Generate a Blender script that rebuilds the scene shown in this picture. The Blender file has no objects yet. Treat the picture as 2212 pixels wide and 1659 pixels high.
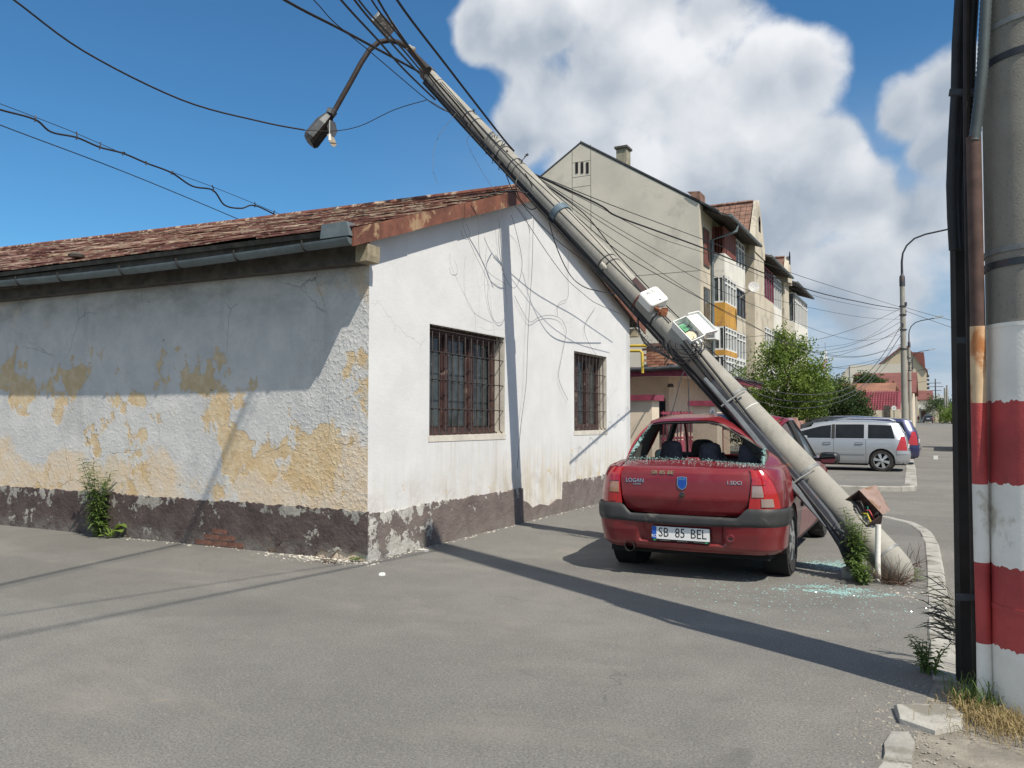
import bpy, bmesh, math, random
import numpy as np
from math import sin, cos, pi, radians, sqrt, atan2, hypot
from mathutils import Vector as V, Matrix as M4

SC = bpy.context.scene
COL = SC.collection
RND = random.Random(7)

# ------------------------------------------------------------------ camera
EYE = V((0, 0, 1.43))
PITCH, YAW, FPX, PW, PH = radians(2.45), radians(27.45), 1750.0, 2212.0, 1659.0
cam_data = bpy.data.cameras.new('camera')
cam = bpy.data.objects.new('camera', cam_data)
COL.objects.link(cam)
cam.location = EYE
cam.rotation_euler = (pi / 2 + PITCH, 0, YAW)
cam_data.sensor_width = 36
cam_data.lens = 36 * FPX / PW
cam_data.clip_start = 0.05
cam_data.clip_end = 3000
SC.camera = cam

# measuring helper: a sight line of the survey photo, to find where things stand in the place
FW = V((-sin(YAW) * cos(PITCH), cos(YAW) * cos(PITCH), sin(PITCH)))
RT = V((cos(YAW), sin(YAW), 0))
UP = RT.cross(FW)
def ray(x, y): return FW + RT * ((x - PW / 2) / FPX) - UP * ((y - PH / 2) / FPX)
def gnd(x, y, z=0.0):
    d = ray(x, y); return EYE + d * ((z - EYE.z) / d.z)
def onx(x, y, X):
    d = ray(x, y); return EYE + d * ((X - EYE.x) / d.x)
def ony(x, y, Y):
    d = ray(x, y); return EYE + d * ((Y - EYE.y) / d.y)
def dep(x, y, k): return EYE + ray(x, y) * k

# ------------------------------------------------------------------ sun and sky
SUN = V((1.8, -1.0, 2.74)).normalized()
sun_data = bpy.data.lights.new('sun', 'SUN')
sun_data.energy = 5.0
sun_data.angle = radians(0.53)
sun_data.color = (1.0, 0.925, 0.80)
sun = bpy.data.objects.new('sun', sun_data)
COL.objects.link(sun)
sun.rotation_euler = SUN.to_track_quat('Z', 'Y').to_euler()
sun.location = (10, -6, 20)

def node(nt, t, ins=None, **props):
    n = nt.nodes.new(t if t.startswith('Shader') or t.startswith('Nodes') else 'ShaderNode' + t)
    for k, v in props.items(): setattr(n, k, v)
    for k, v in (ins or {}).items():
        s = n.inputs[k]
        if isinstance(v, bpy.types.NodeSocket): nt.links.new(v, s)
        else:
            if s.type == 'RGBA' and hasattr(v, '__len__') and len(v) == 3: v = (*v, 1)
            s.default_value = v
    return n
def mth(nt, op, a, b=0.0, c=0.0, clamp=False):
    return node(nt, 'Math', {0: a, 1: b, 2: c}, operation=op, use_clamp=clamp).outputs[0]
def vmth(nt, op, a, b=(0, 0, 0)):
    return node(nt, 'VectorMath', {0: a, 1: b}, operation=op)
def smooth(nt, v, a, b, lo=0.0, hi=1.0):
    return node(nt, 'MapRange', {'Value': v, 'From Min': a, 'From Max': b, 'To Min': lo, 'To Max': hi}, interpolation_type='SMOOTHSTEP').outputs[0]
def lin(nt, v, a, b, lo=0.0, hi=1.0):
    return node(nt, 'MapRange', {'Value': v, 'From Min': a, 'From Max': b, 'To Min': lo, 'To Max': hi}).outputs[0]
def mix(nt, f, a, b, mode='MIX'):
    n = nt.nodes.new('ShaderNodeMix'); n.data_type = 'RGBA'; n.blend_type = mode
    for i, v in ((0, f), (6, a), (7, b)):
        if isinstance(v, bpy.types.NodeSocket): nt.links.new(v, n.inputs[i])
        else:
            if i and len(v) == 3: v = (*v, 1)
            n.inputs[i].default_value = v
    return n.outputs[2]
def noise(nt, vec, scale, detail=4.0, rough=0.5, dist=0.0, out=0):
    return node(nt, 'TexNoise', {'Vector': vec, 'Scale': scale, 'Detail': detail, 'Roughness': rough, 'Distortion': dist}).outputs[out]

world = bpy.data.worlds.new('World')
SC.world = world
world.use_nodes = True
wt = world.node_tree
wt.nodes.clear()
sky = node(wt, 'TexSky', sky_type='NISHITA', sun_disc=False, sun_elevation=math.asin(SUN.z),
           sun_rotation=atan2(SUN.x, SUN.y), altitude=200.0, air_density=1.0, dust_density=0.4, ozone_density=2.2)
gd = node(wt, 'TexCoord').outputs['Generated']
dirn = vmth(wt, 'NORMALIZE', gd).outputs[0]
wob = vmth(wt, 'SCALE', vmth(wt, 'SUBTRACT', noise(wt, dirn, 9.0, 3.0, 0.5, 0, 1), (0.5, 0.5, 0.5)).outputs[0])
wob.inputs['Scale'].default_value = 0.05
dw = vmth(wt, 'ADD', dirn, wob.outputs[0]).outputs[0]
f1 = noise(wt, dw, 5.2, 9.0, 0.53)
f1b = noise(wt, vmth(wt, 'ADD', dw, tuple(SUN * 0.045)).outputs[0], 5.2, 6.0, 0.45)
f2 = noise(wt, dw, 2.4, 3.0, 0.5)
# cumulus banks: (pixel centre, radius in pixels, weight)
banks = [(1035, 62, 80), (1120, 70, 95), (1200, 62, 70), (1400, 10, 150), (1540, 30, 165), (1185, 245, 125), (1330, 200, 165), (1480, 215, 215), (1640, 195, 165), (1735, 165, 100),
         (1125, 295, 95), (1300, 345, 185), (1500, 400, 240), (1700, 380, 170), (1788, 325, 90), (1860, 420, 125), (1950, 470, 135), (1640, 530, 210), (1955, 245, 80), (2040, 200, 95), (2120, 250, 130),
         (2040, 330, 110), (2150, 430, 170), (1860, 610, 150)]
field = None
for bx, by, br in banks:
    c = ray(bx, by); L = c.length; c = c.normalized()
    d = vmth(wt, 'DISTANCE', dw, tuple(c)).outputs['Value']
    v = mth(wt, 'SUBTRACT', 1.0, mth(wt, 'DIVIDE', d, br / FPX / L))
    field = v if field is None else node(wt, 'Math', {0: field, 1: v, 2: 0.25}, operation='SMOOTH_MAX').outputs[0]
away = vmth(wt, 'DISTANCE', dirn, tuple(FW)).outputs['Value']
fill_cloud = mth(wt, 'MULTIPLY', mth(wt, 'SUBTRACT', f2, 0.28), smooth(wt, away, 0.72, 1.0, 0.0, 5.0))  # cloud cover outside the view, added to whiten the fill light
field = mth(wt, 'ADD', node(wt, 'Math', {0: field, 1: -1.0}, operation='MAXIMUM').outputs[0], fill_cloud)
body = mth(wt, 'ADD', field, mth(wt, 'MULTIPLY', mth(wt, 'SUBTRACT', f1, 0.5), 2.1))
mask = smooth(wt, body, -0.02, 0.36)
lit = mth(wt, 'ADD', mth(wt, 'MULTIPLY', mth(wt, 'SUBTRACT', f1, f1b), 3.6), mth(wt, 'MULTIPLY', mth(wt, 'SUBTRACT', f2, 0.5), 0.8))
thick = smooth(wt, body, 0.15, 1.1)
val = mth(wt, 'ADD', mth(wt, 'SUBTRACT', 0.74, mth(wt, 'MULTIPLY', thick, 0.44)), lit, clamp=True)
sepd = node(wt, 'SeparateXYZ', {0: dirn})
val = mth(wt, 'SUBTRACT', val, mth(wt, 'MULTIPLY', smooth(wt, sepd.outputs[2], 0.16, 0.42, 1.0, 0.0), 0.30), clamp=True)
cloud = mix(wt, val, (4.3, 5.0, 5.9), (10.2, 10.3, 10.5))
tint = mix(wt, 1.0, sky.outputs[0], (0.58, 1.12, 1.40), 'MULTIPLY')
hz = smooth(wt, sepd.outputs[2], 0.05, 0.42, 1.0, 0.0)
f3 = noise(wt, vmth(wt, 'MULTIPLY', dirn, (1, 1, 4)).outputs[0], 5.0, 5.0, 0.55)
low = mix(wt, smooth(wt, f3, 0.35, 0.7), (3.9, 5.3, 6.9), (6.4, 7.1, 7.9))
veil = mth(wt, 'MULTIPLY', mth(wt, 'MULTIPLY', hz, 0.96), smooth(wt, vmth(wt, 'DOT_PRODUCT', dirn, tuple(RT)).outputs['Value'], -0.25, 0.25))
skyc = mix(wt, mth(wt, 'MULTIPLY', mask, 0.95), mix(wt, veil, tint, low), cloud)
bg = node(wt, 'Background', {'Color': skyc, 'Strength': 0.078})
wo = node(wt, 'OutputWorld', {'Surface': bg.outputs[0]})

SC.view_settings.view_transform = 'Standard'
SC.view_settings.look = 'None'
SC.view_settings.exposure = 0.22
SC.view_settings.gamma = 1.0
SC.view_settings.use_curve_mapping = False

# ------------------------------------------------------------------ materials
def newmat(name):
    m = bpy.data.materials.new(name); m.use_nodes = True
    nt = m.node_tree; nt.nodes.clear()
    out = node(nt, 'OutputMaterial')
    b = node(nt, 'BsdfPrincipled')
    nt.links.new(b.outputs[0], out.inputs[0])
    return m, nt, b
def setb(nt, b, **kw):
    names = dict(col='Base Color', rough='Roughness', metal='Metallic', normal='Normal', spec='Specular IOR Level', coat='Coat Weight',
                 coatr='Coat Roughness', alpha='Alpha', trans='Transmission Weight', ior='IOR', emit='Emission Color', es='Emission Strength')
    for k, v in kw.items():
        s = b.inputs[names[k]]
        if isinstance(v, bpy.types.NodeSocket): nt.links.new(v, s)
        else:
            if s.type == 'RGBA' and len(v) == 3: v = (*v, 1)
            s.default_value = v
def ocoord(nt): return node(nt, 'TexCoord').outputs['Object']
def bump(nt, h, strength=0.3, dist=0.01, normal=None):
    ins = {'Height': h, 'Strength': strength, 'Distance': dist}
    if normal is not None: ins['Normal'] = normal
    return node(nt, 'Bump', ins).outputs[0]
MATS = {}
def pbr(name, col, rough=0.7, metal=0.0, var=0.15, scale=6.0, bmp=0.0, bscale=80.0, spec=0.4, coat=0.0, dirt=None, dirtamt=0.0):
    if name in MATS: return MATS[name]
    m, nt, b = newmat(name)
    oc = ocoord(nt)
    n = noise(nt, oc, scale, 6.0, 0.6)
    lo = tuple(c * (1 - var) for c in col); hi = tuple(min(1, c * (1 + var)) for c in col)
    c = mix(nt, smooth(nt, n, 0.3, 0.7), lo, hi)
    if dirt:
        d = smooth(nt, noise(nt, oc, scale * 0.7, 8.0, 0.65, 0.4), 0.62 - dirtamt * 0.3, 0.70 - dirtamt * 0.25)
        c = mix(nt, d, c, dirt)
    setb(nt, b, col=c, rough=rough, metal=metal, spec=spec, coat=coat, coatr=0.05)
    if bmp: setb(nt, b, normal=bump(nt, noise(nt, oc, bscale, 5.0, 0.6), bmp, 0.01))
    MATS[name] = m
    return m

# ------------------------------------------------------------------ mesh builder
class MB:
    def __init__(s): s.v = []; s.f = []; s.m = []
    def add(s, vs, fs, mi=0):
        o = len(s.v); s.v += [tuple(p) for p in vs]
        for f in fs: s.f.append(tuple(i + o for i in f)); s.m.append(mi)
        return s
    def box(s, c, size, rot=None, mi=0):
        hx, hy, hz = size[0] / 2, size[1] / 2, size[2] / 2
        P = [V((x, y, z)) for z in (-hz, hz) for y in (-hy, hy) for x in (-hx, hx)]
        if rot is not None: P = [rot @ p for p in P]
        P = [p + V(c) for p in P]
        return s.add(P, [(0, 2, 3, 1), (4, 5, 7, 6), (0, 1, 5, 4), (2, 6, 7, 3), (0, 4, 6, 2), (1, 3, 7, 5)], mi)
    def bb(s, a, b, mi=0):
        return s.box([(a[i] + b[i]) / 2 for i in range(3)], [abs(a[i] - b[i]) for i in range(3)], None, mi)
    def beam(s, p0, p1, w, h, up=(0, 0, 1), mi=0):
        p0, p1 = V(p0), V(p1); d = (p1 - p0); L = d.length; d.normalize()
        u = V(up); x = d.cross(u)
        if x.length < 1e-5: x = d.cross(V((0, 1, 0)))
        x.normalize(); z = x.cross(d)
        R = M4((x, d, z)).transposed()
        return s.box((p0 + p1) / 2, (w, L, h), R, mi)
    def tube(s, pts, r, n=8, mi=0, cap=True):
        pts = [V(p) for p in pts]; k = len(pts)
        rs = r if hasattr(r, '__len__') else [r] * k
        o = len(s.v); fr = None
        for i, p in enumerate(pts):
            t = (pts[min(i + 1, k - 1)] - pts[max(i - 1, 0)])
            t = t.normalized() if t.length > 1e-9 else V((0, 0, 1))
            if fr is None:
                a = V((0, 0, 1)) if abs(t.z) < 0.9 else V((1, 0, 0))
                fr = t.cross(a).normalized()
            else:
                fr = fr - t * fr.dot(t)
                fr = fr.normalized() if fr.length > 1e-6 else t.orthogonal().normalized()
            b = t.cross(fr)
            for j in range(n):
                a = 2 * pi * j / n
                s.v.append(tuple(p + (fr * cos(a) + b * sin(a)) * rs[i]))
        for i in range(k - 1):
            for j in range(n):
                j2 = (j + 1) % n
                s.f.append((o + i * n + j, o + i * n + j2, o + (i + 1) * n + j2, o + (i + 1) * n + j)); s.m.append(mi)
        if cap and n > 2:
            s.f.append(tuple(o + j for j in reversed(range(n)))); s.m.append(mi)
            s.f.append(tuple(o + (k - 1) * n + j for j in range(n))); s.m.append(mi)
        return s
    def prism(s, poly, fn, t0, t1, mi=0):
        """poly: list of (a,b); fn(a,b,t)->point; closed slab between t0 and t1"""
        n = len(poly)
        vs = [fn(a, b, t0) for a, b in poly] + [fn(a, b, t1) for a, b in poly]
        fs = [tuple(range(n - 1, -1, -1)), tuple(range(n, 2 * n))]
        fs += [(i, (i + 1) % n, n + (i + 1) % n, n + i) for i in range(n)]
        return s.add(vs, fs, mi)
    def patch(s, fn, nu, nv, thick=0.0, mi=0, back=0):
        """fn(u,v)->point over [0,1]^2; thick>0 gives it a back and edges"""
        P = [[V(fn(i / nu, j / nv)) for j in range(nv + 1)] for i in range(nu + 1)]
        W = nv + 1
        vs = [P[i][j] for i in range(nu + 1) for j in range(nv + 1)]
        fs = [(i * W + j, (i + 1) * W + j, (i + 1) * W + j + 1, i * W + j + 1) for i in range(nu) for j in range(nv)]
        if thick:
            N = []
            for i in range(nu + 1):
                for j in range(nv + 1):
                    a = P[min(i + 1, nu)][j] - P[max(i - 1, 0)][j]; b = P[i][min(j + 1, nv)] - P[i][max(j - 1, 0)]
                    q = a.cross(b); N.append(q.normalized() if q.length > 1e-12 else V((0, 0, 1)))
            o = len(vs)
            vs = vs + [vs[k] - N[k] * thick for k in range(o)]
            fs = fs + [tuple(o + q for q in reversed(f)) for f in fs]
            ring = [i * W for i in range(nu + 1)] + [nu * W + j for j in range(1, nv + 1)] + [i * W + nv for i in range(nu - 1, -1, -1)] + [j for j in range(nv - 1, 0, -1)]
            for a, b in zip(ring, ring[1:] + ring[:1]): fs.append((b, a, a + o, b + o))
            if back:
                s.add(vs, fs, mi); m0 = len(s.m) - len(fs)
                for q in range(m0 + nu * nv, m0 + 2 * nu * nv): s.m[q] = back
                return s
        return s.add(vs, fs, mi)
    def lathe(s, prof, n=24, M=None, mi=0, closed=False):
        """prof: (r, h) around local Z"""
        M = M or M4.Identity(4); k = len(prof); o = len(s.v)
        for r, h in prof:
            for j in range(n):
                a = 2 * pi * j / n; s.v.append(tuple(M @ V((r * cos(a), r * sin(a), h))))
        for i in range(k if closed else k - 1):
            i2 = (i + 1) % k
            for j in range(n):
                j2 = (j + 1) % n
                s.f.append((o + i * n + j, o + i * n + j2, o + i2 * n + j2, o + i2 * n + j)); s.m.append(mi)
        if not closed:
            if prof[0][0] > 1e-6: s.f.append(tuple(o + j for j in reversed(range(n)))); s.m.append(mi)
            if prof[-1][0] > 1e-6: s.f.append(tuple(o + (k - 1) * n + j for j in range(n))); s.m.append(mi)
        return s
    def mesh(s, name, mats, smooth_deg=None):
        me = bpy.data.meshes.new(name)
        me.from_pydata(s.v, [], s.f)
        for m in (mats if isinstance(mats, (list, tuple)) else [mats]): me.materials.append(m)
        if any(s.m): me.polygons.foreach_set('material_index', s.m)
        if smooth_deg:
            me.polygons.foreach_set('use_smooth', [True] * len(me.polygons))
            me.set_sharp_from_angle(angle=radians(smooth_deg))
        me.validate(); me.update()
        return me
    def build(s, name, mats, parent=None, sm=None):
        return link(name, s.mesh(name, mats, sm), parent)
def link(name, data, parent=None):
    o = bpy.data.objects.new(name, data)
    COL.objects.link(o)
    if parent is not None:
        o.parent = parent
        if parent.get('_world'): o.matrix_parent_inverse = M4.Translation(parent.location).inverted()
    return o
def tag(o, label=None, cat=None, group=None, kind=None):
    if label: o['label'] = label
    if cat: o['category'] = cat
    if group: o['group'] = group
    if kind: o['kind'] = kind
    return o
def thing(name, label, cat, loc=(0, 0, 0), rz=0.0, group=None, world=True):
    """an Empty at a thing's base; world=True: its parts are modelled in place coordinates"""
    o = bpy.data.objects.new(name, None); COL.objects.link(o)
    o.location = loc; o.rotation_euler = (0, 0, rz); o.empty_display_size = 0.2
    if world: o['_world'] = 1
    return tag(o, label, cat, group)
def kids(o): return [c for c in bpy.data.objects if c.parent == o]
def copy_tree(o, parent=None, _map=None):
    if _map is None:
        _map = {}
        for c in bpy.data.objects:
            if c.parent: _map.setdefault(c.parent.name, []).append(c)
    c = o.copy(); COL.objects.link(c)
    if parent is not None: c.parent = parent
    for ch in _map.get(o.name, []): copy_tree(ch, c, _map)
    return c
def lerp(a, b, t): return a + (b - a) * t
def interp(xs, ys, x): return float(np.interp(x, xs, ys))
def gz(y): return max(0.0, y - 45.0) * 0.0042           # the street climbs a little in the distance
# ================================================================== ground, road, pavement
ROADZ = -0.09
def asphalt(name, base, dust, crack=0.0):
    m, nt, b = newmat(name)
    oc = ocoord(nt)
    big = noise(nt, oc, 0.45, 6.0, 0.6, 0.3)
    mid = noise(nt, oc, 3.5, 6.0, 0.6)
    fine = noise(nt, oc, 85.0, 4.0, 0.75)
    vor = node(nt, 'TexVoronoi', {'Vector': oc, 'Scale': 120.0}).outputs['Color']
    sv = node(nt, 'SeparateColor', {0: vor}).outputs[0]
    c = mix(nt, smooth(nt, big, 0.35, 0.68), base, dust)
    c = mix(nt, smooth(nt, mid, 0.3, 0.75, 0.0, 0.35), c, tuple(x * 0.72 for x in base))
    c = mix(nt, smooth(nt, fine, 0.42, 0.66, 0.0, 0.75), c, tuple(x * 0.40 for x in base))
    c = mix(nt, smooth(nt, sv, 0.82, 0.99, 0.0, 0.3), c, (0.32, 0.31, 0.28))
    spots = smooth(nt, noise(nt, vmth(nt, 'MULTIPLY', oc, (1.0, 2.6, 1)).outputs[0], 1.7, 7.0, 0.62, 0.8), 0.66, 0.74, 0.0, 0.5)
    c = mix(nt, spots, c, (0.30, 0.265, 0.20))
    oil = smooth(nt, noise(nt, oc, 0.9, 5.0, 0.6, 1.2), 0.62, 0.76, 0.0, 0.35)
    c = mix(nt, oil, c, (0.075, 0.073, 0.07))
    # tan dust drifts, darker repaired strips, hairline cracks, dark specks
    dr = smooth(nt, noise(nt, vmth(nt, 'MULTIPLY', oc, (0.55, 1.5, 1)).outputs[0], 0.8, 8.0, 0.68, 0.6), 0.53, 0.72, 0.0, 0.42)
    c = mix(nt, dr, c, (0.265, 0.250, 0.215))
    rp = smooth(nt, noise(nt, vmth(nt, 'MULTIPLY', oc, (0.35, 1.0, 1)).outputs[0], 0.55, 2.0, 0.4), 0.56, 0.585, 0.0, 0.22)
    c = mix(nt, rp, c, (0.10, 0.098, 0.092))
    wv = vmth(nt, 'ADD', oc, vmth(nt, 'MULTIPLY', noise(nt, oc, 3.0, 4.0, 0.6, 0, 1), (0.5, 0.5, 0)).outputs[0]).outputs[0]
    ck = node(nt, 'TexVoronoi', {'Vector': wv, 'Scale': 0.42}, feature='DISTANCE_TO_EDGE').outputs['Distance']
    ckm = mth(nt, 'MULTIPLY', smooth(nt, ck, 0.0, 0.0035, 1.0, 0.0), smooth(nt, noise(nt, oc, 0.6, 2.0, 0.5), 0.50, 0.60))
    c = mix(nt, mth(nt, 'MULTIPLY', ckm, 0.42), c, (0.05, 0.05, 0.048))
    sp2 = smooth(nt, noise(nt, oc, 34.0, 2.0, 0.5), 0.72, 0.78, 0.0, 0.6)
    c = mix(nt, sp2, c, (0.07, 0.068, 0.062))
    setb(nt, b, col=c, rough=0.92, spec=0.25)
    h = mth(nt, 'ADD', mth(nt, 'MULTIPLY', fine, 0.5), mth(nt, 'ADD', mth(nt, 'MULTIPLY', sv, 0.35), mth(nt, 'MULTIPLY', noise(nt, oc, 24.0, 4.0, 0.6), 0.5)))
    setb(nt, b, normal=bump(nt, h, 0.55, 0.012))
    return m
MAT_PAVE = asphalt('pavement_asphalt', (0.180, 0.175, 0.164), (0.228, 0.221, 0.205))
MAT_ROAD = asphalt('road_asphalt', (0.19, 0.182, 0.166), (0.235, 0.226, 0.205))
MAT_KERB = pbr('kerb_concrete', (0.33, 0.32, 0.29), 0.9, var=0.18, scale=5, bmp=0.5, bscale=60, dirt=(0.20, 0.19, 0.16), dirtamt=0.3)
MAT_DIRT = pbr('sandy_dirt', (0.215, 0.197, 0.165), 0.95, var=0.25, scale=6, bmp=0.7, bscale=45)
MAT_EARTH = pbr('earth', (0.13, 0.13, 0.075), 0.95, var=0.3, scale=0.3, bmp=0.3, bscale=8)

def sheet(name, poly, z, mat, grid=None):
    """flat polygon sheet (earcut through bmesh)"""
    bm = bmesh.new()
    vs = [bm.verts.new((p[0], p[1], z if len(p) < 3 else p[2])) for p in poly]
    bm.faces.new(vs)
    bmesh.ops.triangulate(bm, faces=bm.faces[:])
    for f in bm.faces:
        if f.normal.z < 0: f.normal_flip()
    me = bpy.data.meshes.new(name); bm.to_mesh(me); bm.free(); me.materials.append(mat)
    o = link(name, me); o['kind'] = 'structure'
    return o
def slab(name, poly, z0, z1, mat):
    area = sum(a[0] * b[1] - b[0] * a[1] for a, b in zip(poly, poly[1:] + poly[:1]))
    if area < 0: poly = poly[::-1]
    mb = MB().prism(poly, lambda a, b, t: (a, b, t), z0, z1)
    o = mb.build(name, mat); o['kind'] = 'structure'
    return o
mb = MB(); ys = [-60, 0, 45, 100, 170, 240, 400, 700, 1500]
for a, c in zip(ys, ys[1:]):
    mb.add([(-900, a, gz(a) - 0.16), (900, a, gz(a) - 0.16), (900, c, gz(c) - 0.16), (-900, c, gz(c) - 0.16)], [(0, 1, 2, 3)])
tag(mb.build('ground', MAT_EARTH), kind='structure')
mb = MB(); ys = [-40, 0, 13, 19, 45, 70, 100, 140, 190, 260]
def roadl(y): return -14.0 if y < 19.4 else interp([19, 30, 43, 60, 190, 260], [-0.45, -0.6, -0.95, -1.4, -3.2, -4.2], y)
for a, c in zip(ys, ys[1:]):
    la, lc = (roadl(c), roadl(c)) if a >= 19 else (-14, -14)
    if a >= 19: la = roadl(max(a, 19.5))
    ra, rc = la + 7.6 if a >= 19 else 7.4, lc + 7.6 if a >= 19 else 7.4
    mb.add([(la, a, gz(a) + ROADZ), (ra, a, gz(a) + ROADZ), (rc, c, gz(c) + ROADZ), (lc, c, gz(c) + ROADZ)], [(0, 1, 2, 3)])
tag(mb.build('road', MAT_ROAD), kind='structure')
for q, w in ((0, 2),):
    mb = MB(); ys = [-40, 45, 100, 190, 260]
    for a, c in zip(ys, ys[1:]):
        la, lc = roadl(max(a, 19.5)) + 7.6, roadl(max(c, 19.5)) + 7.6
        mb.add([(la, a, gz(a)), (la + w, a, gz(a)), (lc + w, c, gz(c)), (lc, c, gz(c)), (la, a, gz(a) - 0.2), (lc, c, gz(c) - 0.2)], [(0, 1, 2, 3), (4, 0, 3, 5)])
    tag(mb.build('far_pavement', MAT_PAVE), kind='structure')

INNER = [(-0.12, 2.0), (-0.12, 3.6), (-0.07, 4.6), (-0.03, 5.05), (-0.06, 5.98), (-0.07, 7.36), (-0.09, 9.0), (-0.12, 10.6), (-0.20, 11.7), (-0.36, 12.45), (-0.66, 12.95), (-1.2, 13.3), (-2.2, 13.6), (-4.4, 14.1)]
pave_poly = [(-30, -30), (-0.15, -30)] + INNER + [(-5.0, 14.25), (-30, 14.25)]
slab('pavement', pave_poly, -0.2, 0.0, MAT_PAVE)
slab('verge', [(-0.14, 3.4), (1.9, 3.4), (1.9, 4.98), (0.12, 5.22), (-0.05, 5.02), (-0.09, 4.6)], -0.19, -0.004, MAT_DIRT)
slab('verge', [(-0.16, -30), (1.9, -30), (1.9, 3.396), (-0.16, 3.396)], -0.19, -0.012, MAT_DIRT)

def kerbstone_mesh(p0, p1, w, zt, zb, n0=None, n1=None, seed=0):
    """one stone between two points on the inner line; width w to the right; worn top edges"""
    rr = random.Random(seed)
    p0, p1 = V((*p0[:2], 0)), V((*p1[:2], 0)); d = (p1 - p0).normalized()
    s0 = n0 or V((d.y, -d.x, 0)); s1 = n1 or V((d.y, -d.x, 0))
    g = 0.006; j = lambda: rr.uniform(-0.005, 0.005)
    mb = MB(); ring = []
    for p, s, off in ((p0, s0, g), (p1, s1, -g)):
        p = p + d * off
        prof = [(0, zb), (0, zt - 0.012), (0.012, zt), (w - 0.02, zt - 0.004), (w, zt - 0.024), (w + 0.008, zb)]
        ring.append([p + s * a + V((0, 0, z + j())) for a, z in prof])
    n = 6
    vs = ring[0] + ring[1]
    fs = [(i, (i + 1) % n, n + (i + 1) % n, n + i) for i in range(n)] + [tuple(range(n - 1, -1, -1)), tuple(range(n, 2 * n))]
    return mb.add(vs, fs)
def kerb(pts, w, zt, zb, name, label, step=1.0, seed=3, rise=False):
    root = thing(name, label, 'kerb', (pts[0][0], pts[0][1], 0)); root['kind'] = 'structure'
    acc = [0.0]
    for a, b in zip(pts, pts[1:]): acc.append(acc[-1] + hypot(b[0] - a[0], b[1] - a[1]))
    def at(s): return V((float(np.interp(s, acc, [p[0] for p in pts])), float(np.interp(s, acc, [p[1] for p in pts])), 0))
    n = max(1, round(acc[-1] / step))
    def nrm(s):
        e = 0.12; t = at(min(acc[-1], s + e)) - at(max(0, s - e)); t.normalize(); return V((t.y, -t.x, 0))
    for i in range(n):
        a, b = acc[-1] * i / n, acc[-1] * (i + 1) / n
        za = gz(at(a).y) if rise else 0.0
        dz = RND.uniform(-0.006, 0.006)
        kerbstone_mesh(at(a), at(b), w, zt + dz + za, zb + za, nrm(a), nrm(b), seed + i).build('kerbstone', MAT_KERB, root)
    return root
kerb(INNER[3:], 0.15, 0.012, -0.2, 'kerb', 'kerb of pale worn concrete stones curving round the pavement corner by the leaning pole', 0.5)

# the far pavement with the parked cars
FK = [(-14, 17.9), (-4.6, 18.3), (-2.4, 18.45), (-1.2, 18.6), (-0.62, 18.8), (-0.36, 19.15), (-0.34, 19.7), (-0.40, 22.5), (-0.47, 26.0), (-0.6, 30.0), (-0.95, 43.0), (-1.4, 60.0), (-2.0, 100.0), (-3.2, 190.0)]
IN = [(p[0] - 0.14, p[1] + (0.12 if p[1] < 19.3 else 0)) for p in FK]
mb = MB()
front = [q for q in IN if q[1] < 19.6] + [(IN[6][0], 19.7), (-30, 19.7), (-30, 17.9)]
mb.add([(x, y, -0.01) for x, y in front], [tuple(range(len(front)))])
for a, c in zip(IN[6:], IN[7:]):
    mb.add([(-30, a[1], gz(a[1]) - .01), (a[0], a[1], gz(a[1]) - .01), (c[0], c[1], gz(c[1]) - .01), (-30, c[1], gz(c[1]) - .01)], [(0, 1, 2, 3)])
tag(mb.build('parking_pavement', MAT_PAVE), kind='structure')
def kerb2():
    root = thing('kerb', 'pale concrete kerb along the parking strip behind the side street mouth', 'kerb', (FK[0][0], FK[0][1], 0)); root['kind'] = 'structure'
    pts = []
    for a, b in zip(FK, FK[1:]):
        n = max(1, round(hypot(b[0] - a[0], b[1] - a[1]) / (0.75 if a[1] < 45 else 4.0)))
        pts += [(lerp(a[0], b[0], i / n), lerp(a[1], b[1], i / n)) for i in range(n)]
    pts.append(FK[-1])
    for i, (a, b) in enumerate(zip(pts, pts[1:])):
        if b[1] > 70: break
        w = 0.15 if a[1] < 19.2 else 0.26
        def nr(k):
            q0, q1 = V((*pts[max(0, k - 1)], 0)), V((*pts[min(len(pts) - 1, k + 1)], 0)); t = (q1 - q0).normalized(); return V((-t.y, t.x, 0))
        # stone lies on the inner (pavement) side of its outer line
        kerbstone_mesh(b, a, -w if False else w, 0.012 + gz(a[1]) + RND.uniform(-.005, .005), -0.2 + gz(a[1]), nr(i + 1) , nr(i), 100 + i).build('kerbstone', MAT_KERB, root)
kerb2()

# broken kerb pieces beside the striped pole
def rock(pts, z0, z1, name, mat, seed=1, parent=None, top=0.82):
    rr = random.Random(seed); n = len(pts)
    cx = sum(p[0] for p in pts) / n; cy = sum(p[1] for p in pts) / n
    rings = []
    for k, (z, s) in enumerate(((z0, 1.0), (lerp(z0, z1, 0.75), 1.0), (z1 - 0.004, (1 + top) / 2 + 0.03), (z1, top))):
        rings.append([(cx + (p[0] - cx) * s + rr.uniform(-.006, .006), cy + (p[1] - cy) * s + rr.uniform(-.006, .006), z + (rr.uniform(-.006, .006) if k else 0)) for p in pts])
    mb = MB(); vs = sum(rings, []); fs = []
    for k in range(3):
        fs += [(k * n + i, k * n + (i + 1) % n, (k + 1) * n + (i + 1) % n, (k + 1) * n + i) for i in range(n)]
    fs.append(tuple(3 * n + i for i in range(n)))
    mb.add(vs, fs)
    return mb.build(name, mat, parent, 40)
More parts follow.
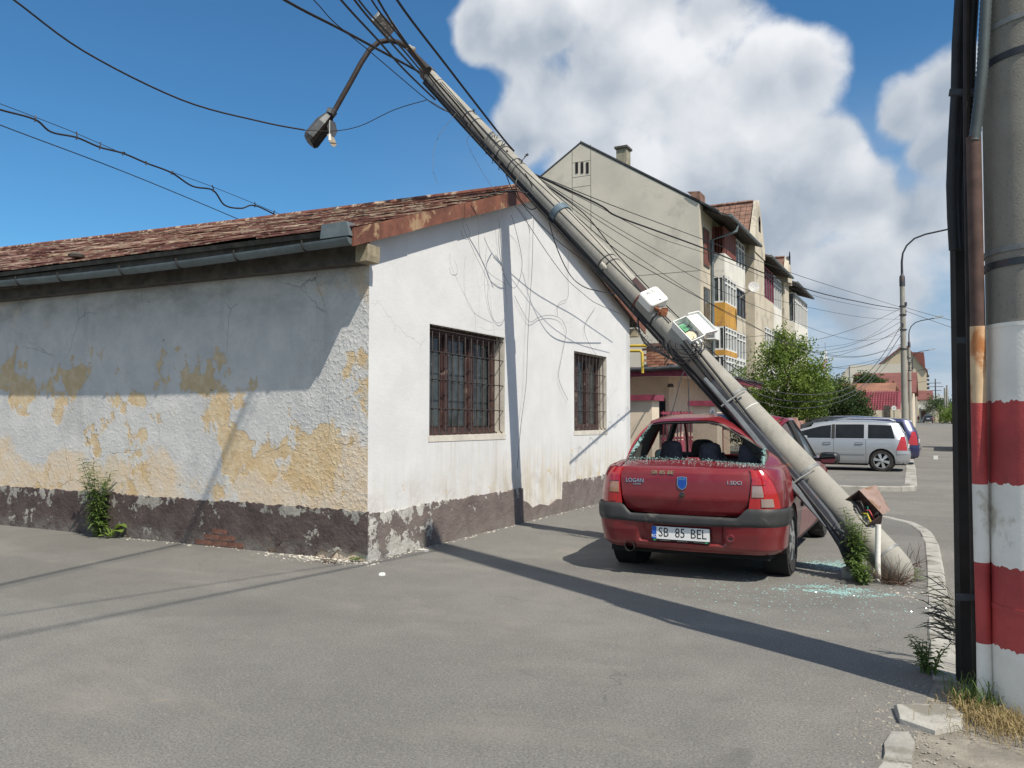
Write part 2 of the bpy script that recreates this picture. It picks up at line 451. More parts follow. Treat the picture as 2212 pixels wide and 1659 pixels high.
tag(rock([(-.17, 4.26), (-.02, 4.20), (.09, 4.33), (.10, 4.46), (.05, 4.58), (-.1, 4.52), (-.2, 4.45)], -0.02, 0.032, 'stone_slab', MAT_KERB, 2),
    'broken pale kerb slab lying loose in front of the striped pole', 'stone')
tag(rock([(-.21, 3.80), (-.11, 3.82), (-.10, 4.0), (-.13, 4.14), (-.2, 4.12), (-.22, 3.95)], -0.03, 0.022, 'stone_slab', MAT_KERB, 4),
    'worn kerb block sunk in the pavement edge below the broken slab', 'stone')
tag(rock([(-.23, 3.42), (-.1, 3.40), (-.09, 3.6), (-.11, 3.765), (-.21, 3.77), (-.235, 3.6)], -0.03, 0.02, 'stone_slab', MAT_KERB, 5),
    'kerb block nearest the camera at the lower right edge', 'stone')
# ================================================================== the plaster house
HX, HY0, HY1, HXL = -5.061, 6.594, 14.57, -21.0
RIDGE_Y = 10.3
EV = 6.16
def roof_z(y, x=HX): return interp([EV, RIDGE_Y, 15.05], [3.27, 4.74, 3.25], y) + (HX - x) * interp([EV, RIDGE_Y, 15.05], [0.008, 0.026, 0.01], y)
def wall_left_mat():
    m, nt, b = newmat('peeling_plaster')
    oc = ocoord(nt); sx = node(nt, 'SeparateXYZ', {0: oc}); z = sx.outputs[2]; x = sx.outputs[0]
    warp = vmth(nt, 'ADD', oc, vmth(nt, 'MULTIPLY', noise(nt, oc, 7.0, 3.0, 0.6, 0, 1), (0.10, 0.10, 0.10)).outputs[0]).outputs[0]
    n1 = noise(nt, warp, 2.5, 9.0, 0.66)
    n1c = noise(nt, warp, 0.62, 3.0, 0.5)
    n1b = noise(nt, vmth(nt, 'MULTIPLY', warp, (1.6, 1, 0.8)).outputs[0], 4.2, 5.0, 0.6)
    pk = mth(nt, 'ADD', n1, mth(nt, 'ADD', mth(nt, 'MULTIPLY', n1b, 0.45), mth(nt, 'MULTIPLY', n1c, 0.9)))
    # ochre coat shows most in a belt half way up, hardly at all near the eave
    up = smooth(nt, z, 1.75, 2.75, 0.0, 0.30); dn = smooth(nt, z, 0.5, 1.2, 0.05, 0.0)
    pk = mth(nt, 'SUBTRACT', mth(nt, 'SUBTRACT', pk, up), dn)
    # where the top coat has come away most (measured on the wall)
    for wx, wz, wr, wa in ((-7.85, 2.07, .75, .20), (-7.05, 2.15, .55, .20), (-7.25, 1.42, .75, .20), (-6.0, 1.1, .70, .20), (-8.2, 1.5, .5, .12), (-9.6, 2.1, .55, .13), (-11.0, 1.85, .7, .18), (-5.75, .72, .5, .14), (-5.35, 2.05, .35, .14), (-9.2, 1.3, .5, .12)):
        dd = node(nt, 'VectorMath', {0: oc, 1: (wx, HY0, wz)}, operation='DISTANCE').outputs['Value']
        pk = mth(nt, 'ADD', pk, smooth(nt, dd, 0.0, wr, wa, 0.0))
    och = smooth(nt, pk, 1.275, 1.325, 0.0, 0.88)
    n2 = mth(nt, 'ADD', noise(nt, warp, 0.9, 8.0, 0.66), mth(nt, 'MULTIPLY', smooth(nt, z, 0.6, 1.5, 0.12, -0.16), 1.0))
    n2 = mth(nt, 'ADD', n2, mth(nt, 'ADD', smooth(nt, x, -11.5, -9.6, 0.14, 0.0), smooth(nt, x, -6.3, -5.1, 0.0, 0.16)))
    pea = smooth(nt, n2, 0.52, 0.62, 0.0, 0.85)
    g = noise(nt, oc, 3.0, 8.0, 0.65)
    paint = mix(nt, smooth(nt, g, 0.3, 0.7), (0.47, 0.475, 0.475), (0.57, 0.565, 0.55))
    paint = mix(nt, smooth(nt, noise(nt, vmth(nt, 'MULTIPLY', oc, (1.2, 1, 0.35)).outputs[0], 1.6, 6.0, 0.6), 0.56, 0.74, 0.0, 0.5), paint, (0.33, 0.335, 0.335))
    ochc = mix(nt, smooth(nt, noise(nt, oc, 9.0, 5.0, 0.6), 0.35, 0.7), (0.52, 0.375, 0.20), (0.60, 0.48, 0.31))
    peac = mix(nt, smooth(nt, noise(nt, oc, 5.0, 7.0, 0.65), 0.32, 0.7), (0.60, 0.46, 0.30), (0.61, 0.53, 0.43))
    c = mix(nt, pea, paint, peac)
    c = mix(nt, och, c, ochc)
    # dark specks, blotches darker towards the wall top
    sp = smooth(nt, noise(nt, oc, 6.5, 2.0, 0.5), 0.75, 0.79)
    c = mix(nt, mth(nt, 'MULTIPLY', sp, 0.7), c, (0.12, 0.12, 0.12))
    top_dark = mth(nt, 'MULTIPLY', smooth(nt, z, 2.3, 3.05), smooth(nt, noise(nt, vmth(nt, 'MULTIPLY', oc, (1, 1, 2)).outputs[0], 1.3, 7.0, 0.65), 0.40, 0.66))
    c = mix(nt, mth(nt, 'MULTIPLY', top_dark, 0.55), c, (0.17, 0.165, 0.155))
    vor = node(nt, 'TexVoronoi', {'Vector': warp, 'Scale': 1.1}, feature='DISTANCE_TO_EDGE').outputs['Distance']
    cr = mth(nt, 'MULTIPLY', smooth(nt, vor, 0.0, 0.006, 1.0, 0.0), smooth(nt, noise(nt, oc, 0.9, 2.0, 0.5), 0.50, 0.60))
    c = mix(nt, mth(nt, 'MULTIPLY', cr, 0.6), c, (0.14, 0.13, 0.12))
    setb(nt, b, col=c, rough=0.93, spec=0.15)
    h = mth(nt, 'ADD', mth(nt, 'MULTIPLY', och, -0.35), mth(nt, 'MULTIPLY', noise(nt, oc, 1.8, 5.0, 0.6), 1.6))
    h = mth(nt, 'ADD', h, mth(nt, 'MULTIPLY', cr, -0.5))
    stucco = mth(nt, 'MULTIPLY', smooth(nt, noise(nt, oc, 22.0, 4.0, 0.6), 0.45, 0.7), smooth(nt, x, -6.6, -5.2, 0.35, 1.0))
    h = mth(nt, 'ADD', h, mth(nt, 'MULTIPLY', stucco, 0.55))
    setb(nt, b, normal=bump(nt, h, 0.62, 0.020))
    return m
def wall_gable_mat():
    m, nt, b = newmat('white_plaster')
    oc = ocoord(nt); sx = node(nt, 'SeparateXYZ', {0: oc}); z = sx.outputs[2]; y = sx.outputs[1]
    c = mix(nt, smooth(nt, noise(nt, oc, 1.8, 6.0, 0.6), 0.3, 0.7), (0.59, 0.597, 0.605), (0.65, 0.655, 0.66))
    st = noise(nt, vmth(nt, 'MULTIPLY', oc, (1, 3.5, 0.35)).outputs[0], 3.0, 7.0, 0.65)
    lowz = smooth(nt, z, 0.45, 1.25, 1.0, 0.0)
    far = smooth(nt, y, 7.6, 10.5, 0.25, 1.0)
    yl = mth(nt, 'MULTIPLY', mth(nt, 'MULTIPLY', lowz, far), smooth(nt, st, 0.36, 0.66))
    c = mix(nt, mth(nt, 'MULTIPLY', yl, 0.75), c, (0.50, 0.43, 0.31))
    gr = mth(nt, 'MULTIPLY', smooth(nt, st, 0.55, 0.72), smooth(nt, z, 0.3, 1.4, 0.5, 0.06))
    c = mix(nt, gr, c, (0.36, 0.35, 0.33))
    och = smooth(nt, mth(nt, 'ADD', noise(nt, oc, 2.6, 8.0, 0.65), smooth(nt, z, 0.5, 1.6, 0.05, -0.12)), 0.665, 0.69)
    c = mix(nt, mth(nt, 'MULTIPLY', och, 0.8), c, (0.55, 0.44, 0.26))
    for wy, ww in ((8.6, .95), (12.6, .75)):      # grey-brown drips under the two sills
        dm = mth(nt, 'MULTIPLY', smooth(nt, mth(nt, 'ABSOLUTE', mth(nt, 'SUBTRACT', y, wy)), ww * .75, ww, 1.0, 0.0), mth(nt, 'MULTIPLY', smooth(nt, z, 0.5, 1.2), smooth(nt, z, 1.16, 1.22, 1.0, 0.0)))
        dn_ = noise(nt, vmth(nt, 'MULTIPLY', oc, (1, 9.0, 0.25)).outputs[0], 2.2, 5.0, 0.6)
        c = mix(nt, mth(nt, 'MULTIPLY', dm, smooth(nt, dn_, 0.45, 0.7, 0.0, 0.32)), c, (0.42, 0.37, 0.29))
    spl = mth(nt, 'MULTIPLY', smooth(nt, z, 0.45, 0.95, 1.0, 0.0), smooth(nt, noise(nt, oc, 5.0, 8.0, 0.7), 0.42, 0.68))
    c = mix(nt, mth(nt, 'MULTIPLY', spl, 0.45), c, (0.38, 0.34, 0.29))
    warp = vmth(nt, 'ADD', oc, vmth(nt, 'MULTIPLY', noise(nt, oc, 9.0, 3.0, 0.6, 0, 1), (0.12, 0.12, 0.12)).outputs[0]).outputs[0]
    vor = node(nt, 'TexVoronoi', {'Vector': warp, 'Scale': 0.9}, feature='DISTANCE_TO_EDGE').outputs['Distance']
    cr = mth(nt, 'MULTIPLY', smooth(nt, vor, 0.0, 0.004, 1.0, 0.0), smooth(nt, noise(nt, oc, 1.1, 2.0, 0.5), 0.54, 0.62))
    c = mix(nt, mth(nt, 'MULTIPLY', cr, 0.22), c, (0.25, 0.24, 0.22))
    setb(nt, b, col=c, rough=0.93, spec=0.15)
    h = mth(nt, 'ADD', mth(nt, 'MULTIPLY', noise(nt, oc, 2.2, 5.0, 0.6), 1.0), mth(nt, 'ADD', mth(nt, 'MULTIPLY', noise(nt, oc, 38.0, 4.0, 0.6), 0.22), mth(nt, 'MULTIPLY', cr, -0.4)))
    setb(nt, b, normal=bump(nt, h, 0.5, 0.016))
    return m
def plinth_mat(name, brown, brown2, white, wamt, axis):
    m, nt, b = newmat(name)
    oc = ocoord(nt); sx = node(nt, 'SeparateXYZ', {0: oc}); z = sx.outputs[2]; u = sx.outputs[axis]
    c = mix(nt, smooth(nt, noise(nt, oc, 4.0, 8.0, 0.65), 0.3, 0.7), brown, brown2)
    low = mth(nt, 'MULTIPLY', smooth(nt, z, 0.0, 0.22, 1.0, 0.0), smooth(nt, noise(nt, oc, 5.0, 7.0, 0.65), 0.38, 0.58))
    c = mix(nt, mth(nt, 'MULTIPLY', low, 0.7), c, (0.19, 0.18, 0.165))
    warp = vmth(nt, 'ADD', oc, vmth(nt, 'MULTIPLY', noise(nt, oc, 11.0, 3.0, 0.6, 0, 1), (0.08, 0.08, 0.08)).outputs[0]).outputs[0]
    p = noise(nt, warp, 4.6, 9.0, 0.68)
    p = mth(nt, 'ADD', p, smooth(nt, z, 0.28, 0.5, 0.0, 0.10))
    if axis == 1: p = mth(nt, 'ADD', p, mth(nt, 'MULTIPLY', smooth(nt, u, 7.2, 8.3, 0.17, 0.0), smooth(nt, z, 0.0, 0.5, 1.0, 0.6)))
    pm = smooth(nt, p, 0.665 - wamt, 0.68 - wamt)
    c = mix(nt, pm, c, mix(nt, smooth(nt, noise(nt, oc, 6.0, 5.0, 0.6), 0.35, 0.65), white, tuple(w * 0.72 for w in white)))
    setb(nt, b, col=c, rough=0.9, spec=0.2)
    h = mth(nt, 'ADD', mth(nt, 'MULTIPLY', pm, -0.5), mth(nt, 'ADD', mth(nt, 'MULTIPLY', noise(nt, oc, 3.5, 6.0, 0.6), 1.6), mth(nt, 'MULTIPLY', noise(nt, oc, 30.0, 4.0, 0.65), 0.5)))
    setb(nt, b, normal=bump(nt, h, 0.9, 0.022))
    return m
MAT_WL, MAT_WG = wall_left_mat(), wall_gable_mat()
MAT_PL = plinth_mat('plinth_brown', (0.066, 0.050, 0.049), (0.110, 0.086, 0.080), (0.37, 0.355, 0.32), 0.062, 0)
MAT_PG = plinth_mat('plinth_mauve', (0.135, 0.110, 0.104), (0.185, 0.155, 0.145), (0.50, 0.49, 0.46), 0.03, 1)
MAT_CREAM = pbr('cream_reveal', (0.56, 0.53, 0.47), 0.9, var=0.1, bmp=0.3, bscale=30)
MAT_RUST = pbr('rusty_sheet', (0.155, 0.060, 0.040), 0.75, var=0.35, scale=9, bmp=0.4, bscale=25, dirt=(0.42, 0.33, 0.24), dirtamt=0.35)
MAT_FASCIA = pbr('rusty_fascia', (0.165, 0.065, 0.042), 0.7, var=0.35, scale=4, bmp=0.3, bscale=25, dirt=(0.33, 0.22, 0.13), dirtamt=0.24)
MAT_ROOFS = [pbr('roof_paint_%s' % n, c, 0.8, var=0.3, scale=7, bmp=0.5, bscale=30, dirt=d, dirtamt=a) for n, c, d, a in
             (('maroon', (0.13, 0.052, 0.040), (0.36, 0.28, 0.20), 0.32), ('brown', (0.18, 0.082, 0.055), (0.36, 0.28, 0.20), 0.45), ('flaked', (0.37, 0.29, 0.215), (0.15, 0.06, 0.045), 0.5))]
MAT_ZINC = pbr('zinc', (0.145, 0.175, 0.185), 0.55, metal=0.35, var=0.18, scale=5, bmp=0.12, bscale=12)
MAT_OLDWOOD = pbr('weathered_wood', (0.075, 0.067, 0.058), 0.85, var=0.35, scale=7, bmp=0.5, bscale=30)
MAT_PALEWOOD = pbr('pale_wood', (0.27, 0.23, 0.16), 0.85, var=0.25, scale=10, bmp=0.5, bscale=40)
MAT_FRAME = pbr('brown_frame', (0.052, 0.027, 0.025), 0.6, var=0.3, scale=9, bmp=0.2, bscale=40, dirt=(0.17, 0.12, 0.10), dirtamt=0.2)
MAT_BAR = pbr('rust_bar', (0.042, 0.033, 0.031), 0.7, metal=0.2, var=0.3, scale=20)
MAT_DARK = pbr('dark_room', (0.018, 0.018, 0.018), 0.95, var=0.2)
MAT_BRICK = pbr('brick_red', (0.16, 0.075, 0.055), 0.92, var=0.35, scale=9, bmp=0.6, bscale=60, dirt=(.12,.10,.085), dirtamt=.35)
MAT_MORTAR = pbr('mortar', (0.36, 0.34, 0.30), 0.95, var=0.2, scale=12, bmp=0.6, bscale=50, dirt=(0.14,0.13,0.12), dirtamt=.4)
def glassmat(name, tint, alpha, rough=0.04, dust=1.0):
    m, nt, b = newmat(name)
    oc = ocoord(nt)
    d = smooth(nt, noise(nt, oc, 4.0, 7.0, 0.65), 0.35, 0.75)
    setb(nt, b, col=mix(nt, d, tint, tuple(min(1, t + (t * 1.2 + 0.02) * dust) for t in tint)), rough=mth(nt, 'ADD', mth(nt, 'MULTIPLY', d, 0.15), rough), spec=0.6 if dust > .5 else 0.18, alpha=alpha)
    return m
MAT_WGLASS = glassmat('dusty_pane', (0.035, 0.045, 0.05), 0.62)

house = thing('plaster_house', 'low white plaster house with peeling ochre side wall, rusty roof and two barred windows', 'house', (-9, 10, 0))
W1 = (7.71, 9.53, 1.228, 2.52); W2 = (11.885, 13.333, 1.227, 2.50)
# gable wall round its two window openings
mb = MB(); ys = [HY0, W1[0], W1[1], W2[0], W2[1], HY1]; zs = [-0.05, 1.228, 2.51, 3.06]
for i in range(5):
    for k in range(3):
        if k == 1 and i in (1, 3): continue
        mb.add([(HX, ys[i], zs[k]), (HX, ys[i + 1], zs[k]), (HX, ys[i + 1], zs[k + 1]), (HX, ys[i], zs[k + 1])], [(0, 1, 2, 3)])
top = [(HY0, 3.06), (HY1, 3.06)] + [(y, roof_z(y) - 0.05) for y in (HY1, 13, RIDGE_Y, 9, HY0)]
mb.add([(HX, y, z) for y, z in top], [tuple(range(len(top)))])
mb.build('gable_wall', MAT_WG, house)
mb = MB(); nx = 60
mb.add([(lerp(HX, HXL, i / nx), HY0, z) for i in range(nx + 1) for z in (-0.05, 3.3)], [(2 * i, 2 * i + 2, 2 * i + 3, 2 * i + 1) for i in range(nx)])
mb.build('side_wall', MAT_WL, house)
MB().bb((HX, HY1, -0.05), (HXL, HY1 - 0.2, 3.25)).build('rear_wall', MAT_WG, house)
MB().bb((HXL, HY0 + 0.01, -0.05), (HXL - 0.2, HY1, 3.25)).build('end_wall', MAT_WG, house)
# dark room behind the windows
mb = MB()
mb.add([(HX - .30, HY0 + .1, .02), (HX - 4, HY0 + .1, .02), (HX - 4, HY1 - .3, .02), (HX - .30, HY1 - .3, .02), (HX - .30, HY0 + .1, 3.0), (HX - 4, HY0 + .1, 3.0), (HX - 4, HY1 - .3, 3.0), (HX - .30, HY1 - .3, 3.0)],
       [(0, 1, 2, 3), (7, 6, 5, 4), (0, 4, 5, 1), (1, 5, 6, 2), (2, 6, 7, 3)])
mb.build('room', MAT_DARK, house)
# plinth: proud of the wall, torn along its top edge
def torn(a, b, zt, amp, step, seed, notch=None):
    rr = random.Random(seed); n = int(abs(b - a) / step); pts = []
    ph = [rr.uniform(0, 6) for _ in range(5)]
    for i in range(n + 1):
        u = lerp(a, b, i / n)
        d = sum(sin(u * k + p) for k, p in zip((2.3, 5.1, 11.0, 23.0, 51.0), ph)) * amp * 0.22 + rr.uniform(-amp, amp) * 0.6
        pts.append((u, zt(u) + d))
    return pts
topL = torn(HX + 0.012, HXL, lambda u: 0.50 + (HX - u) * 0.004, 0.018, 0.035, 5)
botL = [(HXL, -0.03), (-7.55, -0.03), (-7.47, 0.03), (-7.38, 0.06), (-7.27, 0.07), (-7.18, 0.14), (-7.08, 0.175), (-6.99, 0.11), (-6.90, 0.09), (-6.82, 0.03), (-6.76, -0.03), (-5.75, -0.03), (-5.7, 0.05), (-5.6, 0.07), (-5.5, 0.03), (-5.42, 0.10), (-5.3, 0.06), (-5.2, 0.10), (HX + 0.012, 0.06)]
MB().prism(topL + botL, lambda a, b, t: (a, t, b), HY0 - 0.016, HY0 + 0.01).build('plinth', MAT_PL, house)
topG = torn(HY0 - 0.005, 10.05, lambda u: 0.475, 0.02, 0.03, 8) + [(10.06, 0.30), (10.2, 0.26), (10.35, 0.17), (10.6, 0.2), (10.9, 0.15), (11.2, 0.22), (11.4, 0.2)] + torn(11.42, HY1, lambda u: 0.46, 0.018, 0.04, 9)
MB().prism(topG + [(HY1, -0.03), (HY0 - 0.005, -0.03)], lambda a, b, t: (t, a, b), HX - 0.01, HX + 0.0165).build('plinth', MAT_PG, house)
# bricks where the side plinth has broken away
br = MB().bb((-7.72, HY0 - 0.004, -0.03), (-6.6, HY0 - 0.001, 0.262)).build('brick_backing', MAT_MORTAR, house)
brick_me = None
for r in range(4):
    for k in range(-1, 5):
        x = -7.6 + k * 0.25 + (0.125 if r % 2 else 0); z = 0.035 + r * 0.068
        if not (-7.62 < x < -6.7) or z > 0.19 - abs(x + 7.1) * 0.42: continue
        if brick_me is None: brick_me = MB().box((0, 0, 0), (0.232, 0.02, 0.056)).mesh('brick', MAT_BRICK)
        o = link('brick', brick_me, house); o.location = (x + 9 - 9 + RND.uniform(-.006, .006), HY0 - 0.008 + RND.uniform(-.004, .002), z); o.rotation_euler = (0, RND.uniform(-.03, .03), 0)

# windows
def barred_window(W, mull, nbars, hz, seed):
    y0, y1, z0, z1 = W; rr = random.Random(seed)
    mb = MB(); d = 0.24
    mb.add([(HX + .001, y0, z0), (HX - d, y0, z0), (HX - d, y0, z1), (HX + .001, y0, z1), (HX + .001, y1, z0), (HX - d, y1, z0), (HX - d, y1, z1), (HX + .001, y1, z1)],
           [(0, 1, 2, 3), (7, 6, 5, 4), (0, 4, 5, 1), (3, 2, 6, 7)])
    rv = mb.build('window', MAT_CREAM, house)
    fx = HX - 0.15; w = y1 - y0; h = z1 - z0
    def member(name, a, b, c, e, x=fx, t=0.05, mat=MAT_FRAME):
        MB().bb((x - t, y0 + a * w, z0 + c * h), (x, y0 + b * w, z0 + e * h)).build(name, mat, rv)
    member('head', 0.0, 1.0, 0.93, 1.0, fx + 0.02, 0.08)
    member('jamb', 0.0, 0.03, 0.0, 0.93); member('jamb', 0.94, 1.0, 0.0, 0.93)
    member('bottom_rail', 0.03, 0.94, 0.0, 0.055)
    for a, b in mull: member('mullion', a, b, 0.055, 0.93, fx + 0.012, 0.07)
    ed = [0.03] + [q for ab in mull for q in ab] + [0.94]
    for a, b in zip(ed[::2], ed[1::2]):
        member('pane', a + .025, b - .025, 0.085, 0.90, fx - 0.03, 0.006, MAT_WGLASS)
        for q in ((a, a + .025, .055, .93), (b - .025, b, .055, .93), (a + .025, b - .025, .055, .085), (a + .025, b - .025, .90, .93)):
            member('sash', *q, fx - 0.01, 0.04)
    gx = HX - 0.035
    for i in range(nbars):
        y = y0 + w * (i + 0.75) / (nbars + 0.3)
        MB().tube([(gx - .02, y + rr.uniform(-.004, .004), z1 - 0.01), (gx, y, z1 - .05), (gx, y + rr.uniform(-.006, .006), z0 + 0.05), (gx + .035, y, z0 + 0.012), (gx + .04, y + .004, z0 + .03)], 0.0078, 6).build('bar', MAT_BAR, rv, 60)
    for q in hz:
        zz = z0 + q * h
        MB().tube([(gx + .012, y0 - .004, zz + .012), (gx + .012, y1 + .0, zz + rr.uniform(-.01, .01))], 0.0068, 6).build('crossbar', MAT_BAR, rv, 60)
    MB().prism([(y0 - .03, z0 + .004), (y1 + .03, z0 + .004), (y1 + .02, z0 - .07), (y0 - .02, z0 - .06)], lambda a, b, t: (t, a, b), HX - 0.2, HX + 0.006).build('sill', MAT_CREAM, rv)
barred_window(W1, [(0.29, 0.34), (0.61, 0.675)], 12, (0.24, 0.5, 0.745, 0.945), 3)
barred_window(W2, [(0.22, 0.32), (0.58, 0.645)], 9, (0.25, 0.5, 0.745), 4)
tag(MB().beam((-5.75, 8.18, 0.02), (-5.62, 8.10, 2.5), 0.06, 0.03).build('plank', pbr('yellow_plank', (0.42, 0.34, 0.17), 0.8)), 'pale narrow plank standing behind the left pane of the big barred window', 'plank')
tag(MB().beam((-5.95, 8.68, 0.02), (-5.75, 8.62, 2.2), 0.09, 0.03).build('plank', MATS['yellow_plank']), 'wider pale plank standing behind the middle pane of the big barred window', 'plank')

# roof: deck, courses of flaking sheets, fascia boards, gutter
mb = MB(); XR = HX + 0.14
sec = [EV, RIDGE_Y, 15.05]
for ya, yb in zip(sec, sec[1:]):
    mb.patch(lambda u, v: (lerp(HXL - .3, XR - .01, u), lerp(ya, yb, v), roof_z(lerp(ya, yb, v), lerp(HXL - .3, XR - .01, u))), 24, 6, .05)
roof = mb.build('roof', MAT_OLDWOOD, house)
nc = 19
for r in range(nc):
    x = XR + 0.015; k = 0
    while x > HXL:
        L = RND.uniform(0.75, 1.35)
        a, b = r / nc, (r + 1.12) / nc
        ya, yb = lerp(EV - .03, RIDGE_Y, a), lerp(EV - .03, RIDGE_Y, min(1.0, b))
        lift = RND.uniform(0.010, 0.024); x1 = max(x - L, HXL - .3)
        jj = [RND.uniform(-.022, .022) for _ in range(5)]; jz = [RND.uniform(-.004, .016) for _ in range(5)]
        mb = MB(); vs = []
        for i in range(5):
            xx = lerp(x, x1, i / 4)
            yf = ya + jj[i]
            vs += [(xx, yf, roof_z(yf, xx) + lift + jz[i]), (xx, yb, roof_z(yb, xx) + 0.006), (xx, yf, roof_z(yf, xx) + lift + jz[i] - 0.012)]
        fs = []
        for i in range(4):
            o = 3 * i; fs += [(o, o + 3, o + 4, o + 1), (o, o + 2, o + 5, o + 3)]
        fs += [(0, 1, 2), (12, 14, 13)]
        mb.add(vs, fs)
        mb.build('roof_sheet', MAT_ROOFS[RND.choice([0, 0, 0, 0, 1, 1, 2])], roof)
        x = x1 + 0.012; k += 1
        if x < -20.2: break
MB().prism([(RIDGE_Y + .05, .02), (15.09, .02), (15.09, .008), (RIDGE_Y + .05, .008)], lambda a, b, t: (t, a, roof_z(a, t) + b), XR + .02, HXL).build('rear_roof_sheet', MAT_RUST, roof)
MB().tube([(XR + .02, RIDGE_Y, 4.765), (-10.5, RIDGE_Y, 4.88), (HXL - .3, RIDGE_Y, 5.18)], 0.05, 8).build('ridge_cap', MAT_RUST, roof, 40)
for s, (ya, za, yb, zb) in enumerate(((EV - .02, 3.262, RIDGE_Y - .004, 4.737), (RIDGE_Y + .004, 4.737, 15.07, 3.242))):
    n = 4
    for i in range(n):
        a, b = i / n + .001, (i + 1) / n - .001
        y0_, y1_, z0_, z1_ = lerp(ya, yb, a), lerp(ya, yb, b), lerp(za, zb, a), lerp(za, zb, b)
        hh = 0.18
        MB().prism([(y0_, z0_), (y1_, z1_), (y1_, z1_ - hh + RND.uniform(-.008, .008)), (y0_, z0_ - hh + RND.uniform(-.008, .008))], lambda a, b, t: (t, a, b), XR + RND.uniform(.016, .022), XR - .006).build('fascia_board', MAT_FASCIA, house)
# wall plates, purlin ends
MB().prism([(HX - .0, 2.985), (HXL, 3.08), (HXL, 3.24), (HX - .0, 3.16)], lambda a, b, t: (a, t, b), HY0 - 0.2, HY0 - 0.02).build('wall_plate', MAT_OLDWOOD, house)
MB().prism([(HX + .001, 2.985), (HX + .14, 2.99), (HX + .15, 3.05), (HX + .15, 3.155), (HX + .001, 3.16)], lambda a, b, t: (a, t, b), HY0 - 0.225, HY0 - 0.025).build('beam_end', MAT_PALEWOOD, house)
MB().bb((HX - .2, HY1 + .02, 2.98), (HX + .13, HY1 + .2, 3.13)).build('beam_end', MAT_PALEWOOD, house)
for i in range(15):
    x = -5.6 - i * 1.0
    MB().prism([(6.24, 3.23), (HY0, 3.36), (HY0, 3.26), (6.24, 3.13)], lambda a, b, t: (t, a, b), x, x - .09).build('rafter_end', MAT_OLDWOOD, house)
MB().prism([(HX + .1, 3.255), (HXL, 3.26), (HXL, 3.10), (HX + .1, 3.12)], lambda a, b, t: (a, t, b), 6.225, 6.245).build('eave_board', MAT_OLDWOOD, house)
GY = 6.14
def gut_z(x): return 3.165 + 0.035 * sin((x + 5) * 0.55) + (-(x + 5)) * 0.004
mb = MB(); n = 30; prof = [(0.066 * cos(a), 0.066 * sin(a)) for a in [pi + pi * k / 10 for k in range(11)]]
prof = [(p[0], p[1] + .0) for p in prof] + [(0.062 * cos(a), 0.062 * sin(a)) for a in [2 * pi - pi * k / 10 for k in range(11)]]
m = len(prof); vs = []
for i in range(n + 1):
    x = lerp(-4.93, HXL, i / n)
    vs += [(x, GY + py, gut_z(x) + pz) for py, pz in prof]
fs = [(i * m + j, i * m + (j + 1) % m, (i + 1) * m + (j + 1) % m, (i + 1) * m + j) for i in range(n) for j in range(m)]
mb.add(vs, fs)
mb.prism([(0.064 * cos(a), 0.064 * sin(a)) for a in [pi + pi * k / 10 for k in range(11)]], lambda a, b, t: (t, GY + a, gut_z(-4.93) + b), -4.935, -4.928)
gut = mb.build('gutter', MAT_ZINC, house, 40)
# the stop end box on the gutter's corner
zc = gut_z(-5.1)
mb = MB(); mb.prism([(-5.28, zc + .02), (-4.915, zc + .02), (-4.955, zc + .16), (-5.26, zc + .16)], lambda a, b, t: (a, t, b), GY - .045, GY + .08)
mb.build('gutter_box', MAT_ZINC, gut)
for px in (47, 137, 270, 392, 516, 662):
    x = ony(px, 540, GY).x
    MB().tube([(x, GY + .075, gut_z(x) + .04)] + [(x, GY + 0.071 * cos(a), gut_z(x) + 0.071 * sin(a)) for a in [2 * pi - pi * k / 8 for k in range(9)]] + [(x, GY - .074, gut_z(x) + .03)], 0.008, 5).build('gutter_bracket', pbr('black_iron', (0.035, 0.03, 0.028), 0.7), gut)
tag(MB().lathe([(0.0, 0), (.09, .01), (.1, .04), (.05, .07), (0, .075)], 9, M4.Translation((-9.6, 6.5, roof_z(6.5, -9.6) + .03))).build('clod', MAT_OLDWOOD), 'dark clod of debris lying on the rusty roof above the gutter', 'debris')
# ================================================================== leaning pole
def concrete(name, c, d):
    m, nt, b = newmat(name)
    oc = ocoord(nt)
    n = noise(nt, oc, 2.2, 8.0, 0.65)
    col = mix(nt, smooth(nt, n, 0.3, 0.7), c, d)
    pores = smooth(nt, noise(nt, oc, 90.0, 3.0, 0.6), 0.60, 0.72)
    col = mix(nt, mth(nt, 'MULTIPLY', pores, 0.5), col, tuple(x * 0.5 for x in c))
    st = smooth(nt, noise(nt, vmth(nt, 'MULTIPLY', oc, (6, 6, 0.5)).outputs[0], 2.0, 6.0, 0.6), 0.55, 0.75)
    col = mix(nt, mth(nt, 'MULTIPLY', st, 0.4), col, tuple(x * 0.6 for x in c))
    h = mth(nt, 'ADD', noise(nt, oc, 120.0, 4.0, 0.65), mth(nt, 'MULTIPLY', pores, -0.7))
    setb(nt, b, col=col, rough=0.92, spec=0.2, normal=bump(nt, h, 0.6, 0.006))
    return m
MAT_CONC = concrete('pole_concrete', (0.260, 0.250, 0.222), (0.335, 0.325, 0.29))
MAT_STRAP = pbr('steel_strap', (0.20, 0.21, 0.21), 0.62, metal=0.25, var=0.2, scale=14, dirt=(0.14, 0.07, 0.04), dirtamt=0.1)
MAT_BLACKCAB = pbr('black_cable', (0.018, 0.018, 0.02), 0.55, var=0.3, scale=12)
MAT_GREYCAB = pbr('grey_cable', (0.06, 0.06, 0.065), 0.6, var=0.3, scale=12)
MAT_STEEL = pbr('lit_steel', (0.15, 0.165, 0.175), 0.5, metal=0.4, var=0.2, scale=7, bmp=0.1, bscale=20, dirt=(0.10, 0.07, 0.05), dirtamt=0.15)
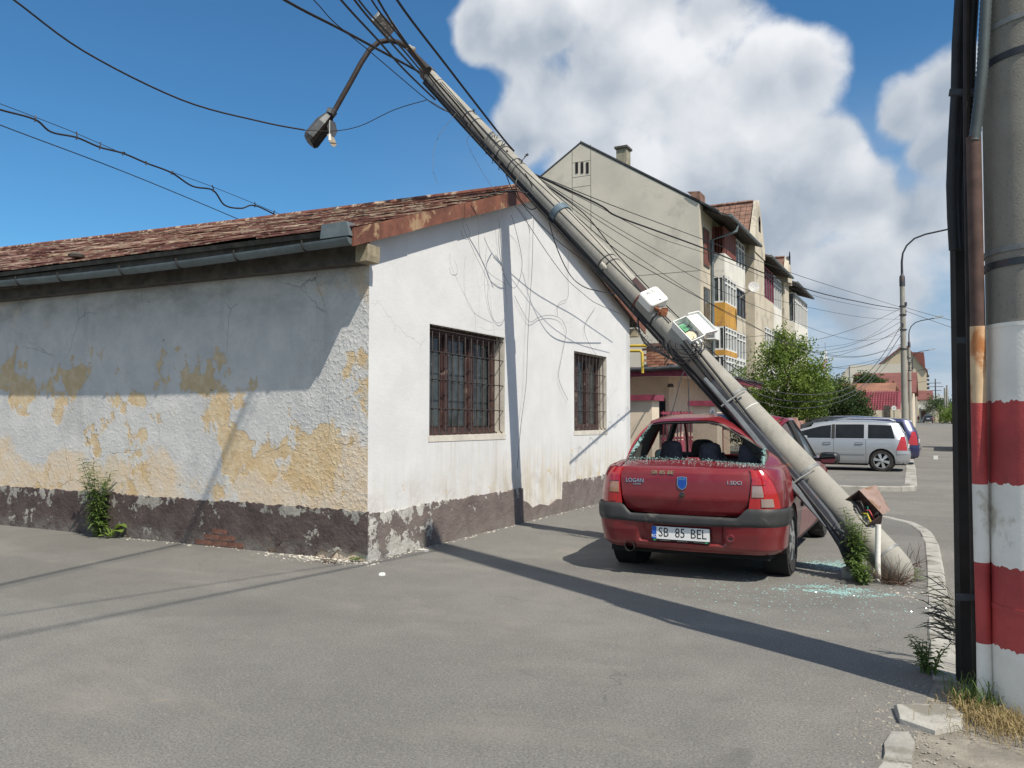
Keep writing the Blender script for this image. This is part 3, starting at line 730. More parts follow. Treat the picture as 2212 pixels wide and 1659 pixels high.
MAT_DKSTEEL = pbr('dark_steel', (0.045, 0.05, 0.06), 0.55, metal=0.3, var=0.25, scale=7, dirt=(0.09, 0.05, 0.035), dirtamt=0.2)
MAT_ARM = pbr('brown_arm', (0.030, 0.023, 0.021), 0.65, metal=0.2, var=0.3, scale=9)
MAT_WPLAST = pbr('white_plastic', (0.74, 0.75, 0.73), 0.4, var=0.05, scale=10, dirt=(0.5, 0.48, 0.42), dirtamt=0.05)
MAT_IRON = pbr('iron_rust', (0.17, 0.062, 0.042), 0.75, var=0.4, scale=18, bmp=0.4, bscale=40)
MAT_WPAINT = pbr('white_paint', (0.74, 0.72, 0.67), 0.6, var=0.09, scale=3, bmp=0.3, bscale=70, dirt=(0.46, 0.42, 0.35), dirtamt=0.16)
MAT_RPAINT = pbr('red_paint', (0.38, 0.055, 0.055), 0.6, var=0.2, scale=4, bmp=0.3, bscale=70, dirt=(0.23, 0.05, 0.045), dirtamt=0.12)
MAT_CERAM = pbr('ceramic', (0.60, 0.57, 0.50), 0.3, var=0.1)

PB, PT = dep(1940, 1231, 7.2), dep(922, 158, 12.0)
PAX = (PT - PB).normalized(); PLEN = (PT - PB).length
def lp(t): return PB + (PT - PB) * t
def lr(t): return lerp(0.148, 0.098, t)
def pix(p):
    v = p - EYE; z = v.dot(FW); return PW / 2 + FPX * v.dot(RT) / z, PH / 2 - FPX * v.dot(UP) / z, z
_ax = [(i / 400, *pix(lp(i / 400))) for i in range(-10, 440)]
def pole_t(x, y): return min(_ax, key=lambda q: hypot(q[1] - x, q[2] - y))
def near_pole(x, y, off):           # a point seen at (x, y), `off` metres nearer than the pole's axis
    q = pole_t(x, y); return dep(x, y, q[3] - off)
PN = (EYE - lp(0.5)); PN = (PN - PAX * PN.dot(PAX)).normalized()      # towards the street
PC = PAX.cross(PN).normalized()
if PC.dot(RT) < 0: PC = -PC                                            # to the right, across the pole
def ring(mb, t, w, extra, n=24, a0=0, a1=2 * pi, thick=0.004):
    """strap round the pole"""
    c = lp(t); r = lr(t) + extra; M = M4((PC, PN, PAX)).transposed().to_4x4(); M.translation = c
    if a1 - a0 > 6.2:
        return mb.lathe([(r - thick, -w / 2), (r, -w / 2), (r, w / 2), (r - thick, w / 2)], n, M, closed=True)
lean = thing('leaning_utility_pole', 'broken concrete utility pole leaning across the red car onto the roof', 'pole', tuple(PB))
mb = MB(); ts = [-0.014, -0.008, 0.0, 0.012, 0.03, 0.05] + [i / 30 for i in range(2, 31)]
pts = [lp(t) for t in ts]; rs = [0.055, 0.105, 0.138, 0.147, 0.148, 0.148] + [lr(t) for t in ts[6:]]
mb.tube(pts, rs, 28); mb.build('shaft', MAT_CONC, lean, 35)
for (x, y), w, e, mat in (((1600, 848), .03, .006, MAT_STRAP), ((1755, 1016), .032, .006, MAT_STRAP), ((1512, 770), .022, .004, MAT_STRAP), ((1905, 1205), .02, .006, MAT_STRAP),
                          ((1018, 252), .02, .006, MAT_DKSTEEL), ((1034, 268), .012, .005, MAT_DKSTEEL), ((1095, 328), .018, .006, MAT_DKSTEEL), ((1120, 352), .016, .006, MAT_DKSTEEL), ((1128, 364), .01, .004, MAT_DKSTEEL),
                          ((948, 186), .008, .004, MAT_DKSTEEL), ((1316, 562), .012, .006, MAT_BLACKCAB), ((1326, 574), .012, .006, MAT_BLACKCAB), ((1632, 880), .006, .002, MAT_WPLAST), ((1425, 690), .02, .008, MAT_DKSTEEL), ((1388, 648), .022, .01, MAT_IRON)):
    q = pole_t(x, y); m = MB(); ring(m, q[0], w, e); m.build('strap', mat, lean, 30)
for x, y in ((1600, 848), (1750, 1018)):
    MB().tube([near_pole(x - 42, y + 30, .235), near_pole(x - 20, y + 14, .24), near_pole(x + 8, y - 2, .19)], .011, 6).build('strap', MAT_STRAP, lean, 40)
q = pole_t(1214, 460); m = MB(); ring(m, q[0], .10, .018, thick=.012); m.build('clamp', pbr('blue_clamp', (0.10, 0.14, 0.17), 0.5, metal=.3), lean, 30)
# clutter of tie wires and hooks on the upper shaft
for x, y in ((1012, 246), (1022, 240), (1085, 316), (1068, 300), (1100, 330), (1125, 348), (1134, 340)):
    c = near_pole(x, y, .11); m = MB()
    pts = [c + V((RND.uniform(-.06, .06), RND.uniform(-.04, .04), RND.uniform(-.06, .06))) for _ in range(6)]
    m.tube(pts, .006, 5); m.build('tie_wire', MAT_DKSTEEL, lean, 50)
for x, y in ((1040, 300), (1052, 318), (1066, 338), (1080, 352), (1058, 300), (1090, 352)):
    c = near_pole(x, y, .05); m = MB()
    m.box(c, (.05, .05, .035), M4.Rotation(RND.uniform(0, 3), 3, 'Y')); m.tube([c, c + V((.02, 0, -.08)), c + V((-.02, 0, -.09)), c + V((-.01, 0, -.02))], .005, 5)
    m.build('cable_clip', MAT_DKSTEEL, lean, 40)
# steel guard that covered the cables, standing off the lower shaft
def along(a, b, n): return [(lerp(a[0], b[0], i / n), lerp(a[1], b[1], i / n)) for i in range(n + 1)]
gpx = [(1540, 826), (1600, 896), (1662, 968), (1722, 1038), (1782, 1112), (1822, 1172)]
gp = [near_pole(x, y, .19) for x, y in gpx] + [gnd(1852, 1244, 0.0)]
def gat(t):
    k = t * (len(gp) - 1); i = min(int(k), len(gp) - 2); return gp[i].lerp(gp[i + 1], k - i)
gd_ = (gp[4] - gp[0]).normalized(); gn = (PN - gd_ * gd_.dot(PN)).normalized(); gs = gd_.cross(gn).normalized()
if gs.dot(RT) < 0: gs = -gs
mb = MB(); n = 18
prof = [(-1.0, -0.07), (-1.0, 0.0), (-0.62, 0.022), (0.62, 0.022), (1.0, 0.0), (1.0, -0.06)]
vs = []
for i in range(n + 1):
    t = i / n; w = lerp(0.036, 0.060, min(1, t * 1.2)); c = gat(t) + gn * RND.uniform(-.002, .002)
    for a, d in prof: vs.append(c + gs * (a * w) + gn * d)
k = len(prof)
mb.add(vs, [(i * k + j, (i + 1) * k + j, (i + 1) * k + j + 1, i * k + j + 1) for i in range(n) for j in range(k - 1)])
mb.build('cable_guard', MAT_DKSTEEL, lean, 25)
mb = MB(); fl = [near_pole(x, y, .225) for x, y in ((1522, 818), (1585, 892), (1660, 985), (1722, 1062), (1784, 1138))]
mb.tube(fl, [.022, .03, .034, .032, .004], 6); mb.build('guard_lit_side', MAT_STEEL, lean, 30)  # paler steel strip standing for the guard's side that catches light
for kk, (x0, y0_, x1, y1_) in enumerate(((1478, 736, 1850, 1205), (1490, 736, 1858, 1200), (1470, 744, 1812, 1172))):
    MB().tube([near_pole(lerp(x0, x1, q / 8), lerp(y0_, y1_, q / 8) , .20 - .015 * kk) for q in range(9)], (.018, .014, .01)[kk], 8).build('cable', MAT_BLACKCAB, lean, 50)
# black cables strapped down the shadow side of the shaft
for i, (o, r) in enumerate(((-.10, .012), (-.125, .016), (-.145, .011), (-.165, .014), (-.09, .009), (-.15, .008))):
    pts = []
    for k in range(24):
        t = lerp(0.03, 0.985, k / 23)
        pts.append(lp(t) + PC * (o * lr(t) / .125 + .006 * sin(9 * t + i)) + PN * (0.02 + .085 * (1 - abs(o) / .19) + .012 * sin(14 * t + 2 * i) + (.03 if i == 5 else 0)))
    m = MB().tube(pts, r, 7); m.build('cable', MAT_BLACKCAB if i != 4 else MAT_GREYCAB, lean, 60)
for seed, side in ((1, .35), (2, .55)):
    rr = random.Random(seed); m = MB()
    pts = [lp(t) + PC * (lr(t) * (side + .25 * sin(7 * t * seed))) + PN * (lr(t) * sqrt(max(.05, 1 - (side + .25 * sin(7 * t * seed)) ** 2)) + .004) for t in [lerp(.36, .95, k / 40) for k in range(41)]]
    m.tube(pts, .0045, 5); m.build('thin_wire', MAT_BLACKCAB, lean, 60)
# lamp arm and its battered head
arm_px = [(925, 152, 11.75), (905, 130, 11.85), (880, 102, 12.0), (862, 92, 12.05), (842, 87, 12.05), (818, 91, 12.0), (798, 108, 11.95), (780, 136, 11.9), (757, 178, 11.85), (722, 240, 11.8)]
apts = [dep(*p) for p in arm_px]
MB().tube(apts, [.06, .05] + [.038] * 8, 12).build('lamp_arm', MAT_ARM, lean, 45)
MB().lathe([(lr(1) + .012, -.10), (lr(1) + .012, .02), (.07, .05), (.045, .14)], 20, M4.Translation(PT) @ M4((PC, PN, PAX)).transposed().to_4x4()).build('pole_cap', pbr('rusty_cap', (0.10, .075, .055), .8, var=.3, scale=20), lean, 40)
na, nb = dep(720, 240, 11.8), dep(672, 300, 11.75)
ld = (nb - na).normalized(); lw = V((0.35, -0.9, -0.2)); lw = (lw - ld * lw.dot(ld)).normalized(); ln = ld.cross(lw).normalized()
if ln.z < 0: ln = -ln
L = (nb - na).length
mb = MB(); st = [(-.04, .045, .05), (.10, .05, .06), (.22, .12, .10), (.5, .19, .15), (1.0, .21, .15), (1.1, .18, .11)]
vs = []
for t, w, hh in st:
    c = na + ld * (t * L)
    for a, b in ((-1, -.55), (-1, .1), (-.7, .5), (.7, .5), (1, .1), (1, -.55)): vs.append(c + lw * (a * w) + ln * (b * hh))
mb.add(vs, [(i * 6 + j, (i + 1) * 6 + j, (i + 1) * 6 + j + 1, i * 6 + j + 1) for i in range(5) for j in range(5)] + [(30, 31, 32, 33, 34, 35), (0, 5, 4, 3, 2, 1)])
head = mb.build('lamp_head', pbr('lamp_housing', (0.075, 0.08, 0.085), 0.55, metal=.3, var=.25, scale=14), lean, 20)
f0 = dep(712, 258, 11.7); mb = MB()
mb.prism([(0, 0), (.07, -.03), (.10, -.15), (.06, -.25), (.0, -.24), (-.03, -.1)], lambda a, b, t: f0 + RT * a + V((0, 0, 1)) * b + FW * (t + a * .6), 0, .012)
mb.build('hanging_flap', MAT_DKSTEEL, head)
f1 = dep(706, 294, 11.55); MB().prism([(0, .03), (.10, -.02), (.145, -.12), (.11, -.16), (.06, -.13)], lambda a, b, t: f1 + RT * a + V((0, 0, 1)) * b + FW * t, 0, .008).build('torn_cover', pbr('torn_cover', (.33, .29, .22), .7), head)
f2 = dep(712, 290, 11.45); MB().tube([f2 + V((0, 0, .2)), f2], .004, 4).tube([f2, f2 - V((0, 0, .09))], .02, 6).build('tag', MAT_WPLAST, head)
MB().lathe([(.045, 0), (.07, .01), (.07, .09), (.045, .10)], 12, M4.Translation(dep(721, 238, 11.8)) @ ld.to_track_quat('Z', 'Y').to_matrix().to_4x4()).build('neck_collar', MAT_DKSTEEL, head, 40)
MB().box(dep(714, 239, 11.7), (.09, .06, .06), M4.Rotation(.5, 3, 'Y')).build('bracket', MAT_STRAP, head)
# street-side fixtures at the pole top
MB().beam(dep(812, 35, 11.2), dep(845, 70, 11.6), .17, .05, PN).build('splice_box', pbr('splice_grey', (.22, .23, .23), .5, metal=.2, dirt=(.6, .6, .58), dirtamt=.3, scale=20), lean)
MB().beam(dep(838, 34, 11.4), dep(882, 100, 11.8), .02, .02).build('rod', MAT_STRAP, lean)
for k in range(2):
    MB().lathe([(.03, 0), (.045, .01), (.03, .02), (.045, .035), (.03, .05)], 10, M4.Translation(dep(884 + 8 * k, 106 + 4 * k, 11.75))).build('insulator', MAT_CERAM, lean, 50)

# meter boxes
def frame_at(c, a, n):                      # local x across, y along, z out
    a = V(a).normalized(); n = V(n); n = (n - a * n.dot(a)).normalized(); x = a.cross(n).normalized()
    if x.dot(RT) < 0: x = -x
    M = M4((x, a, n)).transposed().to_4x4(); M.translation = c; return M
def rbox(mb, M, w, h, d0, d1, r=0.03, seg=4, bev=0.012):
    def rr(w, h, r): return [(sx * (w / 2 - r) + r * cos(a), sy * (h / 2 - r) + r * sin(a)) for sx, sy, s in ((1, 1, 0), (-1, 1, 1), (-1, -1, 2), (1, -1, 3)) for a in [s * pi / 2 + pi / 2 * k / seg for k in range(seg + 1)]]
    rings = [[(x, y, d0) for x, y in rr(w, h, r)], [(x, y, d1 - bev) for x, y in rr(w, h, r)], [(x, y, d1) for x, y in rr(w - 2 * bev, h - 2 * bev, max(.004, r - bev))]]
    n = len(rings[0]); vs = [M @ V(p) for q in rings for p in q]
    fs = [(k * n + i, k * n + (i + 1) % n, (k + 1) * n + (i + 1) % n, (k + 1) * n + i) for k in range(2) for i in range(n)] + [tuple(2 * n + i for i in range(n)), tuple(reversed(range(n)))]
    return mb.add(vs, fs)
def text(name, s, M, size, mat, parent, depth=0.002, align='CENTER', xs=1.0):
    cu = bpy.data.curves.new(name, 'FONT'); cu.body = s; cu.size = size; cu.align_x = align; cu.align_y = 'CENTER'; cu.extrude = depth; cu.resolution_u = 3
    to = bpy.data.objects.new(name, cu); COL.objects.link(to)
    dg = bpy.context.evaluated_depsgraph_get()
    me = bpy.data.meshes.new_from_object(to.evaluated_get(dg)); me.name = name
    bpy.data.objects.remove(to); me.transform(M @ M4.Diagonal((xs, 1, 1, 1))); me.materials.clear(); me.materials.append(mat)
    return link(name, me, parent)
MAT_INK = pbr('black_ink', (0.02, 0.02, 0.02), 0.6, var=0.1)
bn = (PN * 0.75 + PC * 0.25 + V((0.35, -0.2, 0.45))).normalized()
c = near_pole(1411, 645, .16); M = frame_at(c, -PAX, bn)
mb = MB(); rbox(mb, M, .245, .235, -.07, .05, .035)
jb = mb.build('meter_box', MAT_WPLAST, lean, 30)
text('number', '20125', M @ M4.Translation((-.005, -.062, .0515)) @ M4.Rotation(pi, 4, 'Z') @ M4.Rotation(pi, 4, 'Z'), .05, MAT_INK, jb, .001)
MB().lathe([(.0, .002), (.012, .002), (.012, 0)], 12, M @ M4.Translation((.02, .085, .05))).build('lock', MAT_INK, jb)
mb = MB()
for k in range(7):
    p = near_pole(1426 + RND.uniform(-14, 16), 668 + RND.uniform(-8, 10), .16); mb.box(p, (.07, .02, .05), M4.Rotation(RND.uniform(0, 3), 3, (RND.random(), RND.random(), RND.random())))
mb.build('broken_bracket', pbr('orange_rust', (.25, .10, .05), .85, var=.4, scale=20), lean)
MB().beam(near_pole(1370, 603, .13), near_pole(1400, 636, .14), .06, .03, PN).build('bracket_plate', pbr('maroon_plate', (.09, .055, .055), .7), lean)
MB().beam(near_pole(1372, 660, .03), near_pole(1398, 634, .17), .035, .012, PN).beam(near_pole(1366, 664, .01), near_pole(1374, 658, .05), .05, .05, PN).build('bracket', MAT_IRON, lean)
c = near_pole(1487, 713, .17); M = frame_at(c, -PAX, bn); W_, H_ = .185, .325
mb = MB(); w2, h2 = W_ / 2, H_ / 2
for a, b in (((-w2, -h2, -.07), (w2, h2, -.06)),): pass
def lbox(mb, M, a, b):
    P = [M @ V((x, y, z)) for z in (a[2], b[2]) for y in (a[1], b[1]) for x in (a[0], b[0])]
    return mb.add(P, [(0, 2, 3, 1), (4, 5, 7, 6), (0, 1, 5, 4), (2, 6, 7, 3), (0, 4, 6, 2), (1, 3, 7, 5)])
t_ = .008
lbox(mb, M, (-w2, -h2, -.07), (w2, h2, -.06)); lbox(mb, M, (-w2, -h2, -.06), (-w2 + t_, h2, .03)); lbox(mb, M, (w2 - t_, -h2, -.06), (w2, h2, .03))
lbox(mb, M, (-w2 + t_, -h2, -.06), (w2 - t_, -h2 + t_, .03)); lbox(mb, M, (-w2 + t_, h2 - t_, -.06), (w2 - t_, h2, .03))
ob = mb.build('open_meter_box', MAT_WPLAST, lean)
lidM = M @ M4.Translation((w2 + .004, .0, .03)) @ M4.Rotation(radians(14), 4, 'Y')
mb = MB(); lbox(mb, lidM, (0, -h2, -.006), (W_ * .93, h2, 0))
for a, b in (((0, -h2, 0), (W_ * .93, -h2 + .008, .03)), ((0, h2 - .008, 0), (W_ * .93, h2, .03)), ((W_ * .93 - .008, -h2 + .008, 0), (W_ * .93, h2 - .008, .03))): lbox(mb, lidM, a, b)
mb.build('lid', MAT_WPLAST, ob)
mb = MB()
for k in range(5): lbox(mb, M, (-.035 + .012 * k * .2, -.115 + .021 * k, -.06), (.035, -.097 + .021 * k, -.025))
mb.build('terminal_block', pbr('green_terminal', (.06, .28, .13), .5), ob)
MB().lathe([(0, -.03), (.06, -.03), (.065, -.05), (.065, -.06)], 18, M @ M4.Translation((.0, .055, 0))).build('reel', pbr('beige_reel', (.55, .47, .33), .6), ob, 30)
mb = MB()
for k in range(9):
    p = V((RND.uniform(-.07, .07), RND.uniform(-.1, .14), -.03)); pts = [p]
    for _ in range(5): pts.append(pts[-1] + V((RND.uniform(-.04, .04), RND.uniform(-.03, .04), RND.uniform(-.012, .012))))
    mb.tube([M @ V((max(-.08, min(.08, q.x)), max(-.14, min(.14, q.y)), max(-.05, min(.0, q.z)))) for q in pts], .003, 4)
mb.build('loose_wires', MAT_BLACKCAB, ob, 60)
for k in range(7):          # slack cable coils under the open box
    a0 = near_pole(1440 + 4 * k, 742 + RND.uniform(-10, 6), .16); pts = []
    cx, cy, rx, ry = 1478 + RND.uniform(-10, 10), 742 + RND.uniform(-8, 8), 42 + RND.uniform(-14, 10), 24 + RND.uniform(-8, 14)
    for i in range(13):
        a = lerp(-.3, pi + .4, i / 12); pts.append(near_pole(cx - rx * cos(a), cy + ry * sin(a), .15 + .05 * sin(a) + .01 * k))
    MB().tube(pts, RND.choice([.004, .006, .008]), 6).build('cable_coil', MAT_BLACKCAB, lean, 60)
for k in range(3): MB().lathe([(.012, 0), (.012, .03), (.008, .04)], 8, frame_at(near_pole(1496 + 8 * k, 742 - 4 * k, .17), PAX, bn) @ M4.Rotation(pi / 2, 4, 'X')).build('cable_gland', MAT_WPLAST, lean, 40)
c = near_pole(1306, 575, .12)
MB().lathe([(.018, -.06), (.03, -.05), (.018, -.035), (.034, -.02), (.02, -.005), (.034, .01), (.02, .03), (.012, .05)], 14, frame_at(c, PAX, PN) @ M4.Rotation(pi / 2, 4, 'X')).build('insulator', MAT_CERAM, lean, 50)
# rusted cable box at the foot
def px_quad_box():
    a, b, c_, d = near_pole(1820, 1083, .10), near_pole(1856, 1058, .17), near_pole(1907, 1112, .20), near_pole(1873, 1136, .14)
    nrm = (b - a).cross(d - a).normalized()
    if nrm.dot(EYE - a) < 0: nrm = -nrm
    ddir = (-nrm * .8 - PC * .5 - V((0, 0, .15))).normalized()
    D = .13; mb = MB(); q = [a, b, c_, d]; r = [p + ddir * D for p in q]
    cen = (a + b + c_ + d) / 4; qi = [p + (cen - p).normalized() * .012 for p in q]; ri = [p + (cen - p).normalized() * .012 + ddir * (D - .008) for p in q]
    vs = q + r + qi + ri
    fs = []
    for i in range(4):
        j = (i + 1) % 4; fs += [(i, j, 4 + j, 4 + i), (8 + j, 8 + i, 12 + i, 12 + j), (j, i, 8 + i, 8 + j)]
    fs += [(4, 5, 6, 7), (15, 14, 13, 12)]
    mb.add(vs, fs)
    o = mb.build('rusty_box', pbr('box_brown', (.075, .05, .045), .7, metal=.2, var=.35, scale=14, dirt=(.2, .09, .05), dirtamt=.2), lean)
    e0, e1 = near_pole(1893, 1048, .02), near_pole(1923, 1102, .05)
    MB().prism([(0, 0), (1, 0), (1, 1), (.8, 1.02), (.55, .96), (.5, 1.0), (0, 1)], lambda u, v, t: (b + (c_ - b) * v) * (1 - u) + (e0 + (e1 - e0) * v) * u + nrm * t, .004, .008).build('lid', pbr('pink_lid', (.24, .165, .14), .7, var=.15, scale=10, dirt=(.17, .095, .055), dirtamt=.3), o)
    for col, u, v, u2, v2, r_ in (((.5, .4, .03), .4, .55, .35, .95, .008), ((.45, .05, .06), .55, .5, .6, .9, .006), ((.03, .32, .26), .75, .45, .5, .7, .004), ((.02, .02, .02), .3, .2, .3, .6, .008), ((.02, .02, .02), .6, .15, .55, .55, .009), ((.2, .2, .19), .12, .25, .2, .6, .007), ((.2, .2, .19), .05, .35, .15, .65, .007), ((.35, .35, .33), .75, .8, .85, .9, .005)):
        P = lambda u, v, d: a + (b - a) * u + (d_ - a) * v + ddir * d
        d_ = d
        MB().tube([P(u, v, .05), P(lerp(u, u2, .4) + .05, lerp(v, v2, .4), .0), P(u2, v2, .04)], r_, 6).build('wire_end', pbr('wire_%.2f_%.2f' % (col[0], col[1]), col, .5), o, 60)
px_quad_box()
for (xb, yb, xt, yt) in ((1897, 1258, 1896, 1138), (1880, 1248, 1886, 1125)):
    b0 = gnd(xb, yb); t0 = b0 + V((.008, .02, (yb - yt) * 7.3 / 1750))
    MB().tube([b0 - V((0, 0, .05)), b0 + V((0, 0, .2)), t0], .0235, 12).build('white_conduit', MAT_WPAINT, lean, 40)

# ================================================================== striped pole in the foreground
SPX, SPY = 0.468, 4.735
stripe = thing('striped_pole', 'tall concrete pole with red and white painted bands at the right edge', 'pole', (SPX, SPY, 0))
def sr(z): return lerp(0.236, 0.176, z / 8.4)
zb = [-0.05, 0.325, 0.715, 1.115, 1.515, 1.885, 8.4]
for i in range(6):
    z0, z1 = zb[i], zb[i + 1]; n = 4 if i < 5 else 20
    mb = MB(); mb.lathe([(sr(lerp(z0, z1, k / n)) + (0.0025 if i < 5 else 0), lerp(z0, z1, k / n) + (0.0 if k in (0, n) else 0)) for k in range(n + 1)], 120, M4.Translation((SPX, SPY, 0)))
    for j in range(120):
        for kk, bi in ((0, i), (n, i + 1)):
            if 0 < bi < 6:
                x_, y_, z_ = mb.v[kk * 120 + j]; mb.v[kk * 120 + j] = (x_, y_, z_ + .004 * sin(j * .9 + bi * 3) + .003 * sin(j * 2.7 + bi) + random.Random(bi * 1000 + j).uniform(-.005, .005))
    mb.build('white_band' if i in (0, 2, 4) else 'red_band' if i < 5 else 'shaft', MAT_WPAINT if i in (0, 2, 4) else MAT_RPAINT if i < 5 else concrete('pole_concrete_grey', (0.205, 0.195, 0.17), (0.27, 0.255, 0.22)), stripe, 40)
def sring(z, w, mat, tilt=0.0, e=.006):
    M = M4.Translation((SPX, SPY, z)) @ M4.Rotation(tilt, 4, 'Y')
    r = sr(z) + e; MB().lathe([(r - .004, -w / 2), (r, -w / 2), (r, w / 2), (r - .004, w / 2)], 40, M, closed=True).build('strap', mat, stripe, 30)
def spz(y): return 1.43 + (905 - y) * 4.05 / 1750
for y, w, mat, tl in ((62, .026, MAT_STRAP, -.08), (135, .034, MAT_DKSTEEL, -.06), (548, .026, MAT_STRAP, -.02), (577, .034, MAT_DKSTEEL, -.02), (708, .02, MAT_WPAINT, 0), (1300, .022, MAT_RPAINT, 0)): sring(spz(y), w, mat, tl)
def at4(x, y, k): return dep(x, y, k)
# rusty pipe, painted in bands at its foot, with the corrugated conduit that goes into it
foot = gnd(2128, 1530)
pp = [(2103, 296), (2107, 500), (2112, 705), (2114, 870), (2117, 1045), (2121, 1213), (2126, 1388)]
P3 = [at4(x, y, 4.03) for x, y in pp] + [foot]
for i, (a, b) in enumerate(zip([P3[0], P3[2], P3[3], P3[4], P3[5], P3[6]], [P3[2], P3[3], P3[4], P3[5], P3[6], P3[7]])):
    m = [pbr('pipe_rust', (.085, .050, .042), .75, var=.3, scale=9), pbr('pipe_orange', (.58, .42, .26), .6, var=.2, scale=3, dirt=(.38, .15, .05), dirtamt=.55), MAT_RPAINT, MAT_WPAINT, MAT_RPAINT, MAT_WPAINT][i]
    MB().tube([a, b], .0335 + (.0015 if i else 0), 20).build('pipe_band' if i else 'pipe', m, stripe, 40)
pts = [at4(x, y, 4.02) for x, y in ((2136, -120), (2130, 0), (2126, 80), (2122, 150), (2114, 230), (2104, 310))]
dense = []
for a, b in zip(pts, pts[1:]): dense += [a.lerp(b, k / 14) for k in range(14)]
MB().tube(dense, [.0245 + .003 * (i % 2) for i in range(len(dense))], 12).build('conduit', pbr('conduit_grey', (.055, .07, .075), .5, var=.2), stripe, 60)
# black bundle and its steel cover, standing clear of the shaft on the left
def bundle(xs, r, name, mat, k=4.2):
    pts = [at4(x, y, k) for x, y in xs]; dense = []
    for a, b in zip(pts, pts[1:]): dense += [a.lerp(b, q / 4) for q in range(4)]
    MB().tube(dense + [pts[-1]], r, 9).build(name, mat, stripe, 50)
for i, (o, r) in enumerate(((0, .028), (11, .026), (22, .028), (6, .022), (30, .024), (16, .024))):
    bundle([(2074 + o, -120), (2074 + o, 0), (2068 + o, 100), (2066 + o, 200), (2060 + o * .9, 300), (2056 + o * .8, 400), (2058 + o * .7, 470), (2062 + o * .6, 540)], r, 'black_cable', MAT_BLACKCAB, 4.30 + .014 * (i % 3))
a, b = at4(2064, 440, 4.24), at4(2085, 1478, 4.24)
b2 = gnd(2087, 1474); a2 = dep(2073, 452, pix(b2)[2]); ax = (a2 - b2).normalized()
for nm, w, d, off in (('steel_cover', .085, .05, 0),):
    x = V((.86, .5, 0)).normalized(); y = V((-.5, .86, 0)).normalized(); mb = MB()
    for q in ((-w / 2, -d / 2, w / 2, -d / 2 + .006), (-w / 2, -d / 2 + .006, -w / 2 + .006, d / 2), (w / 2 - .006, -d / 2 + .006, w / 2, d / 2)):
        vs = [base + x * u + y * v for base in (b2, a2) for u, v in ((q[0], q[1]), (q[2], q[1]), (q[2], q[3]), (q[0], q[3]))]
        mb.add(vs, [(0, 1, 5, 4), (1, 2, 6, 5), (2, 3, 7, 6), (3, 0, 4, 7), (4, 5, 6, 7), (3, 2, 1, 0)])
    mb.build('steel_cover', pbr('black_steel', (.02, .019, .018), .7, var=.3, scale=8), stripe)
for y in (735, 200, 1290): 
    m = MB(); m.beam(at4(2066 if y > 300 else 2050, y, 4.2), at4(2135, y, 4.12), .03, .03); m.build('standoff', MAT_DKSTEEL, stripe)
MB().tube([at4(2088, -100, 4.12), at4(2088, 300, 4.12), at4(2092, 600, 4.12), at4(2097, 900, 4.12), gnd(2108, 1500)], .016, 8).build('flat_conduit', MAT_ARM, stripe, 40)

# ================================================================== street lamp poles down the road
def lamp_pole(base, h, arm=2.0, label='', seed=1, detail=True, flip=1):
    t = thing('street_lamp', label, 'street lamp', tuple(base), group='street lamps along the road', world=False)
    MB().tube([(0, 0, -.2), (0, 0, h * .5), (0, 0, h)], [.16, .135, .11], 14).build('pole', MAT_CONC, t, 40)
    pts = [(0, 0, h - .1), (0, 0, h + .9), (.05, 0, h + 1.3), (.22, 0, h + 1.65), (.55, 0, h + 1.95), (1.0, 0, h + 2.1), (arm, 0, h + 2.25)]
    MB().tube([(flip * x, y, z) for x, y, z in pts], [.06, .05] + [.04] * 5, 8).build('arm', MAT_DKSTEEL, t, 50)
    MB().tube([(0, 0, h - .25), (0, 0, h + .2), (0, 0, h + .32)], [.125, .12, .05], 12).build('sleeve', MAT_DKSTEEL, t, 40)
    MB().prism([(arm - .05, h + 2.2), (arm + .1, h + 2.34), (arm + .62, h + 2.46), (arm + .7, h + 2.36), (arm + .1, h + 2.2)], lambda a, b, q: (flip * a, q, b), -.11, .11).build('lamp_head', pbr('lamp_grey', (.42, .43, .43), .4), t)
    for k, z in enumerate((h - 1.2, h - 1.6, h - 2.3, h - 3.2)):
        MB().lathe([(.145, -.03), (.155, -.03), (.155, .03), (.145, .03)], 14, M4.Translation((0, 0, z)), closed=True).build('strap', MAT_DKSTEEL, t)
    for k in range(5 if detail else 2):
        z = h - 1.1 - k * .33; a = RND.uniform(0, 6); MB().box((.14 * cos(a), .14 * sin(a), z), (.1, .1, .16)).build('junction', MAT_DKSTEEL, t)
    return t
for i, (px, k, h, lab) in enumerate(((1955, 37.7, 7.9, 'nearest tall concrete street lamp behind the silver car, hung with cables'), (1967, 72, 7.9, 'second concrete street lamp, just behind the cable hung one'), (1973.5, 107, 7.9, 'third street lamp down the road with a long arm'),
                                     (1976.5, 146, 7.6, 'fourth street lamp, thin and far off before the beige school wall'), (1979, 190, 7.2, 'farthest and smallest street lamp down the road'))):
    p = dep(px, 905, k); p.z = gz(p.y) - .02
    o = lamp_pole(p, h, 2.05, lab, i, i < 2)
    if i == 0: LAMP0 = p
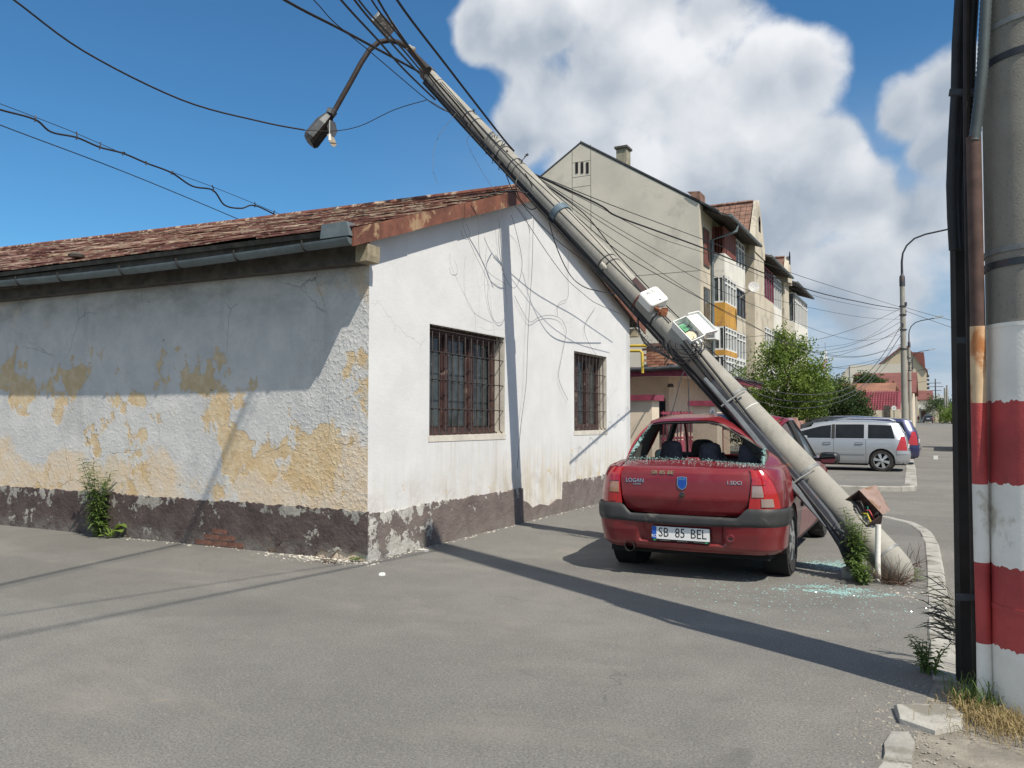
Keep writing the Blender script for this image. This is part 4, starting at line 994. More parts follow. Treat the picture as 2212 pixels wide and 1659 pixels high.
# ================================================================== overhead wires
def px_path(pts, k0, k1, sub=6):
    """3-D path seen along a pixel polyline, depth running from k0 to k1 as on a straight wire"""
    P = [pts[0]] + list(pts) + [pts[-1]]; q = []
    if len(pts) > 2:
        for i in range(1, len(P) - 2):
            for j in range(sub):
                t = j / sub; r = []
                for d in (0, 1):
                    a, b, c, e = P[i - 1][d], P[i][d], P[i + 1][d], P[i + 2][d]
                    r.append(.5 * (2 * b + (c - a) * t + (2 * a - 5 * b + 4 * c - e) * t * t + (3 * b - a - 3 * c + e) * t ** 3))
                q.append(tuple(r))
        q.append(pts[-1])
    else: q = along(pts[0], pts[1], 4)
    L = [0]
    for a, b in zip(q, q[1:]): L.append(L[-1] + hypot(b[0] - a[0], b[1] - a[1]))
    return [dep(x, y, 1 / lerp(1 / k0, 1 / k1, l / L[-1])) for (x, y), l in zip(q, L)]
def wire(pts, k0, k1, r, label, group=None, mat=None, n=5, cat='cable', name='overhead_cable'):
    P = px_path(pts, k0, k1) if not isinstance(pts[0], V) else pts
    o = MB().tube(P, r, n, cap=False).build(name, mat or MAT_BLACKCAB, None, 60)
    return tag(o, label, cat, group)
G1 = 'cables fanning from the leaning pole top to the upper left'
for pts, r, lab in (([(420, -120), (615, 0), (745, 68), (905, 155)], .017, 'thickest black cable crossing the lamp arm towards the upper left'),
                 ([(560, -120), (678, 0), (722, 48), (800, 112), (925, 217), (978, 246)], .006, 'thin grey wire crossing behind the lamp arm down to the pole'),
                 ([(640, -120), (737, 0), (815, 85), (870, 147), (940, 215)], .013, 'upper left cable of the bundle reaching the pole just past the lamp arm bend'),
                 ([(690, -120), (766, 0), (850, 98), (905, 158)], .013, 'black cable passing left of the grey splice box above the pole top'),
                 ([(702, -120), (775, 0), (868, 104), (915, 160)], .012, 'black cable running straight under the grey splice box to the pole top'),
                 ([(745, -120), (803, 0), (870, 88), (950, 195), (1010, 268)], .010, 'cable passing over the grey splice box and down the leaning shaft'),
                 ([(768, -120), (817, 0), (905, 130), (990, 230), (1060, 318)], .012, 'cable right of the thin steel rod, running down the leaning shaft'),
                 ([(792, -120), (858, 0), (965, 142), (1078, 288), (1110, 326)], .014, 'rightmost black cable, standing clear of the leaning pole top')):
    wire(pts, 7.5, 11.2, r, lab, G1)
    
wire([(-60, -60), (30, 0), (180, 110), (390, 215), (560, 262), (658, 281)], 8.5, 11.6, .012, 'single black cable sagging from the top left corner to the lamp head')
wire([(658, 281), (720, 283), (778, 272), (850, 238), (915, 218), (928, 218), (975, 246)], 11.5, 11.3, .006, 'thin wire looping from the lamp head to the leaning shaft')
messenger = [(-50, 205), (0, 224), (150, 282), (300, 346), (450, 400), (622, 470), (700, 505)]
wire(messenger, 12, 19, .006, 'thin upper messenger wire carrying the wavy lashed cable at the left')
wavy = [(-50, 218), (0, 237), (75, 258), (110, 285), (165, 297), (215, 318), (265, 331), (315, 352), (370, 373), (415, 402), (460, 411), (485, 443), (520, 450), (550, 444), (606, 470), (680, 510)]
o = wire(wavy, 12, 19, .017, 'wavy black cable lashed under a messenger wire at the upper left')
mpts, wpts = px_path(messenger, 12, 19, 20), px_path(wavy, 12, 19, 8)
for x, y in ((75, 258), (165, 297), (215, 318), (265, 331), (315, 352), (370, 373), (460, 411), (550, 444), (590, 462)):
    a = min(wpts, key=lambda p: hypot(pix(p)[0] - x, pix(p)[1] - y)); b = min(mpts, key=lambda p: abs(pix(p)[0] - x - 2))
    MB().tube([a - V((0, 0, .04)), a + V((.02, 0, .02)), b + V((0, 0, .03))], .012, 5).build('cable_tie', MAT_GREYCAB, o)
wire([(-50, 245), (0, 270), (270, 372), (530, 480), (640, 530)], 12, 19, .009, 'lowest straight black wire at the left, passing behind the roof')
# cables high over the forecourt: only their shadow streaks are seen, on the ground and the side wall
S_ = SUN; a_, c_ = ony(545, 830, 6.58), gnd(0, 1262)
for k in range(4):
    o_ = V((.0, (0, .13, .33, .75)[k], 0)); p0, p1 = a_ + o_ + S_ * ((7.6 - a_.z) / S_.z), c_ + o_ + S_ * (7.3 / S_.z); d_ = (p1 - p0)
    wire([p0 - d_ * 1.5, p0, p1, p1 + d_ * 4], 0, 0, (.013, .008, .011, .007)[k], 'cable over the forecourt casting the %s streak on the peeling wall' % ('broadest', 'finest', 'second broadest', 'outermost faint')[k], 'cables above the frame casting streaks on the wall')
top_ = V((SPX, SPY, 8.0))
for k, (x, y) in enumerate(((0, 1330), (0, 1375), (250, 1330))):
    e_ = gnd(x, y) + S_ * (7.6 / S_.z); d_ = e_ - top_
    wire([top_, top_ + d_, top_ + d_ * 3], 0, 0, .011, 'striped pole cable casting the %s faint shadow line on the asphalt' % ('upper', 'middle', 'lower')[k], 'cables from the striped pole top')
# leaning pole to the lamp pole down the road
G2 = 'cables running from the leaning pole to the nearest street lamp'
def far(pts, r, lab, k0=None, k1=37.6): 
    pts[0] = (1146 + .3 * (pts[0][0] - 1167), 372 + .4 * (pts[0][1] - 380)); wire(pts, 12.7, k1, r, lab, G2)
far([(1167, 380), (1321, 443), (1537, 524), (1728, 596), (1950, 665)], .008, 'topmost wire from the leaning pole over the grey gable to the street lamp')
far([(1172, 385), (1290, 440), (1330, 466), (1430, 503), (1537, 543), (1728, 620), (1870, 655), (1948, 668)], .017, 'thickest black cable crossing the grey gable towards the street lamp')
far([(1176, 386), (1300, 450), (1415, 510), (1537, 552), (1730, 630), (1880, 665), (1948, 672)], .006, 'thin wire just under the thick cable across the grey gable')
far([(1180, 390), (1286, 463), (1416, 539), (1537, 594), (1640, 636), (1728, 660), (1860, 685), (1946, 690)], .006, 'second cable below the thick one across the grey gable')
far([(1182, 393), (1240, 440), (1327, 498), (1420, 552), (1537, 618), (1728, 700), (1850, 735), (1948, 722)], .006, 'third cable below the thick one, sagging past the balcony stacks')
far([(1186, 398), (1252, 462), (1356, 540), (1537, 658), (1657, 720), (1760, 762), (1850, 772), (1948, 748)], .006, 'fourth cable below the thick one, sagging to the tree top')
far([(1190, 403), (1312, 525), (1444, 607), (1543, 660), (1620, 700), (1700, 742), (1790, 766), (1870, 768), (1950, 742)], .008, 'fine wire crossing the meter boxes height towards the tree')
far([(1195, 410), (1260, 460), (1330, 545), (1400, 620), (1480, 700), (1545, 765), (1640, 830)], .010, 'twisted cable hanging down the gable behind the upper meter box', k1=20)
G3 = 'service wires rising to the nearest street lamp'
for pts, r, lab in (([(1560, 735), (1660, 725), (1740, 738), (1860, 705), (1951, 664)], .010, 'uppermost service wire rising from the balconies to the street lamp'), ([(1600, 762), (1780, 750), (1870, 730), (1950, 676)], .007, 'thin service wire under the uppermost one'),
                 ([(1700, 768), (1815, 752), (1900, 720), (1950, 692)], .010, 'service wire ending at the upper straps of the street lamp'), ([(1640, 790), (1740, 770), (1830, 757), (1900, 735), (1950, 705)], .009, 'middle service wire over the tree top'),
                 ([(1700, 800), (1780, 778), (1870, 748), (1949, 712)], .009, 'service wire just over the tree tip'), ([(1742, 760), (1790, 790), (1830, 795), (1880, 786), (1948, 760)], .010, 'sagging service wire above the lattice mast'),
                 ([(1720, 808), (1790, 796), (1860, 785), (1949, 762)], .009, 'lowest service wire before the lattice mast')):
    wire(pts, 36, 37.6, r, lab, G3)
G4 = 'slack cables drooping from the street lamp into the trees'
for pts, r, lab in (([(1948, 700), (1915, 755), (1880, 800), (1830, 838), (1770, 852), (1690, 848), (1620, 828), (1560, 795)], .014, 'uppermost slack cable drooping into the trees'), ([(1947, 722), (1900, 792), (1860, 835), (1800, 862), (1730, 868), (1660, 858), (1590, 830), (1540, 800)], .016, 'middle slack cable drooping before the dark tree'),
                 ([(1948, 740), (1905, 800), (1850, 850), (1790, 874), (1720, 882), (1650, 870), (1600, 850)], .010, 'lowest slack cable drooping before the dark tree')):
    wire(pts, 37, 24, r, lab, G4, MAT_GREYCAB)
for pts, lab in (([(1955, 664), (2010, 680), (2075, 697)], 'wire leaving the nearest street lamp towards the striped pole'), ([(1957, 672), (2020, 695), (2075, 714)], 'lower wire leaving the nearest street lamp towards the striped pole')):
    wire(pts, 37.7, 30, .009, lab, 'wires right of the nearest street lamp')
# loose ends hanging before the white gable
LX, LY = lambda x: 760 + x * .28125, lambda y: 380 + y * .28125
G5 = 'thin wires dangling before the white gable'
def gable(pts, off, r, lab, mat=None):
    q = [(LX(x), LY(y)) for x, y in pts]; P = [q[0]] + q + [q[-1]]; out = []
    for i in range(1, len(P) - 2):
        for j in range(5):
            t = j / 5; c = [.5 * (2 * P[i][d] + (P[i + 1][d] - P[i - 1][d]) * t + (2 * P[i - 1][d] - 5 * P[i][d] + 4 * P[i + 1][d] - P[i + 2][d]) * t * t + (3 * P[i][d] - P[i - 1][d] - 3 * P[i + 1][d] + P[i + 2][d]) * t ** 3) for d in (0, 1)]
            out.append(c)
    out.append(q[-1])
    wire([onx(x, y, HX + off) for x, y in out], 0, 0, r, lab, G5, mat or MAT_GREYCAB, 4, name='hanging_wire')
gable([(1185, -10), (1225, 90), (1290, 190), (1400, 320), (1560, 480), (1700, 590), (1850, 700), (2000, 830), (2150, 960)], .45, .007, 'thick black cable crossing the gable corner from the pole down to the roof end', MAT_BLACKCAB)
gable([(1300, -40), (1262, 40), (1265, 110), (1300, 190), (1370, 255), (1420, 240), (1425, 190), (1385, 80), (1330, -20)], .6, .007, 'black loop hanging at the ridge beside the pole', MAT_BLACKCAB)
gable([(1145, 230), (1132, 400), (1132, 560), (1170, 760), (1240, 862), (1290, 790), (1306, 640), (1260, 420), (1225, 300)], .30, .0032, 'long narrow wire loop crossing the pole shadow on the gable')
gable([(985, 290), (975, 400), (982, 600), (1050, 740), (1190, 835)], .3, .0022, 'thin wire curving down left of the pole shadow to meet the loop')
gable([(850, 300), (860, 400), (950, 610), (1040, 800), (1045, 950), (1080, 1090), (1135, 1130), (1180, 1070), (1190, 960), (1160, 700), (1140, 420)], .26, .0022, 'long thin loop hanging to the top of the big barred window')
gable([(1395, 300), (1390, 500), (1385, 700), (1365, 1000), (1350, 1290), (1338, 1600), (1300, 1900), (1270, 2250)], .08, .0035, 'straight thin wire hanging between the two barred windows')
gable([(1235, 210), (1300, 290), (1400, 440), (1520, 620), (1650, 790), (1760, 890), (1880, 980), (2110, 1075)], .4, .005, 'slanting wire from the ridge to the far eave over the white wall')
gable([(1495, 260), (1530, 410), (1570, 540), (1630, 680), (1700, 790), (1790, 855), (1900, 885), (2080, 915)], .5, .008, 'black cable swinging from the pole to the rusty bracket', MAT_BLACKCAB)
gable([(1665, 600), (1660, 780), (1660, 930), (1600, 970), (1578, 1010), (1580, 1080)], .03, .0025, 'crooked thin wire on the wall above the small window')
gable([(1250, 920), (1300, 1020), (1365, 1120), (1440, 1085), (1520, 1070), (1600, 1095), (1645, 1170), (1640, 1250), (1610, 1400), (1590, 1560), (1660, 1720)], .03, .003, 'wire meandering on the wall from the pole shadow to the small window')
gable([(1870, 1010), (1800, 1120), (1788, 1200), (1830, 1300), (1890, 1400)], .03, .003, 'short wire curving on the wall above the right of the small window')
gable([(1280, 250), (1330, 310), (1360, 400), (1365, 440)], .2, .003, 'tiny wire end hanging right of the pole shadow under the ridge')
gable([(840, 420), (860, 480), (900, 480), (900, 420), (880, 370)], .25, .0025, 'tiny curl of wire left of the pole shadow under the fascia')
# wire tails above the roof
for pts, lab in (([(985, 245), (945, 300), (935, 360), (945, 395)], 'hair thin wire tail falling left of the pole above the roof'), ([(1022, 290), (1010, 310), (1060, 400), (1110, 455)], 'thin wire tail crossing the rusty fascia')):
    wire(pts, 11.0, 10.4, .003, lab, 'thin wire tails above the roof', MAT_GREYCAB, 4, name='hanging_wire')
wire([(1020, 434), (1070, 418), (1105, 412), (1140, 418)], 9.75, 9.95, .008, 'black cable lying along the roof edge near the ridge', None, name='hanging_wire')
# lashed cable sagging from the boxes to the pink house, with its spiral
sag = [(1370, 705), (1400, 740), (1432, 763), (1462, 785), (1480, 797)]
o = wire(sag, 11.5, 19, .014, 'black cable with a loose spiral lashing sagging to the pink house eave')
P = px_path(sag, 11.5, 19, 26); m = MB()
m.tube([p + V((.05 * cos(i * .9), 0, .05 * sin(i * .9) + .03)) for i, p in enumerate(P)], .004, 4); m.build('spiral_lashing', MAT_GREYCAB, o, 60)
wire([(1481, 797), (1470, 820), (1455, 880), (1440, 915)], 18.5, 17.5, .012, 'left branch of the cable hanging before the pink house', 'cable tails before the pink house')
wire([(1481, 797), (1486, 815), (1488, 860), (1489, 912)], 18.5, 17.5, .013, 'right branch of the cable hanging straight before the pink house', 'cable tails before the pink house')
wire([(1597, 905), (1588, 880), (1580, 860)], 17.5, 17.0, .008, 'short cable tail right of the house number plate', 'cable tails before the pink house')
wire([(1388, 664), (1410, 700), (1450, 735), (1490, 775), (1520, 812)], 9.1, 8.7, .012, 'black cable slung under the meter boxes along the leaning shaft')
wire([(1392, 660), (1378, 690), (1392, 740), (1440, 770), (1500, 800), (1545, 850)], 9.2, 8.5, .010, 'slack cable bowing below the rusty bracket on the leaning pole')
# ================================================================== cars
def paint(name, col, metal=0.3, rough=0.38, coat=0.7, dust=0.12):
    m, nt, b = newmat(name)
    oc = ocoord(nt)
    d = smooth(nt, noise(nt, oc, 5.0, 8.0, 0.65), 0.45, 0.75, 0.0, dust)
    sxyz = node(nt, 'SeparateXYZ', {0: oc})
    d2 = mth(nt, 'ADD', d, mth(nt, 'MULTIPLY', smooth(nt, sxyz.outputs[2], 0.2, 0.55, 0.22, 0.0), noise(nt, oc, 11.0, 5.0, 0.6)), clamp=True)
    fl = noise(nt, oc, 900.0, 1.0, 0.5)
    c = mix(nt, lin(nt, fl, 0.35, 0.65, 0.0, 0.25), col, tuple(min(1, x * 1.5 + .01) for x in col))
    c = mix(nt, d2, c, (0.30, 0.27, 0.23))
    setb(nt, b, col=c, metal=metal, rough=mth(nt, 'ADD', mth(nt, 'MULTIPLY', d2, 0.5), rough), coat=coat, coatr=0.10, spec=0.5)
    setb(nt, b, normal=bump(nt, noise(nt, oc, 3.0, 2.0, 0.5), 0.06, 0.02))
    return m
MAT_RED = paint('red_paintwork', (0.190, 0.009, 0.015), dust=.08)
MAT_SILVER = paint('silver_paintwork', (0.37, 0.39, 0.41), .55, .34, .6, .08)
MAT_NAVY = paint('navy_paintwork', (0.018, 0.022, 0.085), .3, .25, .9, .05)
MAT_BLACKCAR = paint('black_paintwork', (0.02, 0.022, 0.027), .3, .3, .9, .08)
MAT_GREYCAR = paint('grey_paintwork', (0.20, 0.215, 0.23), .5, .3, .8, .08)
MAT_BUMPER = pbr('black_bumper', (0.035, 0.035, 0.036), 0.55, var=.18, scale=8, bmp=.15, bscale=140, dirt=(0.10, 0.095, 0.085), dirtamt=.2)
MAT_TYRE = pbr('tyre_rubber', (0.028, 0.027, 0.026), 0.85, var=.25, scale=12, bmp=.25, bscale=60, dirt=(0.09, 0.085, 0.075), dirtamt=.25)
MAT_ALLOY = pbr('alloy', (0.55, 0.56, 0.57), 0.35, metal=.8, var=.08, scale=12, dirt=(0.2, 0.19, 0.17), dirtamt=.12)
MAT_TRIM = pbr('black_trim', (0.018, 0.018, 0.019), 0.5, var=.2)
MAT_UNDER = pbr('underbody', (0.012, 0.012, 0.012), 0.9)
MAT_SEAT = pbr('seat_cloth', (0.055, 0.052, 0.068), 0.9, var=.25, scale=14, bmp=.3, bscale=50)
MAT_LINER = pbr('grey_liner', (0.10, 0.098, 0.092), 0.9, var=.1)
MAT_CABIN = pbr('dark_cabin', (0.03, 0.03, 0.033), 0.8, var=.2)
MAT_CHROME = pbr('chrome', (0.62, 0.62, 0.62), 0.18, metal=1.0, var=.03)
def lens(name, col, em=.0):
    m, nt, b = newmat(name); oc = ocoord(nt)
    w = node(nt, 'TexWave', {'Vector': oc, 'Scale': 55.0, 'Distortion': 0.0}, wave_type='BANDS', bands_direction='Z').outputs[1]
    setb(nt, b, col=mix(nt, w, col, tuple(c * .72 for c in col)), rough=.12, coat=1.0, coatr=.03, spec=.6)
    return m
MAT_LRED, MAT_LWHITE, MAT_LAMB = lens('red_lens', (.40, .008, .012)), lens('clear_lens', (.30, .23, .21)), lens('amber_lens', (.38, .20, .12))
MAT_CARGLASS = glassmat('car_glass', (0.03, 0.04, 0.042), 0.30, .03)
MAT_DARKGLASS = glassmat('tinted_glass', (0.010, 0.013, 0.017), 0.95, .03, .2)
def shardmat():
    m, nt, b = newmat('teal_glass')
    oc = ocoord(nt); n = noise(nt, oc, 60.0, 2.0, .5)
    setb(nt, b, col=mix(nt, n, (.20, .38, .36), (.40, .56, .53)), rough=.12, spec=.8, alpha=.9)
    return m
MAT_SHARD = shardmat()

def wheel(parent, x, y, R, w, side, spokes=6, rim=.68, mat=MAT_ALLOY, cap=False):
    """side = +1: outer face looks to +x"""
    M = M4.Translation((x, y, R)) @ M4.Rotation(pi / 2 * side, 4, 'Y')
    ri = R * rim; h = w / 2
    prof = [(ri * .96, -h * .85), (ri * 1.06, -h), (R * .93, -h), (R * .985, -h * .75), (R, -h * .45), (R, h * .45), (R * .985, h * .75), (R * .93, h), (ri * 1.06, h), (ri * .985, h * .86)]
    o = MB().lathe(prof, 40, M, closed=True).build('wheel', MAT_TYRE, parent, 30)
    MB().lathe([(ri, -h * .8), (ri, h * .7), (ri * 1.03, h * .88), (ri * .96, h * .86), (ri * .93, h * .5), (ri * .9, -h * .8)], 36, M, closed=True).lathe([(0, h * .05), (ri * .95, h * .05)], 30, M, mi=1).build('rim', [mat, MAT_UNDER], o, 30)
    if cap: MB().lathe([(ri * .96, h * .75), (ri * .9, h * .9), (ri * .45, h * .98), (ri * .4, h * 1.02), (0, h * 1.02)], 36, M).build('hubcap', mat, o, 30)
    for k in range(spokes):
        a = 2 * pi * k / spokes + .3; rot = M4.Rotation(a, 4, 'Z'); T = M @ rot
        w0, w1 = ri * .10, ri * .22
        z0, z1 = (h * .88, h * .62) if not cap else (h * 1.03, h * .97)
        P = [(ri * .12, -w0, z0), (ri * .12, w0, z0), (ri * .97, w1, z0 - .01), (ri * .97, -w1, z0 - .01), (ri * .12, -w0, z1), (ri * .12, w0, z1), (ri * .97, w1, z1 - .02), (ri * .97, -w1, z1 - .02)]
        MB().add([T @ V(p) for p in P], [(0, 1, 2, 3), (7, 6, 5, 4), (0, 4, 5, 1), (1, 5, 6, 2), (2, 6, 7, 3), (3, 7, 4, 0)]).build('spoke', mat if not cap else MAT_DKSTEEL, o)
    MB().lathe([(ri * .2, h * .6), (ri * .2, h * .9), (ri * .1, h * 1.0), (0, h * 1.0)], 16, M).build('hub', mat, o, 30)
    return o

# ---- the crushed red saloon
RC = V((-2.0, 7.90, 0.0)); RYAW = radians(0.3)
RM = M4.Translation(RC) @ M4.Rotation(RYAW, 4, 'Z'); RMI = RM.inverted()
qa, qb = RMI @ PB, RMI @ PT; qd = (qb - qa).normalized()
cu_ = V((-.80, -.06, -.60)); cu_ = (cu_ - qd * cu_.dot(qd)).normalized(); cb_ = qd.cross(cu_).normalized()
CRR = .235
def crush(p):
    """push bodywork out of the way of the fallen pole"""
    p = V(p)
    if p.z > 1.0 and p.x > 0:      # the roof's rear right quarter folds down along a crease
        p.z -= .23 * smoothstep((p.x - .02) / .60) * math.exp(-max(0, p.y - .15) ** 2 / .22) * min(1, (p.z - 1.0) / .38)
    d = p - qa; t = d.dot(qd); d = d - qd * t
    a, b = d.dot(cu_), d.dot(cb_)
    if p.z < .72: return p
    tgt = CRR - b * b / (2.2 * CRR)
    k = .035; e = max(-30, min(30, (tgt - a) / k))
    na = a + k * math.log(1 + math.exp(e))
    f = smoothstep((p.z - .72) / .3)
    p2 = p + cu_ * ((na - a) * f)
    # crumples round the dent
    g = math.exp(-((a - tgt) ** 2) / .03 - (b * b) / .12)
    return p2 + cu_ * (.012 * g * sin(23 * b + 9 * t) * f)
def smoothstep(x): x = max(0, min(1, x)); return x * x * (3 - 2 * x)
HWZ, HWX = [.18, .24, .3, .5, .65, .8, .9, .96, 1.0], [.755, .79, .805, .828, .834, .830, .818, .798, .772]
YRZ, YRY = [.22, .30, .42, .5, .65, .8, .92, .985, 1.0], [-.70, -.735, -.762, -.772, -.770, -.766, -.748, -.722, -.70]
def bodyp(s, z, off=0.0):
    """s: 0 rear centre, 1 start of corner, 2 end of corner, 3 -> y=.4, then metres forward; sign = side"""
    sg = 1 if s >= 0 else -1; s = abs(s)
    hw, yr = interp(HWZ, HWX, z), interp(YRZ, YRY, z)
    rx, ry, bow = .20, .25, .045
    if s <= 1: x = s * (hw - rx); y = yr + bow * (x / hw) ** 2; n = V((.15 * s, -1, 0))
    elif s <= 2:
        a = (s - 1) * pi / 2; ys = yr + bow * ((hw - rx) / hw) ** 2
        x = hw - rx + rx * sin(a); y = ys + ry * (1 - cos(a)); n = V((sin(a) + .1, -cos(a), 0))
    else:
        ys = yr + bow * ((hw - rx) / hw) ** 2 + ry
        y = lerp(ys, .4, s - 2) if s <= 3 else .4 + (s - 3); x = hw; n = V((1, 0, 0))
        if y > 2.6: x -= .10 * ((y - 2.6) / .8) ** 2
    n.normalize(); p = V((x, y, z)) + n * off; p.x *= sg
    return p
def s_of_y(y, z=.7): 
    yr = interp(YRZ, YRY, z); ys = yr + .045 * ((interp(HWZ, HWX, z) - .2) / interp(HWZ, HWX, z)) ** 2 + .25
    return 3 + (y - .4) if y >= .4 else 2 + (y - ys) / (.4 - ys)
red = thing('red_car', 'red saloon car with smashed rear window and roof crushed by the fallen pole', 'car', tuple(RC), RYAW, world=False)
def part(name, mat, fn, nu, nv, thick=.012, parent=None, sm=35, flip=False):
    f = (lambda u, v: crush(fn(u, v))) if not flip else (lambda u, v: crush(fn(1 - u, v)))
    return MB().patch(f, nu, nv, thick, 0, 1 if isinstance(mat, list) else 0).build(name, mat, parent or red, sm)
# trunk lid: rear face, rolled lip and deck
LV = [(-.728, .572), (-.745, .62), (-.772, .725), (-.770, .78), (-.764, .88), (-.748, .945), (-.728, .975), (-.705, .990), (-.675, .997), (-.60, 1.008), (-.50, 1.026), (-.41, 1.044)]
LW = [.46, .545, .572, .578, .588, .597, .600, .603, .606, .614, .628, .642]
def lid(u, v):
    k = v * (len(LV) - 1); y, z = interp(range(12), [p[0] for p in LV], k), interp(range(12), [p[1] for p in LV], k); w = interp(range(12), LW, k)
    x = lerp(-w, w, u); q = (x / .6) ** 2
    rear = max(0, min(1, (9 - k) / 2)); y += .040 * q * (.35 + .65 * rear); z += -.010 * q * (1 - rear) - (.018 * q if k < 1 else 0) + (.03 * q * max(0, 1 - k))
    return (x, y, z)
tl = part('trunk_lid', MAT_RED, lid, 36, 44, .012, sm=40)
# lamps
def lampfn(sg, z0, z1, a0, a1, b0, b1, off):
    def f(u, v):
        z = lerp(z0, z1, v); s = lerp(lerp(a0, b0, v), lerp(a1, b1, v), u)
        return bodyp(sg * s, z, off - .02 * 0)
    return f
for sg in (-1, 1):
    i0, i1, o0, o1 = .902, .985, 1.70, 1.32          # inner/outer edge (bottom, top) along the corner
    def edge(v): return lerp(i0, i1, v), lerp(o0, o1, v ** 1.4) 
    def zone(name, mat, za, zb, fa, fb, off=.006, th=.01, par=None, nu=8, nv=8):
        def f(u, v):
            z = lerp(za, zb, v); e = edge((z - .655) / .33); return bodyp(sg * lerp(e[0], e[1], lerp(fa, fb, u)), z, off)
        return part(name, mat, f, nu, nv, th, par, 40, flip=sg < 0)
    tlp = zone('tail_light', MAT_LRED, .655, .985, 0, 1, .004, .012, None, 12, 16)
    zone('upper_lens', MAT_LRED, .86, .982, .02, .62, .010, .008, tlp)
    zone('indicator', MAT_LAMB if sg < 0 else MAT_LWHITE, .755, .85, .03, .40, .010, .008, tlp)
    if sg > 0: zone('reverse_lamp', MAT_LWHITE, .672, .742, .30, .72, .012, .01, tlp)
    else: zone('fog_lens', MAT_LRED, .672, .742, .1, .8, .009, .008, tlp)
# bumper: black strip over a red apron with the plate recess
def strip_top(s):
    a = abs(s); return .572 + .085 * smoothstep((a - .74) / .16)
SE = s_of_y(-.37, .55)
def stripf(u, v):
    s = lerp(-SE, SE, u); z = lerp(.497 - .012 * max(0, 1 - abs(s)), strip_top(s), v); return bodyp(s, z, .040 - .016 * abs(2 * v - 1) ** 4 - (.018 * max(0, 1 - abs(s) / .8) * (v > .8)))
part('bumper_strip', MAT_BUMPER, stripf, 96, 10, .03)
def apron(u, v):
    s = lerp(-SE, SE, u); z = lerp(.245 + .012 * min(1, abs(s) / 2), .500, v)
    x = bodyp(s, z).x
    rec = smoothstep((.40 - abs(x + .02)) / .05) * smoothstep((z - .318) / .025)
    return bodyp(s, z, .026 - .05 * rec - .035 * smoothstep((.30 - z) / .06))
bl = part('bumper_apron', MAT_RED, apron, 110, 22, .02)
def rearM(x, z, off): 
    p = bodyp(x / .66, z); return M4.Translation((x, p.y - off, z)) @ M4.Rotation(pi / 2, 4, 'X')
MB().lathe([(.036, -.004), (.036, .004), (.03, .007), (.024, .005), (.0, .006)], 20, rearM(.42, .395, .026)).build('tow_cover', MAT_RED, bl, 30)
MB().box((.425, bodyp(.64, .395).y - .034, .397), (.036, .006, .012), M4.Rotation(.2, 3, 'Y')).build('tow_slot', MAT_UNDER, bl)
MB().lathe([(.046, 0), (.046, .14), (.042, .14), (.042, .01), (0, .01)], 18, M4.Translation((-.50, -.62, .262)) @ M4.Rotation(pi / 2, 4, 'X')).build('exhaust', MAT_UNDER, red, 40)
# licence plate
pm_ = rearM(-.02, .398, .004)
pl = MB(); rbox(pl, pm_, .535, .135, -.002, .012, .012); pl = pl.build('licence_plate', MAT_TRIM, red, 30)
m_ = MB(); rbox(m_, pm_ @ M4.Translation((0, .009, 0)), .52, .112, .010, .0145, .008, bev=.001); m_.build('plate_face', pbr('plate_white', (.72, .72, .72), .35, var=.04), pl, 30)
m_ = MB(); rbox(m_, pm_ @ M4.Translation((-.238, .009, 0)), .042, .110, .012, .0155, .006, bev=.001); m_.build('plate_band', pbr('plate_blue', (.02, .09, .42), .35, var=.05), pl, 30)
text('plate_text', 'SB', pm_ @ M4.Translation((-.152, .010, .0148)), .118, MAT_INK, pl, .0008, xs=.80)
text('plate_text', '85', pm_ @ M4.Translation((-.002, .010, .0148)), .118, MAT_INK, pl, .0008, xs=.80)
text('plate_text', 'BEL', pm_ @ M4.Translation((.162, .010, .0148)), .118, MAT_INK, pl, .0008, xs=.80)
text('plate_text', 'RO', pm_ @ M4.Translation((-.238, -.022, .0158)), .036, MAT_WPLAST, pl, .0008)
for a in (-.14, .02, .17):
    m_ = MB(); lbox(m_, pm_, (a - .05, -.0605, .012), (a + .05, -.0575, .0128)); m_.build('dealer_line', MAT_GREYCAR, pl)
for a in (-.235, .232):
    m_ = MB(); m_.add([pm_ @ V((a - .018, -.063, .0126)), pm_ @ V((a + .018, -.063, .0126)), pm_ @ V((a, -.05, .0126))], [(0, 1, 2)]); m_.build('dealer_mark', pbr('plate_green', (.03, .30, .12), .4), pl)
# badges
def lidM(x, z, off=.003):
    k = interp([p[1] for p in LV], range(12), z); p = V(lid(0, k / 11)); y = interp([q[1] for q in LV], [q[0] for q in LV], z) + .040 * (x / .6) ** 2
    sl = atan2(interp([q[1] for q in LV], [q[0] for q in LV], z + .02) - interp([q[1] for q in LV], [q[0] for q in LV], z - .02), .04)
    return M4.Translation((x, y - off, z)) @ M4.Rotation(-atan2(.08 * x / .36, 1) * -1, 4, 'Z') @ M4.Rotation(pi / 2 - sl, 4, 'X')
text('badge_letters', 'LOGAN', lidM(-.448, .865), .052, MAT_CHROME, tl, .003, xs=1.0)
text('badge_letters', 'Laureate', lidM(-.424, .835), .022, MAT_CHROME, tl, .002)
text('badge_letters', '1.5DCI', lidM(.452, .872), .045, MAT_CHROME, tl, .003)
text('badge_letters', 'SB 85 BE', lidM(-.185, .945, .004), .048, pbr('gold_letters', (.40, .34, .22), .4, metal=.6), tl, .003, xs=1.22)
bm_ = lidM(-.0, .855, .004)
sh = [(-.045, .056), (0, .062), (.045, .056), (.045, -.014), (.033, -.041), (0, -.062), (-.033, -.041), (-.045, -.014)]
MB().prism([(a * .98, b * .95) for a, b in sh], lambda a, b, t: bm_ @ V((a, b, t)), 0, .006).build('emblem', MAT_CHROME, tl)
